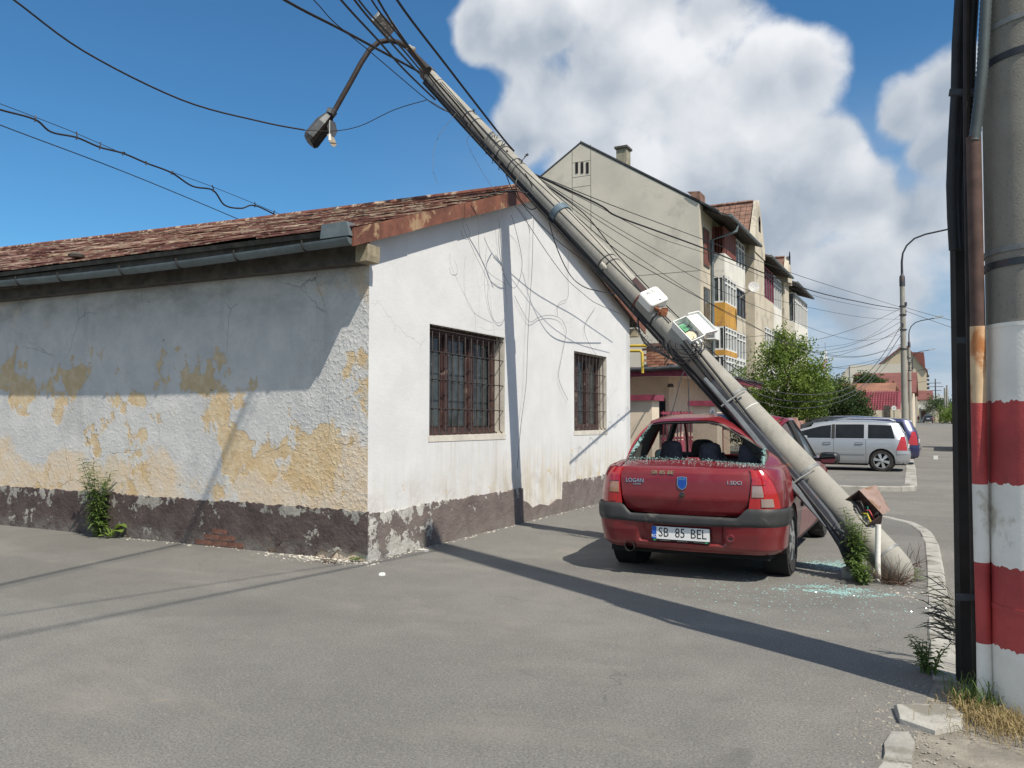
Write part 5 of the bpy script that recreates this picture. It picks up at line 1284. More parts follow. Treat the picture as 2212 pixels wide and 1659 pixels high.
MB().prism([(a * .88, b * .88) for a, b in sh], lambda a, b, t: bm_ @ V((a, b, t)), .006, .0085).build('emblem_field', pbr('emblem_blue', (.012, .06, .30), .3, var=.1), tl)
text('emblem_letters', 'DACIA', bm_ @ M4.Translation((0, .036, .0087)), .021, MAT_CHROME, tl, .001)
MB().lathe([(.026, 0), (.026, .006), (.018, .008), (.016, .003), (.012, .004), (.012, .012), (0, .012)], 20, lidM(.0, .752, .002)).build('boot_lock', MAT_DKSTEEL, tl, 30)
# side panels
ARCH = .345
def zb_side(y, lo=.235):
    for c in (0.0, 2.63):
        if abs(y - c) < ARCH: return max(lo, .31 + sqrt(ARCH ** 2 - (y - c) ** 2))
    return lo
def sidep(sg, y, z, off=0.0): return bodyp(sg * s_of_y(y, z), z, off)
PWR = lambda v: v
for sg in (-1, 1):
    fl = sg < 0
    def panel(name, ya, yb, mat=MAT_RED, zt=.985, nu=30, nv=14, off=0.0, zlo=.235):
        def f(u, v):
            y = lerp(ya, yb, u); z = lerp(zb_side(y, zlo), zt, v); dent = 0
            if sg > 0 and name == 'quarter_panel': dent = -.035 * math.exp(-((y + .12) / .14) ** 2 - ((z - .86) / .11) ** 2) + .012 * math.exp(-((y + .30) / .08) ** 2 - ((z - .80) / .15) ** 2)
            return sidep(sg, y, z, off + dent)
        return part(name, mat, f, nu, nv, .012, None, 40, fl)
    # quarter panel: corner strip behind the lamp, then the side with the wheel arch
    def corner(u, v):
        z = lerp(.655, .985, v); e = lerp(1.70, 1.32, ((z - .655) / .33) ** 1.4) + .02
        s1 = s_of_y(-.37, z); return bodyp(sg * lerp(e, s1, u), z)
    part('quarter_corner', MAT_RED, corner, 16, 16, .012, None, 40, fl)
    panel('quarter_panel', -.37, .545, nu=44)
    dr = panel('rear_door', .553, 1.245, nu=14); panel('front_door', 1.253, 2.20, nu=14); panel('front_wing', 2.208, 3.38, nu=40)
    for n_, ya, yb in (('rub_strip', .57, 1.22), ('rub_strip', 1.28, 2.17)):
        part(n_, MAT_TRIM, lambda u, v: sidep(sg, lerp(ya, yb, u), lerp(.565, .61, v), .014), 6, 2, .012, None, 40, fl)
    part('door_handle', MAT_TRIM, lambda u, v: sidep(sg, lerp(.62, .80, u), lerp(.80, .835, v), .024), 4, 2, .02, dr, 40, fl)
    # shoulder between side and deck / pillar foot
    def inner_edge(y):
        if y < -.40: return (interp([-.72, -.40], [.606, .648], y), interp([-.73, -.705, -.675, -.4], [.975, .989, .996, 1.042], y) - .008)
        return (interp([-.40, -.1, .3, .56], [.652, .730, .770, .782], y), interp([-.40, -.1, .3, .56], [1.040, 1.020, 1.006, .998], y))
    def shoulder(u, v):
        y = lerp(-.70, .545, u); xi, zi = inner_edge(y); o = sidep(1, max(y, -.69), .985) if y > -.36 else bodyp(lerp(1.32, s_of_y(-.37, .985), (y + .70) / .33), .985)
        x = lerp(o.x, xi, v); yy = lerp(o.y, y, min(1, v * 1.5)); z = lerp(.985, zi, v) + .012 * sin(pi * v)
        return (sg * x, yy, z)
    part('shoulder', [MAT_RED, MAT_CABIN], shoulder, 36, 6, .012, None, 45, fl)
    # C pillar
    def cpil(u, v):
        y0 = lerp(-.40, .50, u); x0, z0 = inner_edge(y0)
        x1, y1, z1 = lerp(.575, .595, u), lerp(.13, .60, u), lerp(1.385, 1.415, u)
        b = sin(pi * v) * .030; return (sg * (lerp(x0, x1, v) + b), lerp(y0, y1, v), lerp(z0, z1, v) + b * .4)
    part('rear_pillar', [MAT_RED, MAT_LINER], cpil, 16, 16, .02, None, 45, fl)
    # inner trim of the pillar
    part('pillar_trim', MAT_LINER, lambda u, v: V(cpil(u, v)) + V((-sg * .035, .0, -.01)), 8, 8, 0, None, 45, fl)
    # side glass and its frames
    BEL = lambda y: .772; 
    def sg_glass(ya, yb, yc, yd, name='side_window'):
        def f(u, v):
            y = lerp(lerp(ya, yb, u), lerp(yc, yd, u), v); return (sg * lerp(.775, .618, v) + sg * .02 * sin(pi * v), y, lerp(.99, 1.385, v))
        return part(name, MAT_CARGLASS, f, 6, 6, .006, None, 40, fl)
    sg_glass(.60, 1.20, .68, 1.20); sg_glass(1.31, 2.08, 1.28, 1.52)
    def bar(name, a, b, w, mat=MAT_TRIM): 
        n = 6; P = [V(a).lerp(V(b), i / n) + V((sg * .012 * sin(pi * i / n), 0, 0)) for i in range(n + 1)]
        MB().tube([crush((sg * p.x, p.y, p.z)) for p in P], w, 6).build(name, mat, red, 50)
    bar('window_frame', (.785, .52, .99), (.612, .63, 1.40), .022, MAT_RED); bar('window_frame', (.785, 1.25, .99), (.620, 1.24, 1.405), .035)
    bar('front_pillar', (.765, 2.28, .965), (.60, 1.53, 1.415), .026, MAT_TRIM if sg > 0 else MAT_RED); bar('roof_rail', (.600, .55, 1.415), (.606, 1.55, 1.42), .024, MAT_RED)
    bar('belt_seal', (.788, .56, .988), (.788, 2.15, .985), .012)
    part('sill', MAT_UNDER, lambda u, v: (sg * (.80 - .1 * (1 - v)), lerp(.36, 2.26, u), lerp(.19, .24, v)), 4, 1, .01, None, 40, fl)
    # wheels and door mirror
    wheel(red, sg * .735, 0.0, .308, .185, sg, 6, .66, MAT_ALLOY, True); wheel(red, sg * .735, 2.63, .308, .185, sg, 6, .66, MAT_ALLOY, True)
    MB().lathe([(.20, -.10), (.345, -.10), (.345, .12), (.20, .12)], 28, M4.Translation((sg * .70, 0, .31)) @ M4.Rotation(pi / 2 * sg, 4, 'Y'), closed=True).build('wheel_well', MAT_UNDER, red)
    mm = MB(); Mm = M4.Translation((sg * .955, 1.86, .985)) @ M4.Rotation(sg * radians(-12), 4, 'Z') @ M4.Rotation(pi / 2, 4, 'X')
    rbox(mm, Mm, .205, .135, -.08, .02, .055, 5, .02); mo = mm.build('door_mirror', MAT_TRIM, red, 40)
    mm = MB(); rbox(mm, Mm, .17, .105, .018, .023, .042, 5, .002); mm.build('mirror_glass', pbr('mirror', (.30, .32, .32), .05, metal=1.0, var=.02), mo, 40)
    MB().beam((sg * .80, 1.90, .97), (sg * .90, 1.88, .965), .05, .04).build('mirror_stalk', MAT_TRIM, mo)
# roof, headliner, window rims
def roofp(u, v, dz=0.0):
    x = lerp(-.59, .59, u); y = lerp(.115 + .03 * (x / .59) ** 2, 1.53, v); q = (x / .59) ** 2
    return (x, y, interp([0, .06, .3, .6, 1], [1.392, 1.425, 1.462, 1.470, 1.438], v) + .022 * (1 - q) - .016 * max(0, q - .6) / .4 + dz)
rf = part('roof', [MAT_RED, MAT_LINER], roofp, 40, 30, .008, sm=40)
part('headliner', MAT_LINER, lambda u, v: roofp(lerp(.02, .98, u), lerp(.01, .99, v), -.022), 24, 18, 0, rf)
part('roof_seal', MAT_TRIM, lambda u, v: V(roofp(u, 0.0)) + V((0, -.012 + .02 * v, -.012 - .012 * v)), 40, 1, .010, rf)
part('bent_edge', pbr('torn_edge', (.20, .15, .12), .7, var=.4, scale=20), lambda u, v: V(roofp(lerp(.52, .985, u), 0.0)) + V((0, -.006 * v, -.010 - .022 * v - .01 * sin(16 * u))), 24, 2, .004, rf)
part('windscreen', MAT_CARGLASS, lambda u, v: (lerp(-.60, .60, u) * lerp(1.16, .97, v), lerp(2.25, 1.55, v) + .06 - .10 * (2 * u - 1) ** 2, lerp(.975, 1.425, v)), 10, 8, .005)
part('bonnet', MAT_RED, lambda u, v: (lerp(-.72, .72, u) * lerp(1, .93, v), lerp(2.24, 3.36, v) + .05 * (1 - (2 * u - 1) ** 2), lerp(.965, .80, v ** 1.5) + .03 * (1 - (2 * u - 1) ** 2)), 14, 12, .012)
part('front_bumper', MAT_RED, lambda u, v: (.80 * sin(lerp(-1.35, 1.35, u)), 3.05 + .40 * cos(lerp(-1.35, 1.35, u)) ** .6 - .04 * (2 * v - 1) ** 2, lerp(.24, .80, v)), 24, 8, .02)
MB().bb((-.72, -.62, .20), (.72, 3.2, .30)).build('floor', MAT_UNDER, red)
MB().bb((-.70, -.66, .30), (.70, -.36, .95)).build('boot_light_block', MAT_UNDER, red)  # dark box added inside the boot to block light through gaps
part('parcel_shelf', MAT_CABIN, lambda u, v: (lerp(-.66, .66, u), lerp(-.40, .42, v), 1.000 + .015 * (1 - v)), 8, 6, .02)
# glass left in the rear opening, crumbs on the deck
def shards(n, fn, size, seed):
    rr = random.Random(seed); mb = MB()
    for _ in range(n):
        c = V(fn(rr)); a = V((rr.uniform(-1, 1), rr.uniform(-1, 1), rr.uniform(-1, 1))).normalized(); b = a.orthogonal().normalized(); cc = a.cross(b)
        s = size * rr.uniform(.5, 1.5); P = [c + b * s, c - b * s * .6 + cc * s * rr.uniform(.4, 1), c - b * s * .5 - cc * s * rr.uniform(.4, 1), c + a * s * .5]
        mb.add(P, [(0, 1, 2), (0, 1, 3), (1, 2, 3), (0, 2, 3)])
    return mb
def edge_left(rr, sg=-1):
    t = rr.random(); w = rr.random() ** 2 * .035
    return crush((sg * (lerp(.648, .572, t) - w), lerp(-.395, .125, t), lerp(1.046, 1.385, t)))
def bottom_edge(rr): x = rr.uniform(-.64, .64); return crush((x, -.405 + rr.uniform(-.012, .02), 1.046 + abs(rr.gauss(0, .012))))
def deck(rr):
    x = rr.uniform(-.70, .66); x = x if rr.random() < .6 else (.62 - abs(rr.gauss(0, .28)) if rr.random() < .6 else -.66 + abs(rr.gauss(0, .12)))
    v = lerp(.78, 1.0, rr.random() ** .55); p = V(lid(max(0, min(1, (x + .62) / 1.24)), v)); p.x = x; return crush(p + V((0, 0, .006)))
for n, fn, sz, sd in ((230, edge_left, .006, 3), (150, lambda r: edge_left(r, 1), .007, 4), (300, bottom_edge, .0058, 5), (700, deck, .0045, 6)):
    tag(shards(n, fn, sz, sd).build('broken_glass', MAT_SHARD, red), kind='stuff')
for sgn, n in ((-1, 9), (1, 14)):
    rr = random.Random(30 + sgn); mb = MB()
    for _ in range(n):
        t = rr.random(); b = V((sgn * lerp(.645, .575, t), lerp(-.39, .12, t), lerp(1.05, 1.38, t))); q = V((-sgn * rr.uniform(.012, .034), rr.uniform(-.01, .03), rr.uniform(-.03, .03))); e = V((0, .06, .05)) * rr.uniform(.4, 1)
        mb.add([crush(b - e * .5), crush(b + e * .5), crush(b + q)], [(0, 1, 2)])
    mb.build('glass_fragment', MAT_SHARD, red)
# cabin
def seat(x, y, w, top, mat=MAT_SEAT, rest=True):
    s_ = MB().patch(lambda u, v: (x + lerp(-w, w, u) * (1 - .15 * v ** 4), y - .03 - .16 * v + .05 * cos(pi * (u - .5)) - .05, lerp(.35, top, v)), 10, 10, .10).build('seat', MAT_SEAT, red, 50)
    return s_
def headrest(x, y, z, w, mat):
    def f(u, v):
        a = 2 * pi * u; t = v; r = (1 - .35 * t ** 3) * (1.0 - .5 * max(0, t - .75) / .25 * 1.0); drape = (1 + .12 * sin(5 * a + x * 9) * (1 - t))
        if t > .999: r = .05
        return (x + w * r * cos(a) * drape, y + .075 * r * sin(a) * drape, z - .20 + .235 * (1 - (1 - t) ** 1.6))
    return MB().patch(f, 24, 12).build('headrest', mat, red, 60)
MAT_HR = pbr('seat_cover', (0.085, 0.082, 0.105), .9, var=.25, scale=14, bmp=.25, bscale=40)
MB().patch(lambda u, v: (lerp(-.66, .66, u), .62 - .20 * v, lerp(.35, .99, v)), 12, 8, .10).build('rear_bench', MAT_SEAT, red, 50)
for x, y, z in ((-.45, .47, 1.165), (-.05, .50, 1.150), (.36, .47, 1.155)): headrest(x, y, z, .112, MAT_HR)
for x in (-.35, .35): seat(x, 1.55, .25, 1.02); headrest(x, 1.42, 1.16, .13, MAT_CABIN)
MB().patch(lambda u, v: (lerp(-.72, .72, u), 2.05 + .22 * v, .93 - .02 * v + .02 * sin(pi * u * 2)), 12, 4, .2).build('dashboard', MAT_CABIN, red, 50)
MB().tube([(-.36 + .18 * cos(a), 1.90 - .05 * sin(a), .88 + .17 * sin(a)) for a in [2 * pi * k / 24 for k in range(25)]], .014, 7).build('steering_wheel', MAT_CABIN, red, 60)
mm = MB(); rbox(mm, M4.Translation((.02, 1.62, 1.315)) @ M4.Rotation(pi / 2, 4, 'X'), .23, .07, -.02, .02, .03); mm.build('rear_view_mirror', MAT_TRIM, red, 40)
MB().tube([(.02, 1.64, 1.33), (.02, 1.70, 1.40)], .008, 6).build('mirror_arm', MAT_TRIM, red)
hp = V((.10, 1.60, 1.28)); mb = MB()
for k in range(26): mb.lathe([(0, -.007), (.008, 0), (0, .007)], 6, M4.Translation(hp + V((.03 * sin(k * .5), 0, -.011 * k))), mi=1 if k < 6 else 0)
mb.lathe([(0, -.03), (.025, -.015), (.03, .01), (.0, .03)], 8, M4.Translation(hp + V((.03, 0, -.02))), mi=1)
mb.build('hanging_charm', [MAT_TRIM, pbr('charm_red', (.5, .03, .03), .5)], red)
MB().prism([(-.075, 0), (.075, 0), (.05, .05), (-.05, .05)], lambda a, b, t: (a - .03, -.30 + t, 1.012 + b), -.05, .05).build('high_brake_light', pbr('brake_case', (.24, .03, .04), .35), red)
MB().tube([(.60 + .0, .60, 1.40), (.48, .66, 1.30), (.40, .62, 1.22)], .012, 6).build('grab_strap', MAT_TRIM, red)
# ================================================================== parked cars
def shell(name, label, paintm, loc, yaw, L=4.42, W=.86, Hh=1.53, wb=2.71, ro=.86, R=.318, wag=True, group=None, detail=True, glass=None):
    t = thing(name, label, 'car', loc, yaw, group, world=False)
    glass = glass or MAT_DARKGLASS
    hz, hx = [.18, .24, .32, .55, .72, .85, .95, 1.1, 1.3, 1.45, Hh], [W - .09, W - .045, W - .02, W, W, W - .01, W - .03, W - .085, W - .17, W - .25, W - .34]
    yz, yy = [.2, .3, .5, .65, .9, 1.05, 1.4, 1.5], [-ro + .10, -ro + .03, -ro, -ro + .03, -ro + .06, -ro + .10, -ro + .28, -ro + .36] if wag else [-ro + .10, -ro + .03, -ro, -ro + .03, -ro + .05, -ro + .35, -ro + .85, -ro + .95]
    Lf = L - ro
    def sx(y, z):
        yr = interp(yz, yy, z); x = interp(hz, hx, z)
        e = max(0.0, (yr + .35 - y) / .35); x *= 1 - .16 * e ** 2.2
        f = max(0.0, (y - (Lf - .8)) / .8); x *= 1 - .26 * f ** 2
        return x
    def zb(y):
        for c in (0.0, wb):
            if abs(y - c) < R + .045: return max(.23, R + sqrt((R + .045) ** 2 - (y - c) ** 2))
        return .23
    bonnet = lambda y: interp([Lf - 1.15, Lf - .6, Lf - .1, Lf], [.97, .92, .80, .72], y)
    def side(sg, nm, ya, yb, z0f, z1f, mat, off=0.0, nu=16, nv=8, th=.012, par=None, slant=(0, 0)):
        def f(u, v):
            y = lerp(ya, yb, u); z = lerp(z0f(y) if callable(z0f) else z0f, z1f(y) if callable(z1f) else z1f, v); y += lerp(slant[0], slant[1], u) * v
            yr = interp(yz, yy, z); yq = max(y, yr + .004)
            return (sg * (sx(yq, z) + off), yq, z)
        return MB().patch(f if sg > 0 else (lambda u, v: f(1 - u, v)), nu, nv, th).build(nm, mat, par or t, 40)
    bl = .945
    for sg in (-1, 1):
        side(sg, 'rear_wing', -ro, .42, zb, bl, paintm, 0, 44, 14)
        d1 = side(sg, 'rear_door', .428, 1.32, zb, bl, paintm, 0, 10, 10); d2 = side(sg, 'front_door', 1.328, wb - .46, zb, bl, paintm, 0, 10, 10)
        side(sg, 'front_wing', wb - .452, Lf - .05, zb, lambda y: min(bl, bonnet(y)), paintm, 0, 40, 10)
        # upper side: one painted frame with the glass set a little proud in black seals
        rl = lambda y: interp([-ro, -.4, .6, 1.3, wb - 1.0, wb - .35, wb - .05], [Hh - .16, Hh - .10, Hh - .07, Hh - .075, Hh - .13, 1.22, .96], y)
        if not wag: rl = lambda y: interp([-ro, -.45, -.15, .25, 1.3, wb - 1.0, wb - .35, wb - .05], [.95, .97, 1.2, Hh - .13, Hh - .075, Hh - .13, 1.22, .96], y)
        side(sg, 'window_frame', -ro + (.06 if wag else .4), wb - .06, bl + .004, rl, paintm, 0, 50, 8)
        wins = ([(-ro + .37, .36, -.02), (.47, 1.27, 0)] if wag else [(.0, .36, .2), (.47, 1.27, 0)]) + [(1.40, wb - .30, 0)]
        for i, (a, b, s0) in enumerate(wins):
            top = lambda y, q=rl: max(bl + .06, q(y) - .065)
            side(sg, 'side_window', a, b, bl + .035, top, glass, .006, 14, 8, .008, None, (.10 if i == 0 else 0, 0))
        side(sg, 'door_pillar', 1.285, 1.385, bl + .02, lambda y: rl(y) - .055, MAT_TRIM, .005, 2, 6, .008)
        side(sg, 'sill', R + .06, wb - R - .06, .17, .228, MAT_UNDER, -.03, 4, 1)
        if detail:
            for a, d_ in ((.52, d1), (1.42, d2)): 
                side(sg, 'door_handle', a, a + .20, .80, .835, paintm, .026, 4, 2, .026, d_); side(sg, 'handle_recess', a - .01, a + .21, .785, .85, MAT_TRIM, .003, 4, 2, .004, d_)
            side(sg, 'rub_strip', .45, wb - .5, .50, .56, paintm, .014, 6, 2, .014)
            side(sg, 'bumper_strip', -ro + .02, -R - .10, .52, .62, paintm, .014, 8, 3, .014)
            MB().tube([(sg * (W - .30), -.35, Hh - .035), (sg * (W - .275), -.2, Hh + .03), (sg * (W - .27), .9, Hh + .045), (sg * (W - .28), 1.3, Hh - .02)], .017, 8).build('roof_rail', MAT_ALLOY, t, 40)
        mm = MB(); Mm = M4.Translation((sg * (W + .10), wb - .62, .985)) @ M4.Rotation(pi / 2, 4, 'X'); rbox(mm, Mm, .20, .14, -.08, .03, .05, 4, .02); mm.build('door_mirror', paintm, t, 40)
        wheel(t, sg * (W - .12), 0, R, .20, sg, 6, .70); wheel(t, sg * (W - .12), wb, R, .20, sg, 6, .70)
        for c in (0, wb): MB().lathe([(.2, -.12), (R + .05, -.12), (R + .05, .10), (.2, .10)], 24, M4.Translation((sg * (W - .15), c, R)) @ M4.Rotation(pi / 2 * sg, 4, 'Y'), closed=True).build('wheel_well', MAT_UNDER, t)
        # tall rear lamp wrapping the corner
        def lamp(u, v):
            z = lerp(.63, 1.04, v); yr = interp(yz, yy, z); w = lerp(.30, .10, v)
            y = yr + .02 + w * u; return (sg * (sx(y, z) + .010), y, z)
        MB().patch(lamp if sg > 0 else (lambda u, v: lamp(1 - u, v)), 8, 10, .012).build('tail_light', MAT_LRED, t, 40)
    # tailgate, roof, screens, nose
    def rear(z0, z1, nm, mat, off=0.0, k=1.0, th=.012):
        def f(u, v):
            z = lerp(z0, z1, v); yr = interp(yz, yy, z); w = sx(yr + .02, z) * k; x = lerp(-w, w, u); q = (x / w * k) ** 2
            return (x, yr + .05 * q - off, z)
        return MB().patch(f, 16, 10, th).build(nm, mat, t, 40)
    tg = rear(.62, 1.02, 'tailgate', paintm); rear(.23, .615, 'rear_bumper', paintm, .03)
    rear(1.03, Hh - .10, 'rear_frame', paintm); rear(1.06, Hh - .15, 'rear_window', glass, .008, .9, .008)
    tp = interp(yz, yy, Hh - .02)
    def roofq(u, v):
        y = lerp(tp + .02, wb - .75, v); w = W - .30; x = lerp(-w, w, u); q = (x / w) ** 2
        return (x, y, interp([tp, .4, 1.2, wb - .75], [Hh - .07, Hh, Hh, Hh - .09], y) - .05 * q ** 2)
    MB().patch(roofq, 14, 16, .015).build('roof', paintm, t, 40)
    for sg in (-1, 1):
        rlx = lambda y: interp([-ro, -.4, .6, 1.3, wb - 1.0, wb - .35, wb - .05], [Hh - .16, Hh - .10, Hh - .07, Hh - .075, Hh - .13, 1.22, .96], y)
        def cant(u, v):
            y = lerp(tp + .02, wb - .75, u); a = V((sx(y, rlx(y)), y, rlx(y))); b = V(roofq(1, u)); p = a.lerp(b, v) + V((.012, 0, .012)) * sin(pi * v); return (sg * p.x, p.y, p.z)
        MB().patch(cant if sg > 0 else (lambda u, v: cant(1 - u, v)), 20, 4, .01).build('roof_edge', paintm, t, 50)
    MB().patch(lambda u, v: (lerp(-1, 1, u) * lerp(W - .08, W - .30, v), lerp(wb - .05, wb - .76, v) - .10 * (2 * u - 1) ** 2 + .06, lerp(.96, Hh - .10, v)), 10, 8, .008).build('windscreen', glass, t, 40)
    MB().patch(lambda u, v: (lerp(-1, 1, u) * sx(lerp(wb - .2, Lf, v), .9) * .99, lerp(wb - .2, Lf - .02, v) - .10 * (2 * u - 1) ** 2 * v, bonnet(lerp(wb - .2, Lf, v)) + .05 * (1 - (2 * u - 1) ** 2)), 12, 10, .012).build('bonnet', paintm, t, 40)
    MB().patch(lambda u, v: (sin(lerp(-1.3, 1.3, u)) * .72, Lf - .35 + .35 * cos(lerp(-1.3, 1.3, u)), lerp(.22, .74, v)), 20, 8, .02).build('front_bumper', paintm, t, 40)
    for sg in (-1, 1):
        MB().patch(lambda u, v: (sg * lerp(.42, .70, u), Lf - .05 - .22 * u + .0 * v, lerp(.60, .74, v)), 5, 4, .02).build('headlight', MAT_LWHITE, t, 40)
    MB().bb((-W + .1, -ro + .15, .2), (W - .1, Lf - .2, .5)).build('floor', MAT_UNDER, t)
    MB().bb((-W + .25, -ro + .3, .5), (W - .25, wb - .3, 1.0)).build('cabin', MAT_CABIN, t)
    p = rearMq = interp(yz, yy, .72)
    m_ = MB(); rbox(m_, M4.Translation((0, p - .012, .74)) @ M4.Rotation(pi / 2, 4, 'X'), .52, .11, -.01, .008, .01); m_.build('licence_plate', MATS['plate_white'], t)
    return t
PG = 'cars parked nose in along the far pavement'
shell('silver_car', 'silver estate car with dark windows parked side on behind the side street', MAT_SILVER, (-1.27, 25.06, -.01), pi / 2, group=PG, ro=.74, L=4.3).scale = (.92, .92, .92)
shell('navy_car', 'dark blue estate car with its red rear lamp showing just behind the silver estate', MAT_NAVY, (-1.22, 28.6, -.01), pi / 2, W=.85, Hh=1.50, ro=.84, wb=2.6, L=4.2, group=PG, detail=False)
shell('dark_car', 'dark car with blue glass reflections whose roof shows above the silver estate', MAT_BLACKCAR, (-2.0, 31.6, -.01), pi / 2, Hh=1.55, W=.87, wb=2.65, group=PG, detail=False, glass=MAT_CARGLASS)
shell('grey_car', 'pale grey car farther right whose roof shows behind the dark car', MAT_GREYCAR, (-1.75, 35.4, -.01), pi / 2, Hh=1.50, W=.85, wb=2.55, L=4.1, group=PG, detail=False)
p_ = dep(2005, 912, 150); fz = gz(p_.y) + ROADZ
shell('distant_car', 'small dark saloon driving away at the far end of the road', MAT_BLACKCAR, (p_.x, p_.y, fz + .25), 0, Hh=1.45, W=.86, wag=False, wb=2.6, L=4.4, detail=False)
# truck cut off by the striped pole
tk = thing('truck', 'flatbed truck with a green tarpaulin standing at the right side of the road, mostly hidden', 'truck', (2.0, 42.5, ROADZ), 0, world=False)
MB().bb((-1.1, 0, .85), (1.1, 4.6, 1.0)).build('bed', MAT_DKSTEEL, tk)
MB().patch(lambda u, v: (1.1 * cos(pi * (1 - u)) if False else lerp(-1.1, 1.1, u), 4.55 * v + .02, 1.0 + .95 * min(1, 6 * u, 6 * (1 - u)) + .12 * sin(pi * u)), 14, 6, .03).build('tarpaulin', pbr('green_tarp', (.05, .08, .04), .8, var=.3), tk, 50)
MB().bb((-1.05, 4.75, .75), (1.05, 6.3, 2.3)).build('cab', pbr('yellow_cab', (.42, .34, .12), .5), tk)
MB().bb((-.9, 6.29, 1.45), (.9, 6.32, 2.15)).build('windscreen', MAT_DARKGLASS, tk)
for sg in (-1, 1):
    for y in (1.0, 5.4): wheel(tk, sg * .95, y, .46, .26, sg, 5, .6, MAT_DKSTEEL)
MB().bb((-1.1, -.06, .55), (1.1, 0, .70)).build('rear_bumper', pbr('bumper_yellow', (.4, .33, .15), .6), tk)
# person far down the road
def person(loc, yaw, label):
    P = {'pelvis': (0, 0, .95), 'waist': (0, .0, 1.12), 'chest': (0, .01, 1.36), 'neck': (0, .02, 1.50), 'head': (0, .03, 1.60), 'crown': (0, .03, 1.72),
         'hl': (-.09, 0, .92), 'kl': (-.10, .10, .50), 'al': (-.10, .02, .08), 'tl': (-.10, .16, .03), 'hr': (.09, 0, .92), 'kr': (.10, .0, .50), 'ar': (.10, -.16, .12), 'tr': (.10, -.06, .03),
         'sl': (-.18, .0, 1.40), 'el': (-.23, -.08, 1.13), 'wl': (-.21, .03, .90), 'fl': (-.20, .06, .80), 'sr': (.18, .0, 1.40), 'er': (.23, .05, 1.13), 'wr': (.21, .15, .92), 'fr': (.20, .18, .82)}
    R = dict(pelvis=.14, waist=.13, chest=.155, neck=.055, head=.09, crown=.075, hl=.09, kl=.06, al=.042, tl=.035, hr=.09, kr=.06, ar=.042, tr=.035, sl=.06, el=.045, wl=.032, fl=.03, sr=.06, er=.045, wr=.032, fr=.03)
    E = [('pelvis', 'waist'), ('waist', 'chest'), ('chest', 'neck'), ('neck', 'head'), ('head', 'crown'), ('pelvis', 'hl'), ('hl', 'kl'), ('kl', 'al'), ('al', 'tl'), ('pelvis', 'hr'), ('hr', 'kr'), ('kr', 'ar'), ('ar', 'tr'),
         ('chest', 'sl'), ('sl', 'el'), ('el', 'wl'), ('wl', 'fl'), ('chest', 'sr'), ('sr', 'er'), ('er', 'wr'), ('wr', 'fr')]
    K = list(P); me = bpy.data.meshes.new('person'); me.from_pydata([P[k] for k in K], [(K.index(a), K.index(b)) for a, b in E], [])
    o = link('person', me); m1 = o.modifiers.new('skin', 'SKIN'); o.modifiers.new('sub', 'SUBSURF').render_levels = 1
    lay = me.skin_vertices[0] if me.skin_vertices else None
    if lay is None:
        bm = bmesh.new(); bm.from_mesh(me); bm.verts.layers.skin.verify(); bm.to_mesh(me); bm.free(); lay = me.skin_vertices[0]
    for i, k in enumerate(K): lay.data[i].radius = (R[k], R[k] * (.8 if k in ('chest', 'waist', 'pelvis') else 1)); lay.data[i].use_root = (k == 'pelvis')
    dg = bpy.context.evaluated_depsgraph_get(); m2 = bpy.data.meshes.new_from_object(o.evaluated_get(dg)); m2.name = 'person'
    o.modifiers.clear(); o.data = m2
    m2.materials.clear()
    for m in (pbr('red_jacket', (.30, .04, .06), .85), pbr('dark_trousers', (.03, .03, .04), .9), pbr('skin', (.45, .28, .2), .6)): m2.materials.append(m)
    for f in m2.polygons:
        c = f.center; f.material_index = 2 if c.z > 1.5 or (abs(c.x) > .17 and c.z < .92 and c.z > .7) else 1 if c.z < .95 else 0; f.use_smooth = True
    o.location = loc; o.rotation_euler = (0, 0, yaw)
    tag(o, label, 'person')
    hr = MB().lathe([(.098, -.02), (.10, .03), (.075, .085), (0, .11)], 12, M4.Translation((0, .02, 1.63))).build('hair', pbr('dark_hair', (.03, .02, .015), .8), o, 60)
    return o
p_ = dep(1984, 914.5, 176); person((p_.x, p_.y, p_.z), 0.2, 'person in a red jacket walking by the kerb near the distant dark car')

# ================================================================== the pink house, its gate and fences
MAT_PEACH = pbr('peach_plaster', (.60, .47, .37), .9, var=.08, scale=3, bmp=.3, bscale=40, dirt=(.42, .33, .27), dirtamt=.15)
MAT_CREAMW = pbr('cream_plaster', (.62, .53, .42), .9, var=.08, scale=3, bmp=.3, bscale=40)
MAT_MAROON = pbr('maroon_paint', (.20, .035, .06), .6, var=.2, scale=8, bmp=.1, bscale=20)
MAT_ROOFG = pbr('grey_roofing', (.06, .063, .068), .8, var=.3, scale=5, bmp=.3, bscale=20)
ph = thing('pink_house', 'low peach house with maroon fascia and a brick chimney behind the red car', 'house', (-8, 24, 0))
MB().prism([(-14, 21.3), (-6.3, 21.3), (-6.3, 28.6), (-14, 28.6)], lambda a, b, t: (a, b, t), 0, 2.58).build('wall', MAT_PEACH, ph)
MB().prism([(-14.5, 20.0), (-5.38, 20.0), (-5.38, 29.3), (-14.5, 29.3)], lambda a, b, t: (a, b, t), 2.56, 2.62).build('soffit', MAT_PEACH, ph)
n_ = 18; mb = MB()
mb.patch(lambda u, v: (lerp(-14.5, -5.34, u), 19.96 - .01 * sin(30 * u), 2.50 + .19 * v + .012 * sin(23 * u)), 30, 1, .03); mb.build('fascia', MAT_MAROON, ph)
MB().patch(lambda u, v: (-5.34 + .01 * sin(22 * u), lerp(19.97, 29.34, u), 2.50 + .19 * v + .012 * sin(31 * u)), 30, 1, .03).build('fascia', MAT_MAROON, ph)
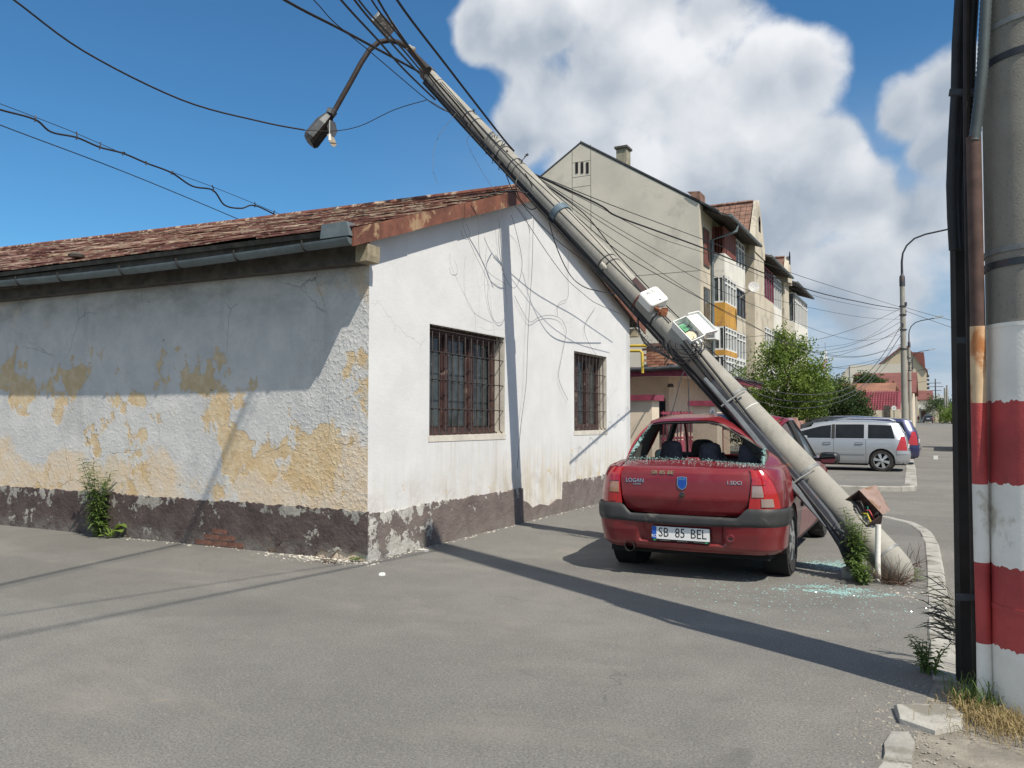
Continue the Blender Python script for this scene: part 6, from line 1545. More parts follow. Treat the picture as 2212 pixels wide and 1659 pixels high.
mb = MB(); A, B_, C_, D_ = (-14.6, 19.86, 2.70), (-5.28, 19.86, 2.70), (-5.28, 29.4, 2.70), (-14.6, 29.4, 2.70); r0, r1 = (-10.4, 24, 3.0), (-8.0, 24.6, 3.0)
mb.add([A, B_, C_, D_, r0, r1] + [(x, y, z - .05) for x, y, z in (A, B_, C_, D_)], [(0, 1, 5, 4), (1, 2, 5), (2, 3, 4, 5), (3, 0, 4), (0, 6, 7, 1), (1, 7, 8, 2), (2, 8, 9, 3), (3, 9, 6, 0), (9, 8, 7, 6)]); rfp = mb.build('roof', MAT_ROOFG, ph)
MB().tube([(lerp(-14.5, -5.3, i / 20), 19.84, 2.70 + .015 * sin(i * 1.7)) for i in range(21)], .055, 8).build('gutter', MAT_ROOFG, ph, 50)
m_ = MB(); m_.bb((-7.05, 21.27, 1.0), (-6.4, 21.31, 1.98)); m_.build('window', MAT_DARKGLASS, ph)
MB().lathe([(0, -.05), (.09, -.05), (.07, .03), (0, .05)], 12, M4.Translation((-6.05, 20.6, 2.3))).build('porch_lamp', MAT_OLDWOOD, ph)
# chimney of single bricks
cx0, cx1, cy0, cy1 = -7.12, -6.44, 21.85, 22.5
ch = MB().bb((cx0 + .02, cy0 + .02, 2.6), (cx1 - .02, cy1 - .02, 3.42)).build('chimney', MAT_MORTAR, ph)
bmat = [pbr('chimney_brick_%d' % i, c, .9, var=.25, scale=8, bmp=.4, bscale=40) for i, c in enumerate(((.30, .13, .08), (.36, .18, .11), (.24, .10, .065)))]
bmesh_ = [MB().box((0, 0, 0), (.235, .03, .066)).mesh('brick', m) for m in bmat]
for r in range(9):
    z = 2.75 + r * .078
    for k in range(4):
        x = cx0 + .01 + (k + (.5 if r % 2 else 0)) * .245
        if x > cx1 - .05: continue
        o = link('brick', RND.choice(bmesh_), ch); o.location = (min(x, cx1 - .12), cy0 + .012 + RND.uniform(-.006, .006), z)
        o.rotation_euler = (0, RND.uniform(-.02, .02), 0)
    for k in range(3):
        o = link('brick', RND.choice(bmesh_), ch); o.location = (cx1 - .012 + RND.uniform(-.006, .006), cy0 + .14 + k * .245 - (.1 if r % 2 else 0), z); o.rotation_euler = (0, 0, pi / 2)
MB().bb((cx0 - .06, cy0 - .06, 3.44), (cx1 + .06, cy1 + .06, 3.53)).build('chimney_cap', MAT_BRICK, ch)
for x in (cx0 - .06, cx1 - .02): MB().bb((x, cy0 - .03, 2.7), (x + .12, cy0 + .1, 2.95)).build('flashing', MAT_ROOFG, ch)
MAT_GAS = pbr('gas_yellow', (.46, .33, .04), .5, var=.1)
for pts, lab in (([ony(1345, 747, 19.3), ony(1397, 747, 19.3)], 'upper straight yellow gas pipe between white house and chimney'), ([ony(1345, 758, 19.2), ony(1383, 758, 19.2), ony(1387, 762, 19.2), ony(1388, 806, 19.2)], 'lower yellow gas pipe bending down to the pink house roof')):
    tag(MB().tube(pts, .036, 10).build('gas_pipe', MAT_GAS, None, 40), lab, 'pipe')
# gate posts, gate, fence
def pillar(x0, x1, y0, y1, h, label):
    t = thing('gate_post', label, 'gate post', ((x0 + x1) / 2, (y0 + y1) / 2, 0))
    MB().bb((x0, y0, -.05), (x1, y1, h - .12)).build('shaft', MAT_CREAMW, t)
    MB().prism([(x0 - .09, y0 - .09), (x1 + .09, y0 - .09), (x1 + .09, y1 + .09), (x0 - .09, y1 + .09)], lambda a, b, q: (a, b, q), h - .12, h).build('cap', MAT_MAROON, t); return t
pillar(-5.95, -5.22, 16.4, 16.9, 1.93, 'wide cream gate post with maroon cap beside the white house end')
t = pillar(-4.92, -4.36, 18.5, 19.0, 1.84, 'cream gate post with maroon cap and house number plate behind the red car')
m_ = MB().bb((-4.52, 18.485, 1.42), (-4.40, 18.495, 1.70)); m_.build('number_plate', MAT_WPLAST, t)
text('house_number', '4', M4.Translation((-4.46, 18.482, 1.56)) @ M4.Rotation(pi / 2, 4, 'X'), .15, pbr('number_blue', (.03, .06, .2), .5), t, .001)
gt = thing('gate', 'maroon metal gate with upright bars between the cream posts', 'gate', (-5.1, 17.7, 0))
ga, gb = V((-5.18, 16.95, 0)), V((-4.92, 18.45, 0)); gdv = gb - ga
for z0, z1 in ((.12, .95),): MB().beam(ga + V((0, 0, (z0 + z1) / 2)), gb + V((0, 0, (z0 + z1) / 2)), .03, z1 - z0).build('lower_panel', MAT_MAROON, gt)
for z in (1.0, 1.55): MB().beam(ga + V((0, 0, z)), gb + V((0, 0, z)), .05, .05).build('rail', MAT_MAROON, gt)
for k in range(9): p = ga + gdv * ((k + .5) / 9); MB().beam(p + V((0, 0, .95)), p + V((0, 0, 1.6)), .025, .025).build('bar', MAT_MAROON, gt)
MB().bb((-6.31, 26.5, 0), (-6.25, 27.4, 2.0)).build('side_door', MAT_MAROON, ph)
fn_ = thing('low_wall', 'low pink rendered wall under the trees behind the leaning pole', 'wall', (-4.3, 27, 0))
MAT_PINKW = pbr('pink_render', (.42, .24, .20), .9, var=.2, scale=3, bmp=.3, bscale=20, dirt=(.33, .27, .22), dirtamt=.25)
for k in range(4):
    y = 23.8 + k * 2.85
    MB().bb((-4.40, y + .3, 0), (-4.27, y + 2.80, 1.36 - .03 * (k % 2))).build('wall_panel', MAT_PINKW, fn_); MB().bb((-4.48, y - .02, 0), (-4.20, y + .28, 1.47)).build('post', MAT_PINKW, fn_)
fw = thing('garden_wall', 'pale rendered garden wall at the end of the parking strip', 'wall', (-4, 52, gz(52)))
for k, (x0, x1, m) in enumerate(((-9, -6.1, 'w'), (-6.0, -4.1, 'w'), (-4.0, -2.55, 'b'), (-2.2, -1.7, 'b'))):
    MB().bb((x0, 52, -.1), (x1, 52.2, 1.95 - .06 * (k == 2) + gz(52))).build('wall_panel', pbr('white_render', (.60, .58, .53), .9, var=.15, scale=1.5, dirt=(.33, .3, .25), dirtamt=.3) if m == 'w' else pbr('beige_render', (.56, .50, .39), .9, var=.15, scale=1.5, dirt=(.33, .3, .25), dirtamt=.25), fw)
MB().bb((-2.56, 51.95, 0), (-2.2, 52.3, 2.2)).build('pillar', MAT_OLDWOOD, fw)
sgn = thing('round_sign', 'small round white sign on a post by the garden wall', 'sign', (-2.0, 51.7, gz(52)))
MB().tube([(-2.0, 51.7, 0), (-2.0, 51.7, 2.2)], .03, 8).build('post', MAT_STRAP, sgn); MB().lathe([(.13, 0), (.13, .02), (0, .02)], 24, M4.Translation((-2.0, 51.68, 2.05)) @ M4.Rotation(pi / 2, 4, 'X')).build('disc', MAT_WPLAST, sgn, 30)
m_ = MB().add([(-2.05, 51.655, 2.02), (-1.96, 51.655, 2.02), (-1.97, 51.655, 2.10)], [(0, 1, 2)]); m_.build('mark', MAT_DKSTEEL, sgn)

# ================================================================== apartment block
MAT_GREYW = pbr('grey_render', (.52, .49, .42), .93, var=.09, scale=.5, bmp=.35, bscale=6, dirt=(.44, .415, .355), dirtamt=.3)
MAT_CRW = pbr('facade_cream', (.50, .45, .36), .92, var=.12, scale=1.0, bmp=.25, bscale=8, dirt=(.34, .31, .26), dirtamt=.3)
MAT_WHW = pbr('parapet_white', (.66, .64, .58), .9, var=.08, scale=1.5, dirt=(.45, .43, .39), dirtamt=.2)
MAT_OCHRE = pbr('ochre_panel', (.50, .27, .055), .8, var=.12, scale=2.0, dirt=(.36, .2, .07), dirtamt=.2)
MAT_TILE = pbr('roof_tile', (.20, .115, .085), .85, var=.35, scale=3, bmp=.3, bscale=20)
MAT_REDWOOD = pbr('red_wood', (.17, .055, .040), .75, var=.25, scale=4)
MAT_PVC = pbr('white_frame', (.70, .70, .68), .4, var=.05)
MAT_WIN = glassmat('far_glass', (0.05, 0.06, 0.065), 1.0, .08)
MAT_VERGE = MAT_ROOFG
ap = thing('apartment_block', 'long grey gabled apartment block with enclosed balconies stacked along its front', 'apartment block', (-14, 50, 0))
AX, AY, AYE = -9.43, 37.0, 67.0; RX, RZ, EZ = -15.36, 15.15, 11.4
MB().prism([(AX, -.1), (AX, EZ), (RX, RZ), (2 * RX - AX, EZ), (2 * RX - AX, -.1)], lambda a, b, t: (a, t, b), AY, AYE).build('wall', MAT_GREYW, ap)
MB().bb((AX, AY + .05, 0), (AX + .03, AYE - .02, EZ)).build('front_wall', MAT_CRW, ap)
for (x0, z0), (x1, z1) in (((RX, RZ), (AX + .9, EZ - .57 + .03)), ((RX, RZ), (2 * RX - AX - .5, EZ - .3))):
    MB().prism([(x0, z0 + .10), (x1, z1 + .10), (x1, z1 + .02), (x0, z0 + .02)], lambda a, b, t: (a, t, b), AY - .02, AYE).build('roof', MAT_ROOFG, ap)
MB().prism([(RX, RZ + .15), (AX + .9, EZ - .57 + .16), (AX + .9, EZ - .57 + .09), (RX, RZ + .07)], lambda a, b, t: (a, t, b), AY - .035, AY - .022).build('verge_strip', MAT_ROOFG, ap)
MAT_JOINT = pbr('joint_grey', (.20, .19, .16), .9)
v0 = [ony(x, 360, AY - .01) for x in (1240, 1278)]
for x in (1236, 1276):
    q0, q1 = ony(x, 322 if x < 1250 else 312, AY), ony(x, 720, AY); MB().bb((q0.x - .013, AY - .006, q1.z), (q0.x + .013, AY, q0.z)).build('wall_joint', MAT_JOINT, ap)
for y, xa, xb in ((400, 1236, 1276), (346, 1236, 1276), (378, 1236, 1276), (584, 1350, 1512), (690, 1380, 1512)):
    q0, q1 = ony(xa, y + (12 if xb > 1400 else 0), AY), ony(xb, y, AY); MB().bb((q0.x, AY - .005, q1.z - .012), (q1.x, AY - .0, q1.z + .012)).build('wall_joint', MAT_JOINT, ap)
vp = MB()
for x in (1246, 1257.5, 1269): q0, q1 = ony(x - 2.8, 351, AY), ony(x + 2.8, 374, AY); vp.bb((q0.x, AY - .02, q1.z), (q1.x, AY + .0, q0.z))
vp.build('attic_vent', MAT_UNDER, ap)
q0, q1 = ony(1331, 322, 42), ony(1353, 362, 42)
chm = MB().bb((q0.x, 42, q1.z - .8), (q1.x, 42.7, q0.z)).build('chimney', pbr('chimney_render', (.26, .24, .18), .9, var=.3, scale=2), ap)
MB().bb((q0.x - .08, 41.9, q0.z), (q1.x + .08, 42.8, q0.z + .12)).build('chimney_cap', MAT_OLDWOOD, chm)
MB().prism([(AX - .3, EZ + .35), (AX + .05, EZ + .12), (AX + .05, EZ + .55), (AX - .55, EZ + .60)], lambda a, b, t: (a, t, b), AY - .1, AY + .9).build('corner_tiles', MAT_TILE, ap)
# eaves in three runs with gutters
for ya, yb, z in ((AY + .6, 45.2, EZ - .5), (48.2, 56.5, EZ - .5), (58.5, AYE, EZ - .5)):
    MB().prism([(AX - .2, z + .52), (AX + 1.25, z - .02), (AX + 1.25, z - .12), (AX - .2, z + .36)], lambda a, b, t: (a, t, b), ya, yb).build('eave', MAT_OLDWOOD, ap)
    MB().tube([(AX + 1.28, ya, z - .05), (AX + 1.28, yb, z - .06)], .08, 8).build('gutter', MAT_ZINC, ap, 40)
MB().tube([(AX + 1.25, 39.4, EZ - .55), (AX + 1.2, 39.3, EZ - .95), (AX + .12, 38.9, EZ - 1.35), (AX + .12, 38.9, 0)], .075, 8).build('drain_pipe', MAT_ZINC, ap, 40)
def front_window(y0, y1, z0, z1, mat=MAT_WIN, frame=MAT_OLDWOOD):
    f = MB().bb((AX + .03, y0, z0), (AX + .07, y1, z1)).build('window', frame, ap)
    for k in range(2): a, b = lerp(y0, y1, k / 2) + .06, lerp(y0, y1, (k + 1) / 2) - .06; MB().bb((AX + .07, a, z0 + .07), (AX + .078, b, z1 - .07)).build('pane', mat, f)
front_window(37.5, 38.6, 8.6, 10.4, MAT_REDWOOD); front_window(37.5, 38.6, 5.9, 7.6); front_window(37.5, 38.6, 3.1, 4.8)
def ac_unit(y, z):
    t = MB().bb((AX + .08, y, z), (AX + .50, y + .85, z + .60)).build('air_conditioner', MAT_WPLAST, None); tag(t, 'white air conditioner unit on the apartment front beside the drain pipe', 'air conditioner')
    for k in range(6): MB().bb((AX + .10, y - .012, z + .08 + .08 * k), (AX + .46, y - .001, z + .12 + .08 * k)).build('grille_slat', MAT_GREYCAB, t)
ac_unit(37.75, 5.15)
def bay(ya, yb, xp, floors):
    """projecting stack of enclosed balconies: floors = (z0, z1, kind, material)"""
    for z0, z1, kind, mat in floors:
        if kind == 'p':
            MB().prism([(AX + .03, ya), (xp, ya), (xp, yb), (AX + .03, yb)], lambda a, b, t: (a, b, t), z0, z1).build('parapet', mat, ap)
        elif kind == 'b':
            o = MB().bb((AX + .03, ya + .02, z0), (xp - .02, yb - .02, z1)).build('balcony_room', MAT_REDWOOD, ap)
            for k in range(7): y = lerp(ya, yb, (k + .1) / 7); MB().bb((xp - .02, y, z0), (xp + .005, y + (yb - ya) / 8.2, z1)).build('board', MAT_REDWOOD, o)
            for k in range(4): x = lerp(AX + .05, xp - .05, k / 4); MB().bb((x, ya - .005, z0), (x + .2, ya + .02, z1)).build('board', MAT_REDWOOD, o)
        else:
            o = MB().bb((AX + .03, ya + .06, z0), (xp - .06, yb - .06, z1)).build('balcony_window', MAT_WIN, ap)
            n = max(2, round((yb - ya) / .75)); m = MB(); w = .05
            for k in range(n + 1): y = lerp(ya, yb - .07, k / n); m.bb((xp - .065, y, z0), (xp, y + .07, z1))
            for z in (z0, z1 - .08, lerp(z0, z1, .72)): m.bb((xp - .055, ya, z), (xp - .008, yb, z + .07))
            m.bb((xp - .10, ya - .0, z0), (xp - .002, ya + .055, z1)); m.bb((AX + .03, ya + .0, z0), (AX + .11, ya + .05, z1))
            for z in (z0, z1 - .08): m.bb((AX + .11, ya + .006, z), (xp - .1, ya + .05, z + .08))
            m.bb((lerp(AX, xp, .5), ya + .01, z0 + .08), (lerp(AX, xp, .5) + .06, ya + .045, z1 - .08))
            m.build('frame', mat, o)
ZW = MAT_WHW; X1 = AX + .62
bay(39.25, 41.9, X1, [(2.2, 3.3, 'p', MAT_OCHRE), (3.3, 4.5, 'w', MAT_PVC), (4.5, 4.75, 'p', MAT_OCHRE), (4.75, 5.9, 'w', MAT_PVC), (5.9, 7.05, 'p', MAT_OCHRE), (7.05, 8.35, 'w', MAT_PVC), (8.35, 9.45, 'p', ZW), (9.45, 10.75, 'b', MAT_REDWOOD)])
bay(41.96, 44.3, X1 - .04, [(2.2, 3.3, 'p', MAT_CRW), (3.3, 4.5, 'w', MAT_PVC), (4.5, 5.9, 'w', MAT_PVC), (5.9, 6.75, 'p', MAT_CRW), (6.75, 8.2, 'w', MAT_DKSTEEL), (8.2, 9.3, 'p', ZW), (9.3, 10.75, 'w', MAT_PVC)])
bay(49.0, 52.3, X1 + .1, [(2.2, 3.4, 'p', ZW), (3.4, 4.6, 'w', MAT_PVC), (4.6, 5.6, 'p', MAT_CRW), (5.6, 6.9, 'w', MAT_PVC), (6.9, 8.6, 'p', MAT_CRW), (8.6, 10.5, 'w', MAT_MAROON)])
bay(52.36, 55.6, X1 + .05, [(2.2, 3.4, 'p', ZW), (3.4, 4.6, 'w', MAT_PVC), (4.6, 5.6, 'p', ZW), (5.6, 7.0, 'w', MAT_DKSTEEL), (7.0, 8.5, 'p', ZW), (8.5, 10.5, 'w', MAT_PVC)])
bay(60.0, 66.6, X1 + .25, [(2.2, 3.4, 'p', ZW), (3.4, 4.6, 'w', MAT_PVC), (4.6, 6.0, 'p', ZW), (6.0, 7.2, 'w', MAT_PVC), (7.2, 8.3, 'p', ZW), (8.3, 10.4, 'w', MAT_PVC)])
def wall_dormer(yc, hw, ztop):
    MB().prism([(yc - hw, EZ - .8), (yc + hw, EZ - .8), (yc + hw, EZ - .2), (yc, ztop), (yc - hw, EZ - .2)], lambda a, b, t: (t, a, b), AX + .95, AX + .65).build('dormer_gable', MAT_CRW, ap)
    MB().prism([(yc - hw + .1, EZ - .3), (yc + hw - .1, EZ - .3), (yc, ztop - .3)], lambda a, b, t: (t, a, b), AX + .64, AX - 4).build('dormer_body', MAT_TILE, ap)
    nrow = 9; dm = MB(); 
    for s in (-1, 1):
        for r in range(nrow):
            za, zc = lerp(EZ - .1, ztop - .1, r / nrow), lerp(EZ - .1, ztop - .1, (r + 1.15) / nrow); yA, yC = yc + s * hw * (1 - r / nrow) * 1.02, yc + s * hw * (1 - min(1, (r + 1.15) / nrow)) * 1.02
            for k in range(14):
                xa = AX + .60 - k * .32; dm.add([(xa, yA, za + .03), (xa - .30, yA, za + .03), (xa - .30, yC, min(ztop - .05, zc)), (xa, yC, min(ztop - .05, zc))], [(0, 1, 2, 3)])
    tag(dm.build('dormer_tiles', MAT_TILE, ap), kind='stuff')
    MB().bb((AX + .95, yc - .28, EZ + .55), (AX + .965, yc + .28, EZ + 1.15)).lathe([(.28, 0), (.28, .012), (0, .012)], 16, M4.Translation((AX + .953, yc, EZ + 1.15)) @ M4.Rotation(pi / 2, 4, 'Y')).build('attic_window', MAT_UNDER, ap)
    for k in range(12): MB().tube([(AX + .62 - k * .3, yc, ztop - .02), (AX + .34 - k * .3, yc, ztop - .0)], .09, 6).build('ridge_tile', MAT_TILE, ap, 40)
wall_dormer(46.6, 1.6, EZ + 2.35); MB().bb((AX + .03, 45.2, 0), (AX + .9, 48.1, EZ - .3)).build('stair_wall', MAT_CRW, ap)
wall_dormer(57.4, .95, EZ + 1.1); MB().bb((AX + .03, 56.4, 0), (AX + .7, 58.5, EZ - .3)).build('stair_wall', MAT_CRW, ap)
q0 = onx(1628, 620, AX + 1.6)
tag(MB().lathe([(0, 0), (.14, .01), (.27, .04), (.275, .04), (.14, .0), (0, -.012)], 20, M4.Translation(q0) @ M4.Rotation(radians(75), 4, 'X') @ M4.Rotation(radians(25), 4, 'Y')).tube([tuple(q0), (AX + .9, q0.y + .1, q0.z - .5)], .03, 6)  .build('satellite_dish', pbr('dish_grey', (.45, .45, .44), .6), None, 40), 'white satellite dish on the apartment front between two balcony stacks', 'satellite dish')

# ================================================================== far buildings, mast
def far_block(name, label, cat, x0, x1, y, dy, z0, z1, mat, roof=None, rmat=None, wins=None, extra=None):
    zg = gz(y); t = thing(name, label, cat, ((x0 + x1) / 2, y, zg))
    MB().bb((x0, y, zg - .5), (x1, y + dy, z1)).build('wall', mat, t)
    if roof:
        zr, ov = roof; MB().prism([(y - ov, z1 - .1), (y + dy / 2, zr), (y + dy + ov, z1 - .1), (y + dy + ov, z1 - .25), (y + dy / 2, zr - .2), (y - ov, z1 - .25)], lambda a, b, q: (q, a, b), x0 - ov, x1 + ov).build('roof', rmat, t)
    for w in wins or []: MB().bb((w[0], y - .05, w[2]), (w[1], y, w[3])).build('window', MAT_WIN, t)
    return t
def xat(px, y): return ony(px, 900, y).x
def zat(px, py, y): return ony(px, py, y).z
MAT_REDR = pbr('red_roof', (.21, .05, .065), .6, var=.15, scale=1.5, bmp=.2, bscale=6)
MAT_ORR = pbr('orange_roof', (.24, .115, .072), .8, var=.25, scale=.8, bmp=.2, bscale=5)
MAT_REDR2 = pbr('brick_red_roof', (.165, .062, .052), .75, var=.12, scale=.5)
# shed with a red tiled roof: tiles as raised courses
Y = 58.0; t = far_block('red_roofed_shed', 'small shed with a bright crimson tiled roof beyond the garden wall', 'shed', xat(1838, Y), xat(1940, Y), Y, 4.0, 0, zat(1890, 886, Y), MAT_CREAMW)
xa, xb = xat(1836, Y) , xat(1942, Y); za, zc = zat(1890, 887, Y), zat(1890, 845, Y + 2.0)
mb = MB(); rows, cols = 9, 18
for r in range(rows):
    for c in range(cols):
        y0, y1 = lerp(Y - .3, Y + 2.0, r / rows), lerp(Y - .3, Y + 2.0, (r + 1) / rows); z0, z1 = lerp(za, zc, r / rows), lerp(za, zc, (r + 1) / rows)
        x0, x1 = lerp(xa, xb, c / cols), lerp(xa, xb, (c + 1) / cols); xm = (x0 + x1) / 2; e = .05
        mb.add([(x0, y0, z0 + e * .4), (xm, y0, z0 + e * 1.5), (x1 - .02, y0, z0 + e * .4), (x1 - .02, y1, z1 - e * .6), (xm, y1, z1 + e * .5), (x0, y1, z1 - e * .6), (x0, y0, z0 - .03), (x1 - .02, y0, z0 - .03)], [(0, 1, 4, 5), (1, 2, 3, 4), (6, 7, 2, 1, 0)])
tag(mb.build('roof_tiles', MAT_REDR, t), kind='stuff')
MB().prism([(xa - .1, za - .1), (xb + .1, za - .1), (xb + .1, zc - .05), (xa - .1, zc - .05)], lambda a, b, q: (a, lerp(Y - .3, Y + 2.0, (b - za) / (zc - za)) + q, b - .06), 0, .1).build('roof', MAT_REDR, t)
MB().bb((xb - .1, Y - .35, za), (xb + .05, Y - .2, zc)).build('gable_trim', MAT_MAROON, t) if False else None
Y = 74.0; far_block('orange_roofed_house', 'house with a weathered orange hip roof behind the crimson shed roof', 'house', xat(1815, Y), xat(1925, Y), Y, 9, 0, zat(1880, 850, Y), MAT_CREAMW, (zat(1870, 828, Y + 4.5), .3), MAT_ORR)
Y = 100.0; far_block('red_roofed_house', 'long house with a brick red roof and two small dormers near the lamp poles', 'house', xat(1845, Y), xat(1972, Y), Y, 14, 0, zat(1900, 846, Y), MAT_CREAMW, (zat(1900, 806, Y + 7), .4), MAT_REDR2)
dh = [o for o in bpy.data.objects if o.get('label', '').startswith('long house with a brick red')][0]
for px in (1908, 1930):
    c = ony(px, 842, 99.0); MB().prism([(c.x - 1.0, c.z - .8), (c.x + 1.0, c.z - .8), (c.x, c.z + 1.1)], lambda a, b, q: (a, q, b), 99.0, 104).build('dormer', MAT_REDR2, dh); MB().prism([(c.x - .7, c.z - .8), (c.x + .7, c.z - .8), (c.x, c.z + .6)], lambda a, b, q: (a, q, b), 98.9, 99.0).build('dormer_front', MAT_WHW, dh)
Y = 128.0; t = far_block('white_hall', 'long low white hall with a stained parapet in the distance', 'building', xat(1838, Y), xat(1949, Y), Y, 12, 0, zat(1900, 787, Y), pbr('hall_white', (.58, .55, .47), .9, var=.12, scale=.2, dirt=(.38, .36, .3), dirtamt=.3))
MB().prism([(xat(1808, Y), 4), (xat(1838, Y), 4), (xat(1838, Y), zat(1838, 788, Y)), (xat(1808, Y), zat(1808, 825, Y))], lambda a, b, q: (a, q, b), Y + .1, Y + 12).build('side_roof', MAT_GREYW, t)
Y = 235.0; t = thing('beige_building', 'tall beige gabled building with a painted emblem, at the end of the road', 'building', (xat(1950, Y), Y, gz(Y)))
P_ = [(1886, 960), (1886, 796), (1958, 744), (2003, 799), (2003, 960)]
MB().prism([(xat(x, Y), zat(x, y, Y)) for x, y in P_], lambda a, b, q: (a, q, b), Y, Y + 40).build('wall', pbr('beige_wall', (.50, .42, .31), .9, var=.06, scale=.05), t)
MB().prism([(xat(x, Y), zat(x, y, Y)) for x, y in ((1960, 757), (1998, 757), (2000, 792), (1966, 768))], lambda a, b, q: (a, q, b), Y + 6, Y + 30).build('roof', MAT_REDR2, t)
MB().prism([(xat(x, Y), zat(x, y, Y)) for x, y in ((1883, 799), (1958, 742), (2006, 800), (2003, 801), (1958, 745.5), (1886, 801))], lambda a, b, q: (a, q, b), Y - .6, Y + 40).build('roof_edge', MAT_REDR2, t)
for pts, m in (([(1966, 804), (1974, 806), (1978, 814), (1973, 826), (1966, 830), (1971, 816)], pbr('emblem_brown', (.22, .09, .06), .7)), ([(1955, 806), (1963, 804), (1965, 812), (1958, 818)], pbr('emblem_rose', (.45, .22, .18), .7))):
    MB().prism([(xat(x, Y), zat(x, y, Y)) for x, y in pts], lambda a, b, q: (a, q, b), Y - .15, Y - .05).build('emblem', m, t)
MB().bb((xat(1936, Y), Y - .1, zat(1936, 815, Y)), (xat(1940, Y), Y, zat(1936, 792, Y))).build('window', MAT_WIN, t)
for k in range(4): MB().bb((xat(2003, Y), Y + 4, zat(2003, 812 + 9 * k, Y)), (xat(2009, Y), Y + 8, zat(2003, 808 + 9 * k, Y))).build('balcony', MAT_OLDWOOD, t)
Y = 195.0; t = far_block('corner_shop', 'small building with a pale balcony slab at the far left of the road end', 'building', xat(1986, Y), xat(2012, Y), Y, 10, 0, zat(2000, 862, Y), MAT_GREYW, (zat(2000, 842, Y), .4), MAT_REDR2)
MB().bb((xat(1984, Y), Y - 2, zat(2000, 884, Y)), (xat(2015, Y), Y, zat(2000, 874, Y))).build('balcony', MAT_WHW, t)
MB().bb((xat(1990, Y), Y - .1, zat(2000, 905, Y)), (xat(2000, Y), Y, zat(2000, 888, Y))).build('door', MAT_BRICK, t)
Y = 215.0; far_block('grey_shed', 'flat pale grey shed behind the bushes at the road end', 'shed', xat(2006, Y), xat(2044, Y), Y, 14, 0, zat(2020, 862, Y), pbr('shed_grey', (.38, .38, .34), .9, var=.1, scale=.1), (zat(2020, 851, Y), .5), pbr('shed_roof', (.32, .33, .33), .7))
Y = 200.0; t = thing('park_fence', 'low fence with pale pillars and dark railings at the road end', 'fence', (xat(2030, Y), Y, gz(Y)))
for px in (2024, 2038, 2050): MB().bb((xat(px, Y) - .3, Y - .3, gz(Y)), (xat(px, Y) + .3, Y + .3, gz(Y) + 3.2)).build('pillar', MAT_CRW, t)
MB().bb((xat(2010, Y), Y, gz(Y)), (xat(2062, Y), Y + .2, gz(Y) + 1.1)).build('wall', MAT_CRW, t)
for k in range(40): x = lerp(xat(2010, Y), xat(2062, Y), k / 40); MB().bb((x, Y + .05, gz(Y) + 1.1), (x + .05, Y + .1, gz(Y) + 2.7)).build('railing', MAT_DKSTEEL, t)
for px, h0, lab in ((2042, 838, 'left of two pale concrete posts at the road end'), (2047, 832, 'taller right one of two pale concrete posts at the road end')):
    Y = 185; tag(MB().tube([(xat(px, Y), Y, gz(Y) - .3), (xat(px, Y), Y, zat(px, h0, Y))], [.24, .17], 10).build('concrete_post', MAT_CONC, None, 40), lab, 'post')
Y = 205; t = thing('power_mast', 'thin dark power mast with crossarms at the end of the road', 'mast', (xat(2022, Y), Y, gz(Y)))
MB().tube([(xat(2022, Y), Y, gz(Y)), (xat(2022, Y), Y, zat(2022, 818, Y))], [.2, .1], 8).build('pole', MAT_DKSTEEL, t)
for y, w in ((828, 1.2), (836, 1.6), (844, 1.2)): z = zat(2022, y, Y); MB().bb((xat(2022, Y) - w, Y - .05, z), (xat(2022, Y) + w, Y + .05, z + .12)).build('crossarm', MAT_DKSTEEL, t)
Y = 300; t = thing('viaduct', 'white elevated bridge railing on the horizon at the right', 'bridge', (xat(2100, Y), Y, gz(Y)))
MB().bb((xat(2046, Y), Y, zat(2060, 880, Y)), (xat(2400, Y), Y + 8, zat(2060, 872, Y))).build('deck', MAT_WHW, t)
for px in (2056, 2090, 2130, 2170, 2210): MB().bb((xat(px, Y) - .6, Y + 2, 0), (xat(px, Y) + .6, Y + 4, zat(2060, 880, Y))).build('pier', MAT_CRW, t)
for px in range(2050, 2240, 8): MB().bb((xat(px, Y) - .1, Y, zat(2060, 872, Y)), (xat(px, Y) + .1, Y + .2, zat(2060, 862, Y))).build('rail_post', MAT_STRAP, t)
# red and white lattice mast
Y = 420; t = thing('lattice_mast', 'tall red and white lattice radio mast behind the trees', 'mast', (xat(1786, Y), Y, 0))
c = xat(1785, Y); zt = zat(1785, 757, Y)
for k in range(8):
    z0, z1 = zt * k / 8, zt * (k + 1) / 8; w0, w1 = lerp(1.6, .45, k / 8), lerp(1.6, .45, (k + 1) / 8); m = MB()
    for sx_ in (-1, 1):
        for sy in (-1, 1): m.tube([(c + sx_ * w0, Y + sy * w0, z0), (c + sx_ * w1, Y + sy * w1, z1)], .13, 4)
    for q in range(3):
        a, b = q / 3, (q + 1) / 3; wa, wb_ = lerp(w0, w1, a), lerp(w0, w1, b); za_, zb_ = lerp(z0, z1, a), lerp(z0, z1, b)
        for s in (-1, 1): m.tube([(c - wa * s, Y - wa, za_), (c + wb_ * s, Y - wb_, zb_)], .08, 4)
    m.build('mast_section', MAT_WPAINT if k % 2 else MAT_RPAINT, t)
for k in range(9): z = zt * RND.uniform(.45, .88); (lambda q: MB().bb((c + q, Y - 1.2, z), (c + q + .45, Y - .8, z + 2.0)))(RND.choice([-1.5, 1.0, .6, -1.0])).build('antenna', MAT_WPLAST, t)
MB().tube([(c, Y, zt), (c, Y, zt + 4)], .08, 4).build('whip', MAT_DKSTEEL, t)
MB().bb((-.02, 34.2, ROADZ), (.13, 34.35, ROADZ + .13)).build('carton', MAT_WPLAST)
tag(bpy.data.objects['carton'], 'small pale carton lying on the road beyond the silver car', 'carton')
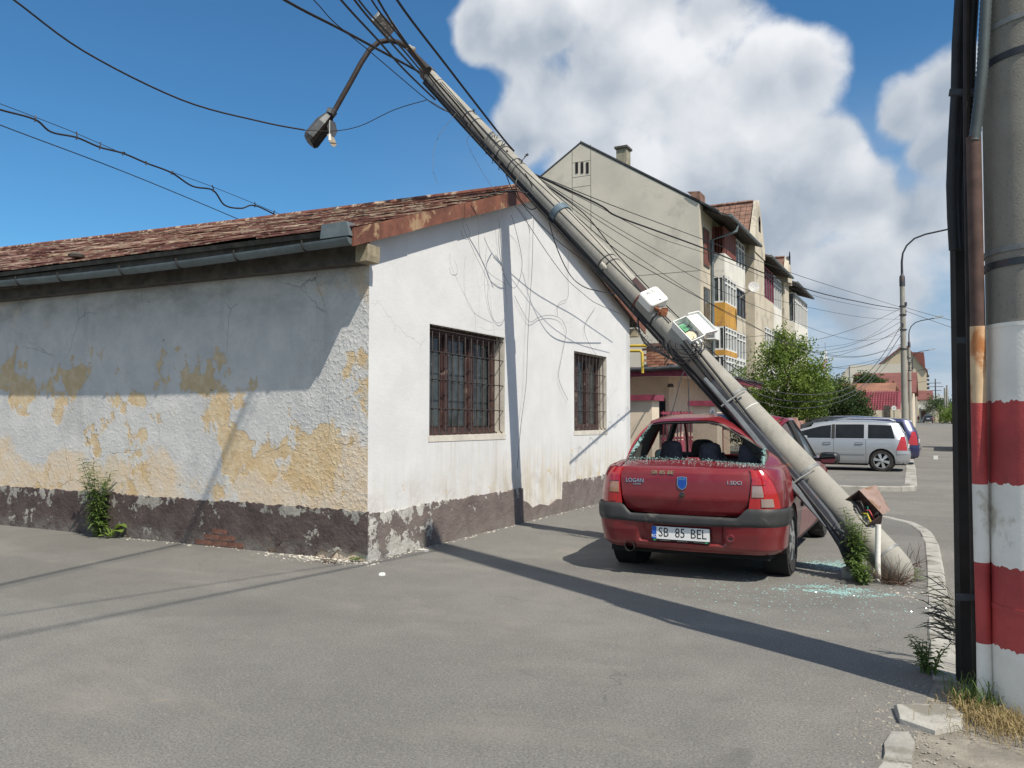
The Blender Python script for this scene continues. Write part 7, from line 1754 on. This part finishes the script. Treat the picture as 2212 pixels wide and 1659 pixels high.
# ================================================================== trees, weeds, litter
def leafmat(name, a, b, trans=0.35):
    m = bpy.data.materials.new(name); m.use_nodes = True; nt = m.node_tree; nt.nodes.clear()
    out = node(nt, 'OutputMaterial'); oc = ocoord(nt)
    oi = node(nt, 'NewGeometry').outputs['Random Per Island']
    c = mix(nt, oi, a, b)
    c = mix(nt, smooth(nt, noise(nt, oc, .8, 2.0, .5), .35, .65, 0, .45), c, tuple(x * 1.5 for x in b))
    p = node(nt, 'BsdfPrincipled', {'Base Color': c, 'Roughness': .55, 'Specular IOR Level': .3})
    t = node(nt, 'BsdfTranslucent', {'Color': mix(nt, .5, c, tuple(min(1, x * 1.6) for x in b))})
    ms = node(nt, 'MixShader', {0: trans, 1: p.outputs[0], 2: t.outputs[0]})
    nt.links.new(ms.outputs[0], out.inputs[0]); return m
MAT_BARK = pbr('bark', (.075, .06, .045), .95, var=.3, scale=8, bmp=.6, bscale=30)
MAT_L1 = leafmat('bright_leaf', (.082, .150, .024), (.160, .215, .042))
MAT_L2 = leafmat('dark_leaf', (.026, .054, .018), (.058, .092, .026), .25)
MAT_L3 = leafmat('weed_leaf', (.065, .115, .028), (.125, .185, .048))
MAT_DRY = leafmat('dry_grass', (.20, .15, .065), (.31, .24, .12), .2)
MAT_BROWNST = pbr('dry_stem', (.10, .06, .04), .9, var=.3)
def leaves(n, fn, size, seed, asp=.45):
    g = np.random.default_rng(seed); V_, F_ = [], []
    pts = fn(g, n); n = len(pts)
    a = g.normal(size=(n, 3)); a[:, 2] -= .25; a /= np.linalg.norm(a, axis=1)[:, None]
    b = np.cross(a, g.normal(size=(n, 3))); b /= np.linalg.norm(b, axis=1)[:, None]; c = np.cross(a, b)
    s = (size * g.uniform(.6, 1.4, n))[:, None]; w = s * asp
    v = np.stack([pts - a * s * .5, pts + b * w * .5 + c * s * .06, pts + a * s * .5, pts - b * w * .5 + c * s * .06], 1).reshape(-1, 3)
    f = np.arange(4 * n).reshape(-1, 4); f2 = np.concatenate([f[:, [0, 1, 2]], f[:, [0, 2, 3]]])
    me = bpy.data.meshes.new('crown'); me.from_pydata(v.tolist(), [], f2.tolist()); me.update(); return me
def tree(name, label, base, h, blobs, n, size, mat, seed, trunk=.16, group=None, cat='tree', inner=.25, limbs=9, asp=.45):
    """blobs: (x, y, z, r) offsets from base; leaves gather in twig clusters near the blob skins"""
    t = thing(name, label, cat, base, 0, group, world=False)
    rr = random.Random(seed)
    def fn(g, n):
        w = np.array([b[3] ** 2 for b in blobs]); k = g.choice(len(blobs), n // 14, p=w / w.sum()); B = np.array(blobs)[k]
        d = g.normal(size=(len(k), 3)); d /= np.linalg.norm(d, axis=1)[:, None]; r = B[:, 3] * g.uniform(inner, 1.0, len(k)) ** .45 * (1 + .16 * g.normal(size=len(k)))
        c = B[:, :3] + d * r[:, None] * np.array([1, 1, .85])
        tw = d + np.array([0, 0, .35]) + .5 * g.normal(size=d.shape); tw /= np.linalg.norm(tw, axis=1)[:, None]
        q = g.uniform(-1, 1, (len(k), 14))[..., None] * tw[:, None, :] * size * 2.2
        return (c[:, None, :] + q + g.normal(size=(len(k), 14, 3)) * size * .7).reshape(-1, 3)
    me = leaves(n, fn, size, seed, asp); me.materials.append(mat); link('crown', me, t)
    mb = MB(); top = V((blobs[0][0] * .4, blobs[0][1] * .4, h * .55))
    tp = [V((0, 0, -.1)), V((.05, .03, h * .2)), top * .7 + V((0, 0, h * .05)), top]
    mb.tube(tp, [trunk * 1.25, trunk, trunk * .75, trunk * .45], 9)
    for i in range(limbs):
        b = blobs[i % len(blobs)]; s = tp[1 + i % 2].lerp(tp[2], rr.random()); e = V(b[:3]) + V((rr.uniform(-.4, .4), rr.uniform(-.4, .4), rr.uniform(-.2, .5))) * b[3]
        m = s.lerp(e, .5) + V((rr.uniform(-.15, .15), rr.uniform(-.15, .15), .2)); mb.tube([s, m, e], [trunk * .45, trunk * .28, trunk * .08], 6)
    mb.build('trunk', MAT_BARK, t, 50)
    return t
b = dep(1690, 905, 31); b.z = 0
tree('leafy_tree', 'bright green bushy tree with loose twigs before the apartment block', tuple(b), 4.8, [(0, 0, 3.0, 1.25), (-1.1, -.2, 2.5, 1.0), (1.0, .1, 2.6, 1.0), (.3, .2, 3.9, .75), (-.4, 0, 3.9, .6), (.7, 0, 4.2, .42), (1.25, -.2, 3.3, .5), (-1.7, 0, 2.4, .55), (.1, -.3, 4.6, .33), (-.5, .3, 1.7, 1.0), (.6, .2, 1.6, .9)], 19000, .115, MAT_L1, 11, .13)
b = dep(1800, 905, 37); b.z = 0
tree('dark_tree', 'dense dark green tree spreading low to the right of the bright bushy tree', tuple(b), 3.9, [(0, 0, 2.1, 1.15), (-.9, 0, 2.2, 1.0), (.75, 0, 1.9, .85), (.2, 0, 2.75, .7), (-.7, 0, 2.85, .65), (1.25, 0, 1.55, .5), (-1.6, 0, 1.8, .8), (.9, 0, 2.4, .45)], 24000, .11, MAT_L2, 12, .15, inner=.1)
b = dep(1660, 905, 34); b.z = 0
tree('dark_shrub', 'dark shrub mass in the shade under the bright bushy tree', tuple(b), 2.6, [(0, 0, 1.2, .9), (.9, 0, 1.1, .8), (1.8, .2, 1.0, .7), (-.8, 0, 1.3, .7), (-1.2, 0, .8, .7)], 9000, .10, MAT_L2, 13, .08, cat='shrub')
b = dep(1885, 905, 55); b.z = gz(55)
tree('overgrown_shrub', 'yellow green creeper spilling over the garden wall under the crimson roof', tuple(b), 2.6, [(-.4, 0, 2.0, .35), (.3, 0, 1.95, .40), (.9, 0, 1.9, .35), (-1.0, 0, 1.95, .25)], 2600, .09, leafmat('olive_leaf', (.10, .11, .03), (.18, .17, .05)), 14, .05, cat='shrub', limbs=4)
for i, (px, Y, zc, r, lab) in enumerate(((2030, 192, 4.2, 2.3, 'dark green tree before the grey shed at the road end'), (1868, 100, 5.6, .45, 'small dark tree top between the red roofs'), (1888, 92, 4.9, .55, 'rounded green tree top above the orange roof'), (2056, 175, 2.0, 2.2, 'bright green bush at the right of the road end'), (2068, 185, 3.0, 2.6, 'dark green bushes behind the truck at the road end'))):
    b = ony(px, 905, Y); b.z = gz(Y)
    tree('distant_tree', lab, tuple(b), zc + r, [(0, 0, zc, r), (r * .6, 0, zc - r * .3, r * .7), (-r * .6, 0, zc - r * .4, r * .7)], 2500, .3, MAT_L1 if i in (3,) else MAT_L2, 40 + i, .14, limbs=3, inner=.1)
# ground vegetation at the end
def weed(name, label, base, stems, h, seed, ll=.13, lw=.018, mat=MAT_L3, group=None, lean_=.25, dens=70, cat='weed', smat=None):
    rr = random.Random(seed); t = thing(name, label, cat, base, 0, group, world=False); sm = MB(); lf = MB()
    for _ in range(stems):
        a = rr.uniform(0, 2 * pi); L = h * rr.uniform(.65, 1.05); dx = V((cos(a), sin(a), 0)) * lean_ * L
        o = V((rr.uniform(-.05, .05), rr.uniform(-.05, .05), 0)); P = [o + dx * (q * q) + V((0, 0, L * q)) for q in (0, .25, .5, .75, 1)]
        sm.tube(P, [.006, .005, .004, .003, .0015], 5)
        n = int(dens * L)
        for k in range(n):
            q = .12 + .88 * (k + rr.random()) / n; c = o + dx * (q * q) + V((0, 0, L * q)); aa = k * 2.4 + rr.uniform(-.3, .3); s = ll * rr.uniform(.7, 1.1) * (1.05 - .45 * q)
            d = V((cos(aa), sin(aa), rr.uniform(-.1, .5))).normalized(); side = d.cross(V((0, 0, 1))).normalized() * lw * rr.uniform(.8, 1.2) * (s / ll)
            m1, m2, e = c + d * s * .35 + V((0, 0, s * .08)), c + d * s * .7 + V((0, 0, s * .02)), c + d * s + V((0, 0, -s * rr.uniform(.05, .3)))
            lf.add([c, m1 + side, m2 + side * .8, e, m2 - side * .8, m1 - side, m1 - V((0, 0, .004)), m2 - V((0, 0, .004))], [(0, 1, 6), (1, 2, 7, 6), (2, 3, 7), (0, 6, 5), (6, 7, 4, 5), (7, 3, 4)])
    sm.build('stem', smat or mat, t, 50); o = lf.build('foliage', mat, t); o['kind'] = 'stuff'
    return t
b = V((ony(212, 1146, 6.47).x, 6.47, 0))
weed('tall_weed', 'tall green weed with narrow leaves growing at the foot of the peeling side wall', tuple(b), 13, .92, 3, .16, .015, dens=55, lean_=.20)
def broadleaf(name, label, base, n, s, seed, mat=MAT_L3):
    rr = random.Random(seed); t = thing(name, label, 'plant', base, 0, None, world=False)
    for k in range(n):
        a = 2 * pi * k / n + rr.uniform(-.4, .4); L = s * rr.uniform(.6, 1.1); d = V((cos(a), sin(a), 0)); side = V((-d.y, d.x, 0)) * L * .28; hz = rr.uniform(.25, .8) * L
        P = [V((0, 0, 0)), d * L * .25 + V((0, 0, hz * .6)), d * L * .65 + V((0, 0, hz)), d * L + V((0, 0, hz * .7))]
        lf = MB().add([P[0], P[1] + side * .25, P[2] + side, P[3], P[2] - side, P[1] - side * .25, P[1], P[2] + V((0, 0, -.012))], [(0, 1, 6), (1, 2, 7, 6), (2, 3, 7), (0, 6, 5), (6, 7, 4, 5), (7, 3, 4)])
        lf.build('leaf', mat, t)
    return t
broadleaf('broadleaf_weed', 'low broad leaved weed beside the tall weed at the side wall', tuple(gnd(240, 1160)), 11, .26, 5, leafmat('lime_leaf', (.10, .16, .03), (.16, .23, .05)))
broadleaf('broadleaf_weed', 'tiny broad leaved seedling at the broken house corner', tuple(gnd(768, 1213)), 7, .09, 6)
def twigs(name, label, base, n, s, seed, mat=MAT_BROWNST, cat='dead plant'):
    rr = random.Random(seed); mb = MB()
    for _ in range(n):
        p = V(base) + V((rr.uniform(-.08, .08), rr.uniform(-.05, .05), 0)); d = V((rr.uniform(-1, 1), rr.uniform(-.8, .3), rr.uniform(.3, 1))).normalized(); P = [p]
        for k in range(4): d = (d + V((rr.uniform(-.4, .4), rr.uniform(-.4, .4), rr.uniform(-.3, .2)))).normalized(); P.append(P[-1] + d * s * .3)
        mb.tube(P, [.003, .0025, .002, .0015, .001], 4)
    return tag(mb.build(name, mat, None, 60), label, cat)
twigs('dry_twigs', 'brown dry weed stalks against the dark plinth left of the house corner', gnd(590, 1192), 16, .22, 8)
twigs('dry_twigs', 'flattened reddish dry stalks at the foot of the house corner', gnd(715, 1215), 22, .16, 9)
twigs('dry_twigs', 'brown roots and stalks heaped under the broken end of the leaning pole', gnd(1930, 1262), 60, .22, 10)
twigs('dry_twigs', 'tangle of dry stalks behind the broken pole end', gnd(1968, 1222), 14, .20, 11)
b = gnd(1854, 1254)
weed('tall_weed', 'leafy green weed growing up between the white conduits and the rusty box', tuple(b), 9, .62, 21, .12, .013, dens=70, lean_=.12)
b = gnd(1868, 1262); weed('low_weed', 'low dark weed round the foot of the white conduits', tuple(b), 10, .22, 22, .09, .013, dens=80, lean_=.6)
b = gnd(2003, 1455); weed('small_weed', 'small bright green weed in the kerb joint near the striped pole', tuple(b), 9, .20, 23, .06, .007, dens=140, lean_=.45)
b = gnd(1975, 1252); weed('low_weed', 'few green blades at the broken pole end', tuple(b), 5, .12, 24, .12, .012, dens=60, lean_=.9)
def grass(name, label, cat, areas, n, h, seed, mat, kind=None, droop=.8, w=.0022, parent=None):
    rr = random.Random(seed); mb = MB()
    for i in range(n):
        ax, ay, sx, sy, z = rr.choice(areas); p = V((rr.gauss(ax, sx), rr.gauss(ay, sy), z)); a = rr.uniform(0, 2 * pi); L = h * rr.uniform(.4, 1.15); d = V((cos(a), sin(a), 0)); s = V((-d.y, d.x, 0)) * w
        k = rr.uniform(.2, droop); P = [p, p + d * L * .25 * k + V((0, 0, L * .45 * (1.2 - k * .6))), p + d * L * .6 * k + V((0, 0, L * .75 * (1.15 - k))), p + d * L * k + V((0, 0, max(.004, L * (.85 - k))))]
        vs = []
        for q, f in zip(P, (1, .9, .6, .1)): vs += [q + s * f, q - s * f]
        mb.add(vs, [(0, 1, 3, 2), (2, 3, 5, 4), (4, 5, 7, 6)])
    o = mb.build(name, mat, parent); tag(o, label, cat)
    if kind: o['kind'] = kind
    return o
grass('dry_grass', 'dry straw coloured grass matted round the foot of the striped pole', 'grass', [(.20, 4.55, .07, .07, 0), (.32, 4.42, .10, .06, 0), (.45, 4.38, .10, .06, 0), (.14, 4.72, .05, .08, 0), (.24, 4.48, .06, .05, 0), (.62, 4.42, .1, .08, 0)], 1500, .12, 31, MAT_DRY, 'stuff')
grass('straw', 'loose pale straw lying on the sandy verge', 'grass', [(.25, 4.28, .14, .05, 0.003), (.5, 4.2, .14, .05, .003)], 160, .24, 32, MAT_DRY, 'stuff', 1.0, .0015)
grass('green_grass', 'few green blades mixed in the dry grass by the steel cover', 'grass', [(.12, 4.80, .05, .06, 0), (.2, 4.62, .05, .04, 0)], 130, .22, 33, MAT_L3, 'stuff', .6, .0025)
rr = random.Random(34); mb = MB()                                  # thin dark reed standing before the kerb
for k in range(15):
    p = V((.10 + rr.uniform(-.03, .05), 5.15 + rr.uniform(-.12, .25), 0)); a = rr.uniform(2.4, 4.0); d = V((cos(a), sin(a) * .5, 0)); L = rr.uniform(.28, .62)
    P = [p, p + V((0, 0, L * .55)) + d * .02, p + V((0, 0, L * .85)) + d * L * .18, p + V((0, 0, L * .80)) + d * L * .42]; s = V((.0, .004, .0025))
    vs = []
    for q, f in zip(P, (.6, 1, .8, .1)): vs += [q + s * f, q - s * f]
    mb.add(vs, [(0, 1, 3, 2), (2, 3, 5, 4), (4, 5, 7, 6)])
    for q in range(3):
        c = P[1].lerp(P[2], rr.random()); e = rr.uniform(2.2, 4.2); f_ = V((cos(e), sin(e) * .6, rr.uniform(-.2, .5))) * rr.uniform(.08, .2); mb.add([c + s, c - s, c + f_ * .6 - s + V((0, 0, .015)), c + f_, c + f_ * .6 + s + V((0, 0, .015))], [(0, 1, 2, 3, 4)])
tag(mb.build('reed', leafmat('dark_reed', (.035, .04, .025), (.07, .065, .035), .15)), 'dark wispy reed stalks standing before the kerb left of the steel cover', 'weed')
# glass, gravel, chips
def scatter(name, label, cat, n, fn, s0, s1, mat, seed, flat=.5, group=None):
    rr = random.Random(seed); mb = MB()
    for _ in range(n):
        x, y = fn(rr); s = s0 * (s1 / s0) ** rr.random(); a = rr.uniform(0, 6.3); hgt = s * flat * rr.uniform(.5, 1.2)
        P = [V((x + s * cos(a + q) * rr.uniform(.6, 1), y + s * sin(a + q) * rr.uniform(.6, 1), 0.001)) for q in (0, 1.6, 3.1, 4.7)] + [V((x + rr.uniform(-.3, .3) * s, y + rr.uniform(-.3, .3) * s, hgt))]
        mb.add(P, [(0, 1, 4), (1, 2, 4), (2, 3, 4), (3, 0, 4), (3, 2, 1, 0)])
    o = mb.build(name, mat); tag(o, label, cat, group, 'stuff'); return o
g0_, g1_, g2_ = gnd(1812, 1222), gnd(1790, 1275), gnd(1700, 1290)
heaps_ = [(RND.gauss(q.x + .05, .26), RND.gauss(q.y, .10), RND.uniform(.025, .10)) for q in [g1_] * 20 + [g0_] * 6]
def glassfn(rr):
    r = rr.random()
    if r > .38 and r < .82: q = rr.choice(heaps_); return rr.gauss(q[0], q[2]), rr.gauss(q[1], q[2] * .7)
    if r < .42: return rr.gauss(g0_.x, .16), rr.gauss(g0_.y, .16)
    if r < .66: return rr.gauss(g1_.x + .1, .28), rr.gauss(g1_.y, .14)
    return rr.gauss(g2_.x, .6), rr.gauss(g2_.y + .1, .45)
scatter('broken_glass', 'teal crumbs of broken car glass strewn on the asphalt beside the red car', 'broken glass', 3600, glassfn, .004, .013, MAT_SHARD, 51, .5)
def alongwall(rr):
    if rr.random() < .72:
        x = rr.uniform(-9, -5.0) if rr.random() < .2 else rr.gauss(-5.55, .35); return min(x, -4.9), 6.57 - abs(rr.gauss(0, .05 + .06 * (x > -6.5)))
    y = rr.uniform(6.6, 12.5); return -5.03 + abs(rr.gauss(0, .05)), y
scatter('plaster_crumbs', 'pale plaster crumbs fallen along the foot of the house walls', 'rubble', 850, alongwall, .004, .022, pbr('plaster_chip', (.50, .47, .41), .95, var=.2), 52, .5)
scatter('gravel', 'scattered grit and small stones on the asphalt', 'gravel', 1500, lambda rr: (rr.uniform(-6, -.2), rr.uniform(3.2, 9.5)), .002, .008, pbr('grit', (.24, .22, .19), .95, var=.4, scale=30), 53, .7)
scatter('gravel', 'gravel and crumbled kerb bits around the broken slab', 'gravel', 700, lambda rr: (rr.gauss(-.15, .12), rr.gauss(4.2, .4)), .003, .012, pbr('grit_pale', (.27, .25, .21), .95, var=.4, scale=30), 54, .7)
scatter('debris', 'pale concrete chips and litter beside the broken pole end', 'rubble', 70, lambda rr: (rr.gauss(-.2, .12), rr.gauss(7.38, .12)), .005, .024, pbr('pale_chip', (.40, .36, .31), .9, var=.3, scale=20), 55, .4)
c = gnd(1838, 1247); tag(rock([(c.x - .07, c.y - .05), (c.x + .06, c.y - .06), (c.x + .08, c.y + .04), (c.x, c.y + .07), (c.x - .06, c.y + .04)], 0, .09, 'concrete_lump', MAT_CONC, 9), 'lump of concrete at the foot of the steel cable guard', 'stone')
c = gnd(825, 1243); tag(rock([(c.x - .022, c.y - .015), (c.x + .02, c.y - .015), (c.x + .024, c.y + .012), (c.x - .018, c.y + .016)], 0, .03, 'white_stone', MAT_WPLAST, 10), 'single small white stone on the asphalt before the house corner', 'stone')
c = gnd(912, 1191); tag(rock([(c.x - .06, c.y - .02), (c.x + .05, c.y - .03), (c.x + .07, c.y + .02), (c.x - .03, c.y + .04)], 0, .025, 'plaster_piece', pbr('plaster_piece', (.6, .58, .54), .9), 11), 'flat white plaster flake lying in the pole shadow by the gable wall', 'rubble')
